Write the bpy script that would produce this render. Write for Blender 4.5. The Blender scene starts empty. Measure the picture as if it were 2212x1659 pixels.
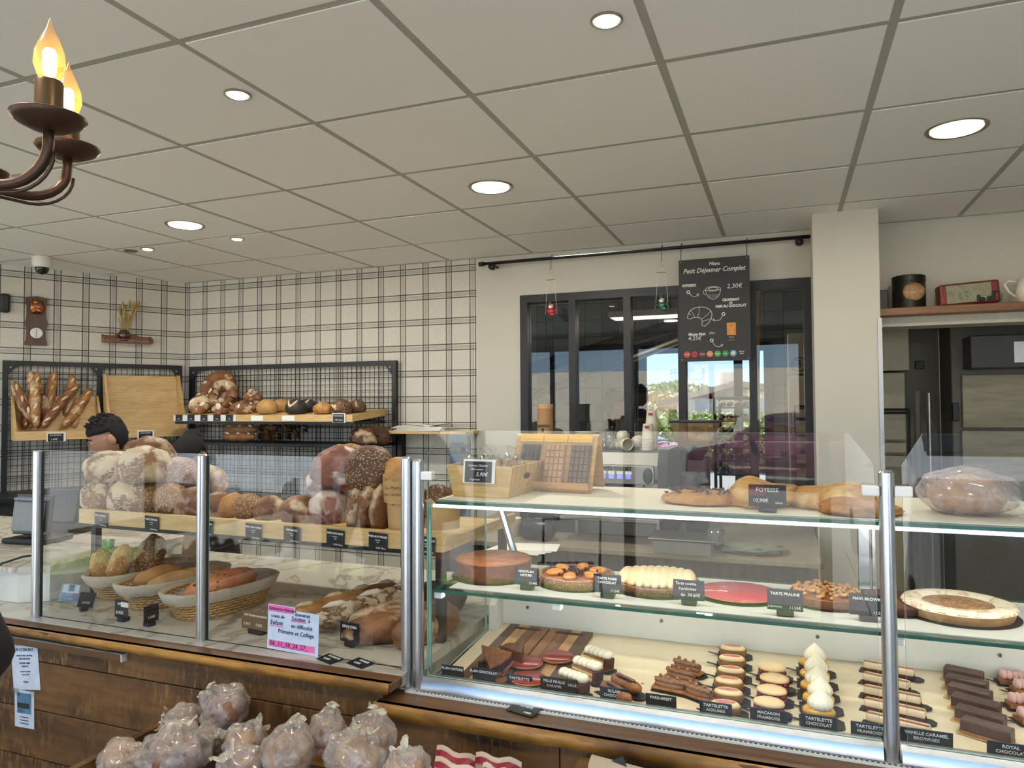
import bpy, bmesh, math, random
from mathutils import Vector, Matrix, noise, Euler
random.seed(7)
S = bpy.context.scene
COL = S.collection
PI = math.pi
# ------------------------------------------------------------------ camera
F0 = 1542.769; YAW, PIT, ROL = -.364722, .0298106, -.0059371
def cam_axes():
    cy, sy, cp, sp = math.cos(YAW), math.sin(YAW), math.cos(PIT), math.sin(PIT)
    f = Vector((sy*cp, cy*cp, sp)); r0 = Vector((cy, -sy, 0)); u0 = r0.cross(f)
    return math.cos(ROL)*r0+math.sin(ROL)*u0, -math.sin(ROL)*r0+math.cos(ROL)*u0, f
CR, CU, CF = cam_axes(); CP = Vector((0, 0, 1.6))
cd = bpy.data.cameras.new('camera'); cam = bpy.data.objects.new('camera', cd); COL.objects.link(cam)
cd.sensor_fit = 'HORIZONTAL'; cd.sensor_width = 36; cd.lens = F0/2212*36; cd.clip_start = .02; cd.clip_end = 300
m = Matrix((CR, CU, -CF)).transposed().to_4x4(); m.translation = CP; cam.matrix_world = m
S.camera = cam
# a pixel of the photograph turned into a point on a plane of known depth or height
def ray(px, py): return CF+CR*((px-1106)/F0)-CU*((py-829.5)/F0)
def onY(px, py, Y): d = ray(px, py); return CP+d*(Y/d.y)
def onZ(px, py, Z): d = ray(px, py); return CP+d*((Z-1.6)/d.z)
def onX(px, py, X): d = ray(px, py); return CP+d*(X/d.x)
# ------------------------------------------------------------------ light
W = bpy.data.worlds.new('sky'); S.world = W; W.use_nodes = True
nt = W.node_tree; bg = nt.nodes['Background']
sk = nt.nodes.new('ShaderNodeTexSky'); sk.sky_type = 'HOSEK_WILKIE'; sk.turbidity = 2.6; sk.ground_albedo = .4
sk.sun_direction = Vector((-.5, .42, .76)).normalized()
nt.links.new(sk.outputs[0], bg.inputs[0]); bg.inputs[1].default_value = 9.0
def light(name, kind, loc, energy, color=(1, 1, 1), size=.1, aim=None, shape='DISK', spot=None):
    l = bpy.data.lights.new(name, kind); l.energy = energy; l.color = color
    o = bpy.data.objects.new(name, l); COL.objects.link(o); o.location = loc
    if kind == 'AREA': l.shape = shape; l.size = size if not isinstance(size, tuple) else size[0]
    if kind == 'AREA' and isinstance(size, tuple): l.size_y = size[1]
    if kind in ('POINT', 'SPOT'): l.shadow_soft_size = size
    if spot: l.spot_size, l.spot_blend = spot
    if aim is not None: o.rotation_euler = (Vector(aim)-Vector(loc)).to_track_quat('-Z', 'Y').to_euler()
    return o
sun = light('sun', 'SUN', (6, -8, 12), 30.0, (1, .98, .94)); sun.data.angle = .01
sun.rotation_euler = Vector((.5, -.42, -.76)).to_track_quat('-Z', 'Y').to_euler()
pt = light('portal_shopfront', 'AREA', (-1.65, -.90, 1.2), 1, size=(9.6, 2.4), aim=(-2.0, 0, 1.2), shape='RECTANGLE')
pt.data.cycles.is_portal = True
S.view_settings.view_transform = 'Standard'; S.view_settings.look = 'None'
S.view_settings.exposure = 0.42; S.view_settings.gamma = 1; S.view_settings.use_curve_mapping = False
cy = S.cycles
cy.max_bounces = 7; cy.diffuse_bounces = 4; cy.glossy_bounces = 3; cy.transmission_bounces = 3
cy.transparent_max_bounces = 22; cy.caustics_reflective = False; cy.caustics_refractive = False
cy.sample_clamp_indirect = 4; cy.use_denoising = True
# ------------------------------------------------------------------ materials
MT = {}
def lin(c):
    return tuple(((x/255)/12.92 if x/255 <= .04045 else ((x/255+.055)/1.055)**2.4) for x in c)+(1,)
class N:
    def __init__(s, name):
        s.m = bpy.data.materials.new(name); s.m.use_nodes = True; s.t = s.m.node_tree
        s.b = s.t.nodes['Principled BSDF']; s.out = s.t.nodes['Material Output']
    def n(s, typ, **k):
        q = s.t.nodes.new('ShaderNode'+typ)
        for a, v in k.items():
            if a.startswith('i_'):
                key = a[2:]; key = int(key) if key.isdigit() else key.replace('_', ' ')
                if hasattr(v, 'bl_idname') or isinstance(v, bpy.types.NodeSocket): s.t.links.new(v, q.inputs[key])
                else: q.inputs[key].default_value = v
            else: setattr(q, a, v)
        return q
    def l(s, a, b): s.t.links.new(a, b)
    def coords(s, rnd=True, scale=(1, 1, 1)):
        tc = s.n('TexCoord'); v = tc.outputs['Object']
        if rnd:
            oi = s.n('ObjectInfo'); mu = s.n('Math', operation='MULTIPLY', i_0=oi.outputs['Random'], i_1=37.0)
            ad = s.n('VectorMath', operation='ADD', i_0=v, i_1=mu.outputs[0]); v = ad.outputs[0]
        if scale != (1, 1, 1):
            v = s.n('VectorMath', operation='MULTIPLY', i_0=v, i_1=scale).outputs[0]
        return v
    def ramp(s, fac, stops, interp='LINEAR'):
        r = s.n('ValToRGB'); r.color_ramp.interpolation = interp; e = r.color_ramp.elements
        while len(e) < len(stops): e.new(.5)
        for i, (p, c) in enumerate(stops): e[i].position = p; e[i].color = c if len(c) == 4 else tuple(c)+(1,)
        s.l(fac, r.inputs[0]); return r.outputs[0]
    def mix(s, fac, a, b, bt='MIX'):
        q = s.n('Mix', data_type='RGBA', blend_type=bt)
        for k, v in ((0, fac), (6, a), (7, b)):
            if isinstance(v, bpy.types.NodeSocket): s.l(v, q.inputs[k])
            else: q.inputs[k].default_value = v
        return q.outputs[2]
    def noise(s, v, scale, detail=4, rough=.55, dist=0):
        q = s.n('TexNoise'); s.l(v, q.inputs['Vector']); q.inputs['Scale'].default_value = scale
        q.inputs['Detail'].default_value = detail; q.inputs['Roughness'].default_value = rough; q.inputs['Distortion'].default_value = dist
        return q.outputs[0]
    def bump(s, h, strength=.3, dist=.002):
        q = s.n('Bump'); q.inputs['Strength'].default_value = strength; q.inputs['Distance'].default_value = dist
        s.l(h, q.inputs['Height']); s.l(q.outputs[0], s.b.inputs['Normal'])
G = lambda v: (v, v, v, 1)
def flat(name, rgb, rough=.55, metal=0, var=.08, scale=30, bump=0, coat=0, emis=None, spec=None):
    if name in MT: return MT[name]
    q = N(name); c = lin(rgb); v = q.coords()
    nz = q.noise(v, scale)
    lo = tuple(x*(1-var) for x in c[:3])+(1,); hi = tuple(min(1, x*(1+var)) for x in c[:3])+(1,)
    q.l(q.ramp(nz, [(.3, lo), (.7, hi)]), q.b.inputs['Base Color'])
    q.b.inputs['Roughness'].default_value = rough; q.b.inputs['Metallic'].default_value = metal
    if coat: q.b.inputs['Coat Weight'].default_value = coat
    if spec is not None: q.b.inputs['Specular IOR Level'].default_value = spec
    if bump: q.bump(nz, bump)
    if emis:
        q.b.inputs['Emission Color'].default_value = lin(emis[0]); q.b.inputs['Emission Strength'].default_value = emis[1]
    MT[name] = q.m; return q.m
def wood(name, c1, c2, scale=1.0, axis='X', rough=.5, rings=1.0, bump=.15, dark=None, saw=0):
    if name in MT: return MT[name]
    q = N(name); st = {'X': (.12, 1, 1), 'Y': (1, .12, 1), 'Z': (1, 1, .12)}[axis]
    v = q.coords(True, st)
    n1 = q.noise(v, 14*scale, 5, .6, .8); n2 = q.noise(v, 90*scale, 3, .6)
    w = q.n('TexWave', wave_type='BANDS', bands_direction={'X': 'Y', 'Y': 'X', 'Z': 'X'}[axis]); q.l(v, w.inputs['Vector'])
    w.inputs['Scale'].default_value = 9*scale*rings; w.inputs['Distortion'].default_value = 7; w.inputs['Detail'].default_value = 3; w.inputs['Detail Scale'].default_value = 1.2
    a = q.ramp(n1, [(.3, lin(c1)), (.7, lin(c2))])
    b = q.mix(.35, a, q.ramp(w.outputs[0], [(.2, lin(c1)), (.8, lin(c2))]))
    b = q.mix(.25, b, q.ramp(n2, [(.35, G(.15)), (.6, G(1))]), 'MULTIPLY')
    if dark:
        n3 = q.noise(q.coords(True), 5, 3, .6, .5)
        b = q.mix(q.ramp(n3, [(.45, G(0)), (.7, G(1))]), b, lin(dark))
    if saw:
        vs = q.coords(True, {'X': (1, .05, .22), 'Y': (.05, 1, .06), 'Z': (.05, .05, 1)}[axis])
        n4 = q.noise(vs, 75, 3, .75); m4 = q.noise(q.coords(True), 5, 3)
        b = q.mix(q.mix(1.0, q.ramp(n4, [(.5, G(0)), (.66, G(saw))]), q.ramp(m4, [(.42, G(.08)), (.62, G(1))]), 'MULTIPLY'), b, lin((190, 142, 80)))
    q.l(b, q.b.inputs['Base Color']); q.b.inputs['Roughness'].default_value = rough
    q.bump(n1 if not saw else n4, bump, .003)
    MT[name] = q.m; return q.m
def crust(name, base, light_, flour=None, amt=.5, crack=0, seed=None, scale=1.0, rough=.55, gloss=0, cs=18):
    """baked crust: browned noise, optional flour cover broken by cracks, optional seeds"""
    if name in MT: return MT[name]
    q = N(name); v = q.coords()
    n1 = q.noise(v, 12*scale, 5, .65, .3); n2 = q.noise(v, 60*scale, 4, .7)
    c = q.ramp(n1, [(.32, lin(base)), (.66, lin(light_))])
    c = q.mix(.3, c, q.ramp(n2, [(.3, G(.35)), (.65, G(1))]), 'MULTIPLY')
    h = n1
    if flour:
        n3 = q.noise(v, 7*scale, 3, .6, .4); msk = q.ramp(n3, [(max(0, .62-amt*.35), G(0)), (.72-amt*.3, G(.92))])
        if crack:
            wv = q.n('VectorMath', operation='ADD', i_0=v, i_1=q.n('VectorMath', operation='SCALE', i_0=q.n('TexNoise', i_Scale=14.0).outputs[1], i_Scale=.05).outputs[0]).outputs[0]
            vo = q.n('TexVoronoi', feature='DISTANCE_TO_EDGE'); q.l(wv, vo.inputs['Vector']); vo.inputs['Scale'].default_value = cs
            cr = q.ramp(vo.outputs[0], [(.02, G(0)), (.02+crack, G(1))])
            msk = q.mix(1.0, msk, cr, 'MULTIPLY')
            h = cr
        c = q.mix(msk, c, lin(flour))
    if seed:
        vo2 = q.n('TexVoronoi'); q.l(v, vo2.inputs['Vector']); vo2.inputs['Scale'].default_value = seed[1]
        sm = q.ramp(vo2.outputs[0], [(seed[2], G(1)), (seed[2]+.08, G(0))])
        c = q.mix(sm, c, lin(seed[0])); h = sm
    q.l(c, q.b.inputs['Base Color']); q.b.inputs['Roughness'].default_value = rough
    if gloss: q.b.inputs['Coat Weight'].default_value = gloss; q.b.inputs['Coat Roughness'].default_value = .2
    q.bump(h, .6, .004)
    MT[name] = q.m; return q.m
def glassm(name, tint=(.985, .992, .985), refl=.034, haze=0.0, rough=0.0, hazec=(.8, .8, .8)):
    """clear sheet glass: each face passes light and reflects by its angle"""
    if name in MT: return MT[name]
    q = N(name); q.t.nodes.remove(q.b)
    tr = q.n('BsdfTransparent'); tr.inputs[0].default_value = tint+(1,)
    gl = q.n('BsdfGlossy'); gl.inputs['Roughness'].default_value = rough
    lw = q.n('LayerWeight'); lw.inputs[0].default_value = .5
    p = q.n('Math', operation='POWER', i_0=lw.outputs['Facing'], i_1=5.0)
    a = q.n('Math', operation='MULTIPLY_ADD', i_0=p.outputs[0], i_1=1-refl, i_2=refl)
    mx = q.n('MixShader'); q.l(a.outputs[0], mx.inputs[0]); q.l(tr.outputs[0], mx.inputs[1]); q.l(gl.outputs[0], mx.inputs[2]); o = mx.outputs[0]
    if haze:
        df = q.n('BsdfDiffuse'); df.inputs[0].default_value = hazec+(1,)
        m2 = q.n('MixShader'); q.l(o, m2.inputs[1]); q.l(df.outputs[0], m2.inputs[2])
        nz = q.noise(q.coords(), 22, 4, .65, 1.5)
        hz = q.n('MapRange', i_0=nz, i_1=.35, i_2=.75, i_3=haze*.5, i_4=haze*1.8)
        q.l(hz.outputs[0], m2.inputs[0]); o = m2.outputs[0]
    q.l(o, q.out.inputs[0]); MT[name] = q.m; return q.m
def metal(name, rgb, rough=.3): return flat(name, rgb, rough, 1, .04, 60)
M_paint = flat('wall_paint', (204, 200, 186), .8, var=.02, scale=4)
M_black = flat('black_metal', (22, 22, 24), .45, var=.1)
M_card = flat('black_card', (24, 25, 29), .5, var=.05)
M_white = flat('white_print', (240, 238, 230), .6, var=.02)
M_alu = metal('brushed_aluminium', (205, 208, 212), .28)
M_steel = metal('stainless_steel', (158, 156, 150), .32)
M_glass = glassm('clear_glass'); M_edge = flat('glass_edge', (150, 196, 180), .25, var=.1)
M_edged = flat('glass_edge_green', (40, 98, 84), .2, var=.2)
M_wpl = flat('white_enamel', (232, 230, 218), .45, var=.02)
M_oak = wood('pale_oak', (206, 168, 108), (226, 192, 134), 1, 'X', .5, bump=.05)
M_oaky = wood('pale_oak_cross', (196, 156, 98), (222, 186, 128), 1, 'Y', .5, bump=.05)
M_rust = wood('stained_pine', (76, 50, 26), (140, 98, 52), .7, 'X', .6, rings=.4, bump=.3, dark=(58, 38, 22), saw=.6)
M_ledge = wood('ledge_top', (84, 54, 28), (128, 88, 48), .8, 'X', .45, bump=.2)
M_gold = wood('ledge_golden_edge', (116, 72, 26), (206, 150, 66), 2.2, 'X', .45, rings=.7, bump=.5, dark=(84, 52, 24))
M_plast = flat('black_plastic', (20, 20, 22), .35, var=.1)
M_rubber = flat('dark_gasket', (34, 36, 40), .6)
M_paper = flat('paper', (232, 230, 220), .8, var=.03)
M_choc = flat('dark_chocolate', (62, 40, 32), .4, var=.15, coat=.2)
M_grey = flat('grey_panel', (120, 120, 112), .5)
# ------------------------------------------------------------------ mesh helpers
class B:
    def __init__(s): s.v = []; s.f = []; s.mi = []; s.cur = 0
    def add(s, vs, fs):
        o = len(s.v); s.v += [Vector(p) for p in vs]
        for f in fs: s.f.append(tuple(i+o for i in f)); s.mi.append(s.cur)
        return o
    def box(s, lo, hi, rot=None, about=None, bev=0):
        x0, y0, z0 = lo; x1, y1, z1 = hi
        if bev:
            b = min(bev, (x1-x0)*.45, (y1-y0)*.45, (z1-z0)*.45); c = Vector(((x0+x1)/2, (y0+y1)/2, (z0+z1)/2)); h = Vector(((x1-x0)/2, (y1-y0)/2, (z1-z0)/2))
            bm = bmesh.new(); bmesh.ops.create_cube(bm, size=2)
            for q in bm.verts: q.co = Vector((q.co.x*h.x, q.co.y*h.y, q.co.z*h.z))+c
            bmesh.ops.bevel(bm, geom=bm.edges[:], offset=b, segments=2, affect='EDGES', profile=.5)
            bm.verts.index_update(); vs = [q.co.copy() for q in bm.verts]; fs = [[q.index for q in f.verts] for f in bm.faces]; bm.free()
        else:
            vs = [Vector(p) for p in ((x0, y0, z0), (x1, y0, z0), (x1, y1, z0), (x0, y1, z0), (x0, y0, z1), (x1, y0, z1), (x1, y1, z1), (x0, y1, z1))]
            fs = [(0, 3, 2, 1), (4, 5, 6, 7), (0, 1, 5, 4), (1, 2, 6, 5), (2, 3, 7, 6), (3, 0, 4, 7)]
        if rot is not None:
            a = Vector(about) if about is not None else Vector(((x0+x1)/2, (y0+y1)/2, (z0+z1)/2)); R = Euler(rot).to_matrix()
            vs = [a+R@(p-a) for p in vs]
        s.add(vs, fs); return s
    def tube(s, pts, r, seg=8, cap=True):
        pts = [Vector(p) for p in pts]; n = len(pts); rs = r if isinstance(r, (list, tuple)) else [r]*n
        up = None; rings = []
        for i, p in enumerate(pts):
            t = (pts[min(i+1, n-1)]-pts[max(i-1, 0)]).normalized()
            if up is None: up = t.orthogonal().normalized()
            else:
                up = (up-t*up.dot(t)); up = up.normalized() if up.length > 1e-6 else t.orthogonal().normalized()
            w = t.cross(up)
            rings.append([p+(up*math.cos(2*PI*k/seg)+w*math.sin(2*PI*k/seg))*rs[i] for k in range(seg)])
        vs = [q for g in rings for q in g]
        fs = [(i*seg+k, i*seg+(k+1) % seg, (i+1)*seg+(k+1) % seg, (i+1)*seg+k) for i in range(n-1) for k in range(seg)]
        if cap: fs += [tuple(range(seg-1, -1, -1)), tuple((n-1)*seg+k for k in range(seg))]
        s.add(vs, fs); return s
    def lathe(s, prof, c=(0, 0, 0), seg=24, sx=1, sy=1, rot=None, wob=None, cap=True):
        c = Vector(c); vs = []; n = len(prof); R = Euler(rot).to_matrix() if rot else None
        for i, (r, z) in enumerate(prof):
            for k in range(seg):
                a = 2*PI*k/seg; rr = max(r, .0001)*(wob(a, i) if wob else 1)
                p = Vector((rr*math.cos(a)*sx, rr*math.sin(a)*sy, z)); vs.append(c+(R@p if R else p))
        fs = [(i*seg+k, i*seg+(k+1) % seg, (i+1)*seg+(k+1) % seg, (i+1)*seg+k) for i in range(n-1) for k in range(seg)]
        if cap: fs += [tuple(range(seg-1, -1, -1)), tuple((n-1)*seg+k for k in range(seg))]
        s.add(vs, fs); return s
    def prism(s, poly, y0, y1, axis='Y'):
        n = len(poly)
        P = (lambda a, b, d: (a, d, b)) if axis == 'Y' else (lambda a, b, d: (d, a, b)) if axis == 'X' else (lambda a, b, d: (a, b, d))
        vs = [P(a, b, y0) for a, b in poly]+[P(a, b, y1) for a, b in poly]
        fs = [tuple(range(n)), tuple(range(2*n-1, n-1, -1))]+[(i, (i+1) % n, n+(i+1) % n, n+i) for i in range(n)]
        s.add(vs, fs); return s
    def blob(s, c, r, nz=.1, ns=3.0, seg=16, seed=0, flat_=None, rot=None, fn=None):
        """lumpy ellipsoid; flat_: height share under which it is cut flat"""
        c = Vector(c); R = Euler(rot).to_matrix() if rot else Matrix.Identity(3); ring = seg//2+2; vs = []
        for i in range(ring+1):
            th = PI*i/ring
            for k in range(seg):
                ph = 2*PI*k/seg; d = Vector((math.sin(th)*math.cos(ph), math.sin(th)*math.sin(ph), math.cos(th)))
                q = 1+nz*noise.noise(d*ns+Vector((seed*7.3, seed*1.7, 0)))
                if fn: q *= fn(d)
                p = Vector((d.x*r[0], d.y*r[1], d.z*r[2]))*q
                if flat_ is not None: p.z = max(p.z, -r[2]*flat_)
                vs.append(c+R@p)
        fs = [(i*seg+k, (i+1)*seg+k, (i+1)*seg+(k+1) % seg, i*seg+(k+1) % seg) for i in range(ring) for k in range(seg)]
        s.add(vs, fs); return s
    def obj(s, name, mats, parent=None, smooth=False, loc=None, flip=False, ang=None, tri=False):
        me = bpy.data.meshes.new(name); me.from_pydata(s.v, [], s.f)
        mats = mats if isinstance(mats, (list, tuple)) else [mats]
        for q in mats: me.materials.append(q)
        if len(mats) > 1: me.polygons.foreach_set('material_index', s.mi)
        bm = bmesh.new(); bm.from_mesh(me); bmesh.ops.remove_doubles(bm, verts=bm.verts, dist=1e-6); bmesh.ops.recalc_face_normals(bm, faces=bm.faces); bm.to_mesh(me); bm.free()
        if smooth:
            me.polygons.foreach_set('use_smooth', [True]*len(me.polygons))
            if ang: me.set_sharp_from_angle(angle=ang)
        me.update(); o = bpy.data.objects.new(name, me); COL.objects.link(o)
        if parent: o.parent = parent
        if loc is not None: o.location = loc
        return o
SM = .7
def tag(o, label, cat, group=None, kind=None):
    if label: o['label'] = label
    if cat: o['category'] = cat
    if group: o['group'] = group
    if kind: o['kind'] = kind
    return o
def thing(name, label, cat, loc=(0, 0, 0), rz=0, group=None, rot=None):
    o = bpy.data.objects.new(name, None); COL.objects.link(o); o.location = loc
    o.rotation_euler = rot if rot else (0, 0, rz); o.empty_display_size = .05
    return tag(o, label, cat, group)
def struct(o): o['kind'] = 'structure'; return o
def part_label(o, l): o['label'] = l; return o
def copy_tree(o, loc=None, rot=None, label=None, group=None, parent=None):
    c = o.copy(); COL.objects.link(c)
    if parent is not None: c.parent = parent
    if loc is not None: c.location = loc
    if rot is not None: c.rotation_euler = rot
    if label: c['label'] = label
    if group: c['group'] = group
    for ch in list(o.children):
        d = copy_tree(ch, parent=c); d.matrix_parent_inverse = ch.matrix_parent_inverse.copy()
    return c
def text(s, size, parent, loc, mat=None, name='lettering', align='LEFT', rot=(PI/2, 0, 0), shear=0, bold=0, sx=1, ext=.0004):
    c = bpy.data.curves.new('t', 'FONT'); c.body = s; c.size = size; c.align_x = align; c.align_y = 'CENTER'; c.shear = shear; c.offset = bold; c.extrude = ext; c.resolution_u = 2
    t = bpy.data.objects.new('t', c); me = bpy.data.meshes.new_from_object(t); me.name = name; bpy.data.objects.remove(t); bpy.data.curves.remove(c)
    me.materials.clear(); me.materials.append(mat or M_white)
    R = Euler(rot).to_matrix().to_4x4(); me.transform(R@Matrix.Diagonal((sx, 1, 1, 1)))
    o = bpy.data.objects.new(name, me); COL.objects.link(o); o.location = loc
    if parent: o.parent = parent
    return o
# ------------------------------------------------------------------ room shell
YB = 4.38; H = 2.594; LYF = 8.3
LA = Vector((-4.432, YB)); LD = Vector((-.47564, -.87964)); LN = Vector((.87964, -.47564))   # left wall: corner, direction, inward normal
LROT = math.atan2(-LD.y, -LD.x)      # local +X runs along the left wall toward the corner
def leftw(a, off, z): p = LA+LD*a+LN*off; return Vector((p.x, p.y, z))
def plaid(name='plaid_wallpaper'):
    q = N(name); tc = q.n('TexCoord'); sp = q.n('SeparateXYZ', i_0=tc.outputs['Object'])
    def lines(sock, ph):
        f = q.n('Math', operation='MULTIPLY_ADD', i_0=sock, i_1=1/.1775, i_2=ph); f = q.n('Math', operation='FRACT', i_0=f.outputs[0])
        g = lambda c, w: q.n('Math', operation='LESS_THAN', i_0=q.n('Math', operation='ABSOLUTE', i_0=q.n('Math', operation='SUBTRACT', i_0=f.outputs[0], i_1=c).outputs[0]).outputs[0], i_1=w).outputs[0]
        dk = q.n('Math', operation='ADD', i_0=g(.39, .021), i_1=g(.61, .021)).outputs[0]
        lt = q.n('Math', operation='ADD', i_0=q.n('Math', operation='ADD', i_0=g(.462, .010), i_1=g(.538, .010)).outputs[0], i_1=g(.50, .008)).outputs[0]
        return dk, lt
    dx, lx = lines(sp.outputs[0], 8.5); dz, lz = lines(sp.outputs[2], .24)
    w = q.noise(q.coords(False, (1, 1, .15)), 260, 2); base = q.ramp(w, [(.3, lin((202, 197, 184))), (.7, lin((219, 214, 201)))])
    mx = lambda a, b: q.n('Math', operation='MAXIMUM', i_0=a, i_1=b).outputs[0]
    ov = q.n('Math', operation='MULTIPLY', i_0=mx(dx, lx), i_1=mx(dz, lz)).outputs[0]
    c = q.mix(q.n('Math', operation='MULTIPLY', i_0=mx(lx, lz), i_1=.6).outputs[0], base, lin((74, 72, 72)))
    c = q.mix(q.n('Math', operation='MULTIPLY', i_0=mx(dx, dz), i_1=.85).outputs[0], c, lin((48, 46, 48)))
    c = q.mix(q.n('Math', operation='MULTIPLY', i_0=ov, i_1=.6).outputs[0], c, lin((24, 22, 24)))
    q.l(c, q.b.inputs['Base Color']); q.b.inputs['Roughness'].default_value = .85; q.bump(w, .2, .001); return q.m
M_plaid = plaid()
def floor_mat():
    q = N('floor_tiles'); br = q.n('TexBrick', offset=0); q.l(q.coords(False), br.inputs[0]); br.inputs['Scale'].default_value = 1
    br.inputs['Brick Width'].default_value = .45; br.inputs['Row Height'].default_value = .45; br.inputs['Mortar Size'].default_value = .004
    br.inputs['Color1'].default_value = lin((186, 182, 174)); br.inputs['Color2'].default_value = lin((194, 190, 182)); br.inputs['Mortar'].default_value = lin((120, 118, 112))
    q.l(br.outputs[0], q.b.inputs['Base Color']); q.b.inputs['Roughness'].default_value = .3; return q.m
struct(B().box((-6.6, -1.0, -.05), (3.3, LYF, 0)).obj('floor', floor_mat()))
# ceiling: one slab above, mineral tiles and tee bars under it
M_tile = flat('mineral_tile', (248, 247, 242), .9, var=.015, scale=120, bump=.05)
M_tee = flat('tee_bar', (172, 169, 158), .6, var=.02)
ceil = struct(B().box((-6.5, -.92, H+.03), (3.2, YB+.02, H+.08)).obj('ceiling', M_wpl))
TX0, TY0 = -2.12, .8626
gx = [TX0+.6*i for i in range(-7, 10)]; gy = [TY0+.6*j for j in range(-3, 7)]
def inroom(x, y): return (Vector((x, y))-LA).dot(LN) > 0
tl = None
for i in range(len(gx)-1):
    for j in range(len(gy)-1):
        x0, x1, y0, y1 = gx[i]+.012, gx[i+1]-.012, gy[j]+.012, min(gy[j+1]-.012, YB-.002)
        if y1-y0 < .02 or y0 < -1.0 or x1 > 3.2 or x0 < -6.5: continue
        if y1-y0 > .57 and inroom(x0, y1) and inroom(x1, y1) and inroom(x0, y0):
            if tl is None: tl = B().box((0, 0, -.008), (.576, .576, .008)).obj('ceiling_tile', M_tile, ceil, loc=(x0, y0, H+.004))
            else:
                t = tl.copy(); COL.objects.link(t); t.location = (x0, y0, H+.004+random.uniform(-.0015, .0015))
        elif inroom(x1, y0) or inroom(x1, y1):
            B().box((x0, y0, H-.004), (x1, y1, H+.012)).obj('ceiling_tile', M_tile, ceil)
for x in gx:
    B().box((x-.0125, -.92, H-.003), (x+.0125, YB-.001, H+.028)).obj('tee_bar', M_tee, ceil)
for y in gy:
    if y < YB: B().box((-6.5, y-.0125, H-.0025), (3.2, y+.0125, H+.027)).obj('tee_bar', M_tee, ceil)
B().box((-4.43, YB-.02, H-.006), (3.2, YB, H+.004)).obj('edge_trim', M_tee, ceil)
# walls
struct(B().box((-4.6, 0, 0), (-1.925, .1, H+.03)).obj('wall_back', M_plaid, loc=(0, YB, 0)))
bw = B()
bw.box((-1.925, YB, 0), (-1.605, YB+.1, H+.03)).box((-4.6, YB+.1005, H+.02), (3.2, YB+.18, 2.95)).box((-1.605, YB, 2.315), (.157, YB+.1, H+.03)).box((-1.605, YB, 0), (.157, YB+.1, 1.02)).box((.157, YB, 0), (.462, YB+.1, H+.03)).box((.462, YB, 2.04), (3.2, YB+.1, H+.03)).box((1.75, YB, 0), (3.2, YB+.1, 2.04))
struct(bw.obj('wall_partition', M_paint))
lw = B().box((-6.2, -.1, 0), (0, 0, H+.03)).obj('wall_left', M_plaid)
# local x runs to the corner; +y is behind the wall
lw.data.transform(Matrix.Diagonal((1, -1, 1, 1))); lw.data.flip_normals()
lw.location = (LA.x, LA.y, 0); lw.rotation_euler = (0, 0, LROT); struct(lw)
struct(B().box((3.2, -1.0, 0), (3.3, LYF, 2.95)).obj('wall_right', M_paint))
pil = struct(B().box((.148, 4.03, 0), (.458, YB, H)).obj('wall_pillar', M_paint))
struct(B().box((.444, 4.022, 0), (.464, 4.034, 2.03)).obj('trim_1', M_steel))
# shopfront behind the camera
sf = B()
for x in (-6.5, -4.8, -3.1, -1.9, -.9, .2, 1.7, 3.15): sf.box((x-.03, -.98, 0), (x+.03, -.92, 2.42))
sf.box((-6.5, -.98, 2.36), (3.2, -.92, 2.44)).box((-6.5, -.98, 0), (3.2, -.92, .06))
struct(sf.obj('window_1', flat('anthracite_frame', (44, 46, 50), .5)))
struct(B().box((-6.6, -1.02, 2.44), (3.3, -.90, 2.75)).obj('wall_front', M_paint))
#@@SECTION
# ------------------------------------------------------------------ partition window to the bakery room
fr = B()
Zt = 2.315
for x0, x1 in ((-1.605, -1.555), (-1.277, -1.232), (-.925, -.88), (-.595, -.552), (-.19, -.15), (.107, .157)):
    fr.box((x0, YB-.024, 1.0705), (x1, YB+.059, Zt-.0505))
fr.box((-1.605, YB-.025, Zt-.05), (.157, YB+.06, Zt)).box((-1.605, YB-.025, 1.02), (.157, YB+.06, 1.07))
wf = struct(fr.obj('window_2', M_black))
M_tint = glassm('tinted_glass', (.80, .80, .79), .05)
for k, (x0, x1) in enumerate(((-1.555, -1.277), (-1.232, -.925), (-.88, -.595), (-.552, -.19), (-.15, .107))):
    B().box((x0, YB+.015, 1.07), (x1, YB+.022, Zt-.05)).obj('window_pane', M_tint, wf)
# bakery room behind the partition
LY = 8.2
M_lab = flat('lab_paint', (128, 124, 112), .7, var=.05, scale=3)
def tilem(name, a, b, grout, w, off=0):
    q = N(name); br = q.n('TexBrick', offset=off); q.l(q.coords(False), br.inputs[0]); br.inputs['Scale'].default_value = 1
    mp = q.n('CombineXYZ', i_0=q.n('SeparateXYZ', i_0=q.n('TexCoord').outputs['Object']).outputs[0], i_1=q.n('SeparateXYZ', i_0=q.n('TexCoord').outputs['Object']).outputs[2])
    q.l(mp.outputs[0], br.inputs[0])
    br.inputs['Brick Width'].default_value = w; br.inputs['Row Height'].default_value = w; br.inputs['Mortar Size'].default_value = .004
    br.inputs['Color1'].default_value = lin(a); br.inputs['Color2'].default_value = lin(b); br.inputs['Mortar'].default_value = lin(grout)
    q.l(br.outputs[0], q.b.inputs['Base Color']); q.b.inputs['Roughness'].default_value = .25; return q.m
M_ltile = tilem('lab_tiles', (150, 150, 140), (96, 108, 116), (60, 60, 58), .2)
wl = B()   # far wall with the opening to the street
OX0, OX1, OZ1 = onY(1388, 900, LY).x, onY(1668, 900, LY).x, onY(1500, 752, LY).z
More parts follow.
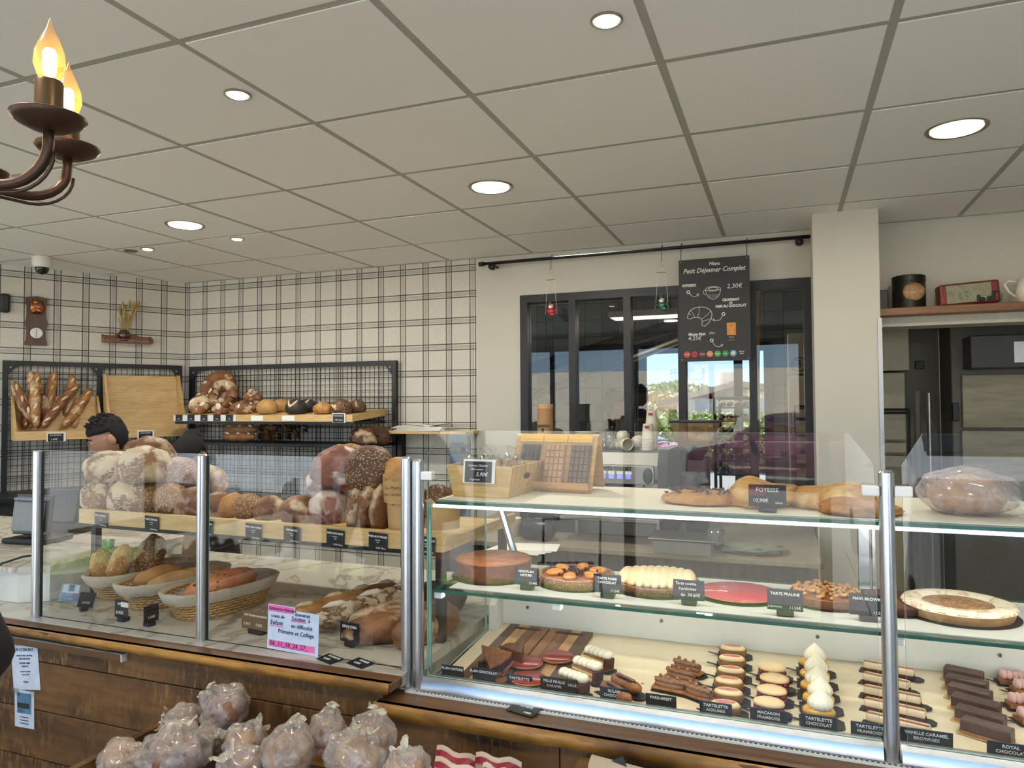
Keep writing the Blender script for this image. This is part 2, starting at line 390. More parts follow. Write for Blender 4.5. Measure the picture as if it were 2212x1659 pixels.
wl.box((-6.5, LY, 0), (OX0, LY+.1, 2.95)).box((OX1, LY, 0), (3.2, LY+.1, 2.95)).box((OX0, LY, OZ1), (OX1, LY+.1, 2.95)).box((OX0, LY, 0), (OX1, LY+.1, .5))
struct(wl.obj('wall_far', M_ltile))
struct(B().box((-6.5, YB+.1, 2.9), (3.2, LY+.1, 2.95)).obj('ceiling', M_lab))
struct(B().box((-6.6, YB+.1, 0), (-6.5, LY, 2.95)).obj('wall_side', M_ltile))
dw = B()
for px in (1388, 1476, 1595, 1660): 
    x = onY(px, 900, LY).x; dw.box((x-.04, LY-.03, .5), (x+.05, LY+.05, OZ1))
dw.box((OX0, LY-.03, OZ1-.05), (OX1, LY+.05, OZ1+.04))
dwo = struct(dw.obj('window_3', flat('blue_black_frame', (26, 32, 44), .5)))
B().box((OX0, LY+.0, .5), (OX1, LY+.008, OZ1-.05)).obj('window_pane', glassm('door_glass', (.74, .77, .80), .05), dwo)
# ceiling light panel, pipes and duct in the bakery room
t = thing('ceiling_panel_light', 'long lit panel light on the bakery room ceiling behind the partition', 'light', onY(1425, 684, 6.1))
B().box((-.42, -.12, 0), (.42, .12, .05)).obj('housing', M_wpl, t)
B().box((-.4, -.1, -.006), (.4, .1, -.001)).obj('diffuser', flat('lab_lamp_glow', (255, 250, 235), emis=((255, 244, 214), 2.2)), t)
light('lamp_lab', 'AREA', onY(1425, 684, 6.1)-Vector((0, 0, .02)), 12, (1, .93, .8), size=(.8, .2), shape='RECTANGLE')
t = thing('ventilation_duct', 'dark sloping duct crossing the bakery room above the tiles', 'duct', (0, 0, 0))
for k, (a, b) in enumerate(((( 1140, 800), (1470, 700)), ((1140, 860), (1470, 735)))):
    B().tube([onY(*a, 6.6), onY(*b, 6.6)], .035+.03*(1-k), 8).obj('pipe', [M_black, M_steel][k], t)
for px in (1180, 1420): p = onY(px, 800-(px-1140)*.3, 6.6); B().tube([p, Vector((p.x, p.y, 2.9))], .006, 6).obj('hanger', M_black, t)
for k, z in enumerate((2.5, 2.62, 2.74)):
    tag(B().box((-3.5+.2*k, 5.2+.6*k, z), (2.8, 5.3+.6*k, z+.06)).obj('ceiling_beam', M_lab), ['lowest grey beam under the bakery room ceiling', 'middle grey beam under the bakery room ceiling', 'highest grey beam under the bakery room ceiling'][k], 'beam', 'beams of the bakery room')
# rolling bread rack in the bakery room
def rolling_rack(px0, px1, pyt, Y, label, n, loaves=True):
    a, b = onY(px0, 950, Y), onY(px1, 950, Y); zt = onY((px0+px1)/2, pyt, Y).z; w = b.x-a.x
    t = thing('rolling_rack', label, 'rack', (a.x, Y, 0), group='rolling bread racks')
    f = B()
    for x in (0, w):
        for y in (0, .5): f.tube([(x, y, .1), (x, y, zt)], .014, 6)
    for y in (0, .5): f.tube([(0, y, zt), (w, y, zt)], .014, 6).tube([(0, y, .12), (w, y, .12)], .014, 6)
    f.obj('frame', M_steel if not loaves else M_black, t)
    for i in range(n):
        z = zt-.09-i*.115
        if z < .9: break
        B().box((.01, 0, z), (w-.01, .5, z+.014)).obj('tray', M_black, t)
        if loaves:
            q = B()
            for k in range(4): q.blob((w*(.17+.22*k), .12, z+.04), (w*.11, .1, .03), .1, 3, 10, i*5+k, .8)
            tag(q.obj('dough_row', flat('pale_dough', (168, 160, 148)), t), None, None, kind='stuff')
    for x in (0, w):
        for y in (0, .5): B().lathe([(.0, -.012), (.045, -.012), (.045, .012), (0, .012)], (x, y, .045), 12, rot=(PI/2, 0, 0)).obj('wheel', M_rubber, t)
rolling_rack(1545, 1622, 860, 6.4, 'black rolling rack of bread trays standing against the bright bakery doorway', 14)
rolling_rack(1715, 1760, 880, 5.3, 'steel rolling rack at the right end of the partition window', 14, False)
tag(B().tube([onY(1636, 620, 5.2), Vector((onY(1628, 1040, 5.2).x, 5.2, .0))], .018, 10).obj('wooden_pole', M_oak), 'tall pale wooden pole standing behind the partition glass', 'pole')
# person in the bakery room (seen from behind, in the dark)
def cab(px0, px1, py0, py1, Y, d, label, m, name='cabinet', cat='cabinet'):
    a, b = onY(px0, py0, Y), onY(px1, py1, Y)
    return tag(B().box((a.x, Y, b.z), (b.x, Y+d, a.z), bev=.01).obj(name, m), label, cat)
M_cream = flat('cream_lacquer', (196, 186, 158), .5, var=.05, scale=5)
t = thing('number_cabinet', 'cream cabinet marked 3 behind the right end of the partition window', 'cabinet', (0, 6.3, 0))
a, b = onY(1700, 720, 6.3), onY(1742, 808, 6.3); c = onY(1700, 812, 6.3)
B().box((a.x, 0, b.z), (b.x+.2, .5, a.z), bev=.01).obj('upper_door', M_cream, t)
B().box((a.x, 0, .0), (b.x+.2, .5, c.z), bev=.01).obj('lower_door', M_cream, t)
p = onY(1726, 787, 6.3); text('3', .09, t, (p.x, -.004, p.z), M_black, align='CENTER')
rg = B(); rg.tube([(p.x+.062*math.cos(k*PI/10), -.004, p.z+.055*math.sin(k*PI/10)) for k in range(21)], .003, 5); rg.obj('drawn_ring', M_black, t)
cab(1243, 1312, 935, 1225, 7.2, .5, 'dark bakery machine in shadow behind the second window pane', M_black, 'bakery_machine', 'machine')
# ------------------------------------------------------------------ right side: oven alcove
struct(B().box((.464, 5.3, 0), (3.2, 5.36, 2.6)).obj('wall_alcove', M_lab))
def panel(px0, px1, py0, py1, Y, d=.05): a, b = onY(px0, py0, Y), onY(px1, py1, Y); return (a.x, Y, b.z), (b.x, Y+d, a.z)
t = thing('storage_cabinet', 'cream two door storage cabinet beside the white pillar', 'cabinet', (0, 0, 0))
B().box(*panel(1880, 1965, 700, 800, 4.95, .3), bev=.006).obj('upper_door', M_cream, t)
B().box(*panel(1880, 1970, 806, 1505, 4.95, .3), bev=.006).obj('lower_door', M_cream, t)
t = thing('wire_shelf', 'black wire shelf holding white boxes below the cream cabinet', 'rack')
q = B()
for px in (1898, 1962): q.tube([onY(px, 885, 4.75), onY(px, 885, 4.75)*1.0-Vector((0, 0, onY(px, 885, 4.75).z))], .008, 6)
for py in (885, 892): q.tube([onY(1898, py, 4.75), onY(1962, py, 4.75)], .008, 6)
q.obj('frame', M_black, t)
for k, (y0, y1) in enumerate(((905, 950), (956, 978), (984, 1010))):
    tag(B().box(*panel(1904, 1958, y0, y1, 4.78, .1), bev=.004).obj('carton', flat('dusty_white', (176, 170, 152), .7)), ['tall', 'middle', 'lowest'][k]+' dusty white box on the black wire shelf', 'box', 'boxes on the wire shelf')
t = thing('bread_oven', 'large dark oven with cream front panels behind the serving counter', 'oven')
B().box(*panel(2052, 2500, 700, 1500, 4.9, .38), bev=.008).obj('body', flat('oven_side', (104, 98, 84), .5), t)
B().box(*panel(2078, 2500, 810, 926, 4.86, .05), bev=.006).obj('front_panel', wood('oven_door', (150, 142, 118), (172, 162, 136), .5, 'X', .5, bump=.05), t)
B().box(*panel(2078, 2500, 930, 1100, 4.86, .05), bev=.006).obj('front_panel', MT['oven_door'], t)
B().box(*panel(2096, 2500, 725, 788, 4.7, .2), bev=.006).obj('hood', flat('smoked_hood', (52, 52, 44), .4), t)
B().box(*panel(2190, 2500, 738, 776, 4.69, .02)).obj('control_plate', M_steel, t)
B().box(*panel(2058, 2072, 870, 910, 4.85, .05), bev=.004).obj('latch', M_black, t)
t = thing('steel_column', 'tall grey steel post left of the oven', 'post')
B().box(*panel(2028, 2046, 712, 1540, 4.7, .08), bev=.004).obj('post', M_grey, t)
tag(B().box(*panel(2004, 2026, 848, 1550, 4.62, .05), bev=.004).obj('peel_blade', M_steel), 'shiny steel strip standing upright in front of the grey post', 'sheet')
tag(B().box(*panel(1976, 2003, 843, 1545, 4.66, .04), bev=.004).obj('dark_board', flat('brown_board', (92, 84, 66))), 'dull brown board leaning beside the steel strip', 'board')
tag(B().box(*panel(1977, 1997, 780, 797, 5.28, .02), bev=.004).obj('wall_socket', M_black), 'small black wall box high in the dark alcove', 'socket')
# wooden shelf above the alcove
sh = thing('wall_shelf', 'brown wooden wall shelf above the oven alcove holding old tins', 'shelf')
B().box((.464, 4.12, 2.05), (3.1, YB, 2.09), bev=.004).obj('board', wood('shelf_brown', (112, 72, 36), (150, 100, 56), 1, 'X', .4, bump=.05), sh)
B().box((.464, 4.2, 2.0), (3.1, YB, 2.049)).obj('rail', flat('grey_white', (186, 182, 168)), sh)
p = onY(1966, 668, 4.22)
t = thing('round_tin', 'old dark round tin with a worn gold oval label on the wooden shelf', 'tin', (p.x, 4.25, 2.0905))
r = .078; tz = onY(1966, 594, 4.2).z-2.09
B().lathe([(r, 0), (r, tz-.035), (r+.002, tz-.033), (r+.002, tz-.004), (r-.004, tz)], seg=28).obj('can', flat('rusty_black_tin', (44, 42, 36), .4, .6, .4, 40), t, True, ang=.6)
q = B(); q.blob((.012, -r+.004, .085), (.052, .008, .048), 0, 1, 20); q.obj('oval_label', flat('worn_gold', (150, 112, 66), .5, .3, .4, 60), t, True)
text('FLORIOT', .02, t, (.012, -r-.006, .08), M_cream, align='CENTER')
tag(B().box((p.x-.135, 4.3, 2.0905), (p.x-.09, 4.34, 2.21), bev=.004).obj('dark_tin', M_black), 'narrow black box half hidden behind the dark round tin', 'box')
p = onY(2108, 660, 4.2); x0 = onY(2032, 660, 4.2).x; x1 = onY(2166, 660, 4.2).x; zt = onY(2160, 617, 4.2).z-2.0905
def paint_tin():
    q = N('painted_scene_tin'); v = q.coords(True, (1, 1, 1)); n = q.noise(v, 16, 5, .7, 1)
    q.l(q.ramp(n, [(.3, lin((60, 52, 44))), (.42, lin((128, 126, 96))), (.55, lin((150, 146, 112))), (.66, lin((96, 108, 100))), (.75, lin((136, 84, 56)))]), q.b.inputs['Base Color']); q.b.inputs['Roughness'].default_value = .4; return q.m
t = thing('oblong_tin', 'long rusty red tin with a painted landscape lid tilted on the shelf', 'tin', (x0, 4.2, 2.0905), rot=(0, -.06, .05))
B().box((0, 0, 0), (x1-x0, .09, .115), bev=.012).obj('body', flat('rust_red_tin', (120, 50, 42), .45, .3, .3, 50), t)
B().box((.03, -.004, .012), (x1-x0-.04, .0, .104)).obj('painted_panel', paint_tin(), t)
q = B().blob((.17, -.007, .026), (.009, .003, .018), .3).blob((.185, -.007, .02), (.014, .003, .01), .3).blob((.235, -.007, .034), (.008, .003, .024), .3).blob((.245, -.007, .052), (.016, .003, .006), .2).blob((.222, -.007, .022), (.018, .003, .011), .3); tag(q.obj('painted_figures', M_black, t), None, None, kind='stuff')
p = onY(2212, 660, 4.2)
t = thing('china_jug', 'white china jug with a loop handle at the right end of the shelf', 'jug', (p.x+.03, 4.22, 2.0905))
B().lathe([(.035, 0), (.05, .01), (.06, .05), (.052, .09), (.048, .12), (.05, .12), (.046, .118), (.044, .1)], seg=24).obj('body', flat('china', (226, 216, 200), .25), t, True)
B().tube([(-.045, 0, .11), (-.09, 0, .118), (-.105, 0, .1), (-.085, 0, .06), (-.055, 0, .035)], .006, 8).obj('handle', MT['china'], t, True)
# ------------------------------------------------------------------ ceiling lamps, camera
M_glow = flat('lamp_glow', (255, 252, 240), emis=((255, 250, 236), 5.0))
def downlight(x, y, big, lit, label, warm=False):
    t = thing('ceiling_light', label, 'light', (x, y, H-.004), group='recessed ceiling lights')
    r = .102 if big else .042
    B().lathe([(r, .004), (r, -.003), (r-.004, -.006), (r*.84, -.003), (r*.82, .004)], seg=36, cap=False).obj('trim_ring', metal('nickel_ring', (176, 172, 160), .35), t, True, ang=.5)
    if big:
        B().lathe([(0, -.0065), (r*.8, -.0065), (r*.8, -.003), (0, -.003)], seg=32).obj('diffuser', M_glow if not warm else flat('lamp_glow_warm', (255, 244, 200), emis=((255, 240, 190), 4.0)), t)
        light('lamp_downlight', 'AREA', (x, y, H-.02), 7 if x > .5 else 12, (1, .93, .80) if warm else (1, .95, .86), size=.16)
    else:
        B().lathe([(0, -.008), (r*.62, -.008), (r*.62, -.002), (0, -.002)], seg=24).obj('bulb', M_glow if lit else M_steel, t)
        if lit: light('lamp_spot', 'SPOT', (x, y, H-.02), 6, (1, .93, .82), size=.03, spot=(1.9, .8))
downlight(-1.23, 2.966, True, 1, 'large lit round ceiling light at the middle of the room')
downlight(-3.026, 2.965, True, 1, 'large lit round ceiling light nearer the wallpaper corner')
downlight(.595, 2.958, True, 1, 'large warm lit ceiling light above the right showcase', True)
downlight(-.413, 1.78, False, 1, 'small spotlight at the very top of the picture')
downlight(-1.604, 1.779, False, 1, 'small spotlight to the right of the chandelier')
downlight(-3.842, 3.328, False, 0, 'small unlit spotlight beside the lit one near the dome camera')
downlight(-3.70, 3.329, False, 1, 'small lit spotlight beside the unlit one near the dome camera')
downlight(-2.996, 3.325, False, 1, 'small lit spotlight just behind the large light near the corner')
for x in (-4.8, -1.23, .6):
    downlight(x, .35 if x > -4 else 1.2, True, 1, {'-4.8': 'large round light out of view on the far left', '-1.23': 'large round light out of view above the customer side', '0.6': 'large round light out of view above the right of the customer side'}[str(x)])
t = thing('dome_camera', 'white ceiling dome security camera with a dark glass eye', 'camera', (-4.521, 3.243, H-.007))
B().lathe([(.056, 0), (.058, -.03), (.056, -.055), (.048, -.07), (.03, -.072)], seg=32).obj('housing', M_wpl, t, True, ang=.7)
B().lathe([(.041, -.066), (.041, -.078), (.034, -.1), (.018, -.113), (.0, -.116)], seg=28).obj('lens_dome', flat('smoked_dome', (14, 14, 16), .08, coat=.6), t, True)
# ------------------------------------------------------------------ chandelier
CX, CY_, = -1.02, .56
M_bronze = flat('aged_bronze', (70, 50, 38), .4, .6, .15); M_brass = flat('brass_sleeve', (104, 80, 52), .35, .7, .15)
M_bulbg = glassm('bulb_glass', (1.0, .90, .70), .05, .14, .0, (1.0, .66, .30))
M_fil = flat('filament_glow', (255, 220, 150), emis=((255, 196, 110), 38))
t = thing('chandelier', 'bronze chandelier with candle bulbs on curved arms hanging top left', 'chandelier', (CX, CY_, 1.955))
lamps = [(-.842, .61), (-.96, .724), (-1.11, .71)]
ang0 = [math.atan2(y-CY_, x-CX) for x, y in lamps]; R0 = .19
angs = [ang0[0], ang0[1]+.05, ang0[1]+1.0, ang0[1]+2.15, ang0[1]+3.3]
for k, a in enumerate(angs):
    d = Vector((math.cos(a), math.sin(a), 0)); dz = .0 if k != 1 else .017
    q = Vector(lamps[k]+(0,))-Vector((CX, CY_, 0)) if k < 2 else d*R0
    d = q.normalized(); L = q.length
    pts = [d*L+Vector((0, 0, dz-.008)), d*L+Vector((0, 0, dz-.03))]+[d*(L-.055+.055*math.cos(b_))+Vector((0, 0, dz-.03-.048*math.sin(b_))) for b_ in [PI/2*j/7 for j in range(1, 8)]]+[d*(L-.09)+Vector((0, 0, dz-.076)), d*.01+Vector((0, 0, dz*.5-.06))]
    B().tube([p for p in pts], .0065, 10).obj('arm', M_bronze, t, True)
    B().tube([p+Vector((0, 0, -.010))+d*.008 for p in pts[1:]], .0022, 6).obj('lower_wire', M_bronze, t, True)
    c = q+Vector((0, 0, dz))
    B().lathe([(.004, -.014), (.02, -.012), (.036, -.004), (.042, .003), (.041, .005), (.034, -.001), (.01, -.004)], c, 28).obj('drip_pan', M_bronze, t, True)
    B().lathe([(.0155, -.002), (.0155, .045), (.0145, .048), (.01, .048)], c, 20).obj('candle_sleeve', M_brass, t, True, ang=.8)
    B().lathe([(.008, .046), (.013, .054), (.0175, .068), (.0165, .084), (.011, .1), (.005, .113), (.0015, .124), (.0008, .128)], c, 20).obj('bulb', M_bulbg, t, True)
    B().lathe([(.0065, .056), (.0075, .062), (.0075, .084), (.0055, .088)], c, 12).obj('filament', M_fil, t, True)
    light('lamp_candle', 'POINT', (CX+c.x, CY_+c.y, 1.955+c.z+.072), 1.6, (1, .72, .42), size=.008)
B().tube([(0, 0, -.08), (0, 0, .05), (0, 0, .2), (0, 0, H-1.955-.02)], [.012, .02, .006, .004], 12).obj('stem', M_bronze, t, True)
B().lathe([(.0, H-1.955-.05), (.05, H-1.955-.03), (.055, H-1.955-.006)], seg=20).obj('canopy', M_bronze, t, True)
# ------------------------------------------------------------------ things hung on the left wall
def on_left(a, off, z): return leftw(a, off, z)
t = thing('wall_barometer', 'carved dark wooden wall barometer with a copper relief and white dial', 'barometer', on_left(1.015, .0, 2.04), LROT)
wv = [(-.062, 0), (-.066, .015), (-.058, .045), (-.056, .1), (-.065, .16), (-.056, .21), (-.056, .27), (-.064, .3), (-.06, .335), (.0, .345), (.06, .335), (.064, .3), (.056, .27), (.056, .21), (.065, .16), (.056, .1), (.058, .045), (.066, .015), (.062, 0)]
B().prism(wv, -.025, -.001).obj('backboard', wood('dark_carved', (66, 40, 26), (98, 62, 40), 2, 'Z', .4), t)
q = B().blob((0, -.03, .27), (.042, .016, .045), .5, 4, 20, 3).blob((.008, -.042, .245), (.034, .012, .016), .4, 5, 16, 5, rot=(0, .4, 0)).blob((-.005, -.04, .3), (.018, .014, .018), .3, 4, 14, 9)
q.obj('copper_relief', metal('copper_relief', (176, 112, 74), .35), t, True)
B().lathe([(0, 0), (.037, 0), (.037, .008), (.034, .01), (0, .01)], (0, -.026, .085), 28, rot=(PI/2, 0, 0)).obj('dial', M_white, t)
B().tube([(-.004, -.04, .055), (.002, -.04, .11)], .0012, 5).obj('needle', M_black, t)
tag(B().box((-.03, -.05, 0), (.03, 0, .13), bev=.015).obj('wall_speaker', M_plast, loc=on_left(1.198, .0, 2.255)), 'black rounded wall device at the left edge of the wallpaper', 'speaker').rotation_euler = (0, 0, LROT)
a0, a1 = .608, .275; zc = 2.085
t = thing('wall_rack', 'small brown wooden wall shelf with raised sides holding a jug', 'shelf', on_left(a0, 0, zc), LROT)
w = a0-a1; M_br = wood('reddish_wood', (108, 66, 42), (142, 92, 60), 2, 'X', .5)
B().box((0, -.09, 0), (w, -.001, .012)).obj('board', M_br, t)
for x in (0, w-.01): B().prism([(-.09, .012), (-.001, .012), (-.001, .06), (-.09, .03)], x, x+.01, 'X').obj('side_panel', M_br, t)
B().prism([(0, .03), (w, .03), (w, .055), (w*.75, .055), (w*.7, .07), (w*.3, .07), (w*.25, .055), (0, .055)], -.011, -.001).obj('back_rail', M_br, t)
B().box((0, -.09, .018), (w, -.084, .026)).obj('front_rail', M_br, t)
t = thing('brown_jug', 'small dark brown glazed pot on the little wall shelf', 'pot', on_left(.465, .045, zc+.0125))
B().lathe([(.022, 0), (.034, .015), (.042, .04), (.04, .062), (.03, .074), (.033, .084), (.03, .084), (.027, .07)], seg=24).obj('body', flat('brown_glaze', (64, 40, 32), .2, coat=.5), t, True)
B().tube([(-.03, .0, .078), (-.05, 0, .07), (-.05, 0, .045), (-.04, 0, .035)], .005, 8).obj('handle', MT['brown_glaze'], t, True)
t = thing('wheat_bunch', 'dried wheat stalks standing in the small brown pot', 'dried wheat', on_left(.465, .045, zc+.03))
M_wheat = flat('dry_wheat', (176, 148, 92), .8, var=.2)
random.seed(3)
for k in range(24):
    a = random.uniform(-.45, .55); h = random.uniform(.14, .24); b = random.uniform(-.15, .15); c = random.uniform(.002, .018)
    tip = Vector((math.sin(a)*h*.9, b*h, math.cos(a)*h))
    s_ = B().tube([(c*math.sin(a)*3, b*.02, 0), tip*.5+Vector((0, 0, .01)), tip], .0018, 5).obj('stalk', M_wheat, t)
    B().tube([tip, tip*1.08, tip*1.2, tip*1.3], [.004, .0085, .007, .001], 6).obj('ear', M_wheat, t, True)
# ------------------------------------------------------------------ wire mesh wall racks
def mesh_rack(name, label, w, z0, z1, posts, dx=.0375, dz=.043):
    t = thing(name, label, 'rack', group='wire mesh wall racks')
    q = B()
    for x in posts: q.box((x-.016, -.05, z0), (x+.016, -.018, z1))
    q.box((posts[0]-.016, -.05, z1), (posts[-1]+.016, -.018, z1+.032))
    q.obj('frame', M_black, t)
    g = B(); x = posts[0]+dx
    while x < posts[-1]: g.box((x-.0017, -.029, z0), (x+.0017, -.0256, z1)); x += dx
    z = z1-dz
    while z > z0: g.box((posts[0], -.0256, z-.0017), (posts[-1], -.0222, z+.0017)); z -= dz
    tag(g.obj('wire_grid', M_black, t), None, None, kind='stuff')
    for i, x in enumerate(posts):
        for s_ in ((1,) if i == 0 else (-1,)):
            B().prism([(x+s_*.016, z1), (x+s_*.07, z1), (x+s_*.016, z1-.065)], -.052, -.049).obj('corner_gusset', M_black, t)
            B().blob((x+s_*.028, -.053, z1-.014), (.0045, .003, .0045), 0, 1, 8).obj('screw', M_white, t)
    return t
r1 = mesh_rack('mesh_rack', 'black wire mesh rack on the angled left wall behind the baguettes', 1.13, .95, 1.895, [0.005, .574, 1.125])
r1.location = on_left(1.195, .0, 0); r1.rotation_euler = (0, 0, LROT)
r2 = mesh_rack('mesh_rack', 'black wire mesh rack on the back wall behind the round loaves', 1.85, .95, 1.885, [.016, 1.834])
r2.location = (-4.365, YB, 0)
# tilted boxes for baguettes on the left rack
def tilt_box(label, a, tall, group):
    t = thing('display_box', label, 'box', on_left(a, .14 if tall > .4 else .09, 1.385), LROT, group)
    w = .52
    R = (-.42, 0, 0)
    B().box((0, -.20, 0), (w, -.182, .06), bev=.002).obj('front_board', M_oak, t)
    B().box((.014, -.182, .0), (w-.014, -.02, .014)).obj('bottom_board', M_oak, t)
    B().box((.014, -.033, .015), (w-.014, -.021, tall), rot=(-.18 if tall < .3 else -.2, 0, 0), about=(0, -.02, .0)).obj('back_board', M_oaky if tall < .3 else M_oak, t)
    for x in (0, w-.014):
        B().prism([(-.19, 0), (-.02, 0), (.052*tall/.45-.0, tall), (.028*tall/.45-.02, tall), (-.19, .06)], x, x+.014, 'X').obj('side_board', M_oaky, t)
    return t
def price(parent, loc, w, h, title, lines, label=None, rot=None, rz=0, foot=False, mat=None, ts=None, frame=None, name='price_tag', cat='sign', group=None, script=False, gl=.0):
    """a black price card: a thing of its own standing or leaning at loc"""
    t = thing(name, label, cat, loc, rz, group, rot)
    B().box((-w/2, -.0012, 0), (w/2, .0012, h), bev=.0008).obj('card', mat or M_card, t)
    if frame: B().box((-w/2-frame, .0014, -.002), (w/2+frame*1.6, .0026, h+frame)).obj('holder', M_white, t)
    if foot: B().box((-w*.24, -.006, -.012), (w*.24, .022, .001), bev=.002).obj('foot', M_plast, t)
    ts = ts or h*.2
    for i, s_ in enumerate(title.split('\n')):
        if s_: text(s_, ts, t, (0, -.002, h*.78-i*ts*1.15), align='CENTER', shear=.25 if script else 0, bold=.0 if script else .0002)
    for s_, sz, x, z in lines: text(s_, sz*h, t, (x*w, -.002, z*h), align='CENTER', shear=.25 if script else 0)
    return t
# ------------------------------------------------------------------ serving counter (left) and pastry showcase (right)
def marble():
    q = N('veined_marble'); v = q.coords(False); n = q.noise(v, 1.5, 6, .6, 1.6); n2 = q.noise(v, 5, 4, .6, 2.5)
    vein = q.ramp(n, [(.475, G(0)), (.497, G(1)), (.503, G(1)), (.53, G(0))]); v2 = q.ramp(n2, [(.49, G(0)), (.5, G(.6)), (.51, G(0))])
    c = q.mix(vein, lin((206, 200, 184)), lin((166, 156, 138))); c = q.mix(v2, c, lin((178, 170, 152)))
    q.l(c, q.b.inputs['Base Color']); q.b.inputs['Roughness'].default_value = .25; return q.m
M_marble = marble()
ZL, ZR = .897, .852
ct = thing('serving_counter', 'left half of the counter, stained plank front under a veined marble top', 'counter', (0, 0, 0))
B().box((-3.6, 1.66, ZL-.03), (-.945, 2.75, ZL)).obj('marble_top', M_marble, ct)
B().box((-3.6, 1.66, 0), (-.995, 2.6, ZL-.031)).obj('carcass', M_wpl, ct)
lg = B(); lg.box((-3.6, 1.60, ZL-.026), (-.945, 1.685, ZL-.003), bev=.004); lg.obj('ledge_board', M_ledge, ct)
def ragged(x0, x1, y, z0, z1, n, sd, axis='X'):
    q = B(); rnd = random.Random(sd); top = []; bot = []; d = 0
    for i in range(n+1):
        x = x0+(x1-x0)*i/n; d = d*.7+rnd.uniform(-.003, .003)
        top.append((x, y+d*.5, z1)); bot.append((x, y-.004+d, z0+rnd.uniform(0, .002)))
    vs = top+bot; fs = [(i, i+1, n+2+i, n+1+i) for i in range(n)]
    bk = [(x, y+.02, z) for x, _, z in top]+[(x, y+.02, z) for x, _, z in bot]; o = 2*(n+1)
    fs += [(i, o+i, o+i+1, i+1) for i in range(n)]+[(n+1+i, n+2+i, o+n+2+i, o+n+1+i) for i in range(n)]
    q.add(vs+bk, fs); return q
ragged(-3.6, -.95, 1.598, ZL-.027, ZL-.003, 90, 1).obj('golden_edge', M_gold, ct, True)
rows = [(.794, .858), (.640, .79), (.486, .636), (.332, .482), (.178, .328), (.02, .174)]
random.seed(5)
for k, (z0, z1) in enumerate([(.789, .869), (.635, .786), (.481, .632), (.327, .478), (.173, .324), (.019, .17)]):
    cuts = [-3.6, [-1.95, -2.3, -1.8, -2.5, -2.1, -1.9][k], -.98]
    for i in range(2):
        B().box((cuts[i]+.001, 1.622-random.uniform(0, .003), z0), (cuts[i+1]-.001, 1.655, z1), bev=.002).obj('plank', M_rust, ct)
sc = thing('pastry_showcase', 'right half of the counter, a glass pastry showcase on a stained plank front', 'showcase', (0, 0, 0))
XL, XR = -.94, 1.9
B().box((-.99, 1.59, ZR-.036), (XR, 1.69, ZR-.004), bev=.004).obj('ledge_board', M_ledge, sc)
ragged(-.99, XR, 1.588, ZR-.038, ZR-.004, 110, 2).obj('golden_edge', M_gold, sc, True)
for k, (z0, z1) in enumerate([(.66, .808), (.506, .657), (.352, .503), (.198, .349), (.02, .195)]):
    cuts = [-.975, [-.5, .1, -.35, .2, -.2][k], XR]
    for i in range(2): B().box((cuts[i]+.001, 1.604-random.uniform(0, .003), z0), (cuts[i+1]-.001, 1.64, z1), bev=.002).obj('plank', M_rust, sc)
B().box((-.975, 1.641, 0), (-.962, 2.2, ZR-.041)).obj('end_panel', M_rust, sc)
B().box((-.93, 1.66, 0), (XR, 2.28, ZR-.045)).obj('carcass', M_wpl, sc)
# aluminium base: flat strip with slots, slanted bar, posts
B().box((-.945, 1.672, ZR-.004), (XR, 1.74, ZR+.001)).obj('base_strip', M_wpl, sc)
q = B(); x = -.915
while x < XR: q.box((x, 1.6765, ZR+.0008), (x+.006, 1.6805, ZR+.0016)); x += .0105
tag(q.obj('vent_slots', M_black, sc), None, None, kind='stuff')
for x0, x1 in ((-.905, .181), (.215, 1.28), (1.3, XR)):
    B().prism([(1.683, ZR+.003), (1.69, ZR+.001), (1.735, ZR+.001), (1.735, ZR+.030), (1.716, ZR+.034), (1.703, ZR+.034), (1.690, ZR+.026), (1.684, ZR+.012)], x0, x1, 'X').obj('base_rail', M_alu, sc, True, ang=.5)
def post(parent, x, y, z0, z1, r, cap=True, name='post'):
    o = B().lathe([(r, z0), (r, z1-.004), (r-.003, z1)], (x, y, 0), 28).obj(name, M_alu, parent, True, ang=.6)
    return o
post(sc, -.918, 1.697, ZR, 1.457, .0155); post(sc, .197, 1.697, ZR, 1.457, .0155); post(sc, 1.30, 1.697, ZR, 1.457, .0155)
for x in (-.918, .197, 1.30):
    for s_ in (-1, 1):
        for z in (1.415,):
            if s_ == -1 and x < 0: continue
            B().box((x+s_*.031-.017, 1.682, z-.011), (x+s_*.031+.017, 1.705, z+.011), bev=.003).obj('clamp', M_white, sc)
def pane(parent, pts, y0, y1, name='glass_pane', axis='Y', edge=None):
    """sheet of glass with visible edges"""
    n = len(pts); q = B(); q.prism(pts, y0, y1, axis); q.mi = [0, 0]+[1]*n
    return q.obj(name, [M_glass, edge or M_edge], parent)
def front(x0, x1): return [(x0, .887), (x1, .887), (x1, 1.468), (x1-.047, 1.535), (x0+.04, 1.535), (x0, 1.468)]
pane(sc, front(-.895, .176), 1.704, 1.710); pane(sc, front(.228, 1.27), 1.704, 1.710)
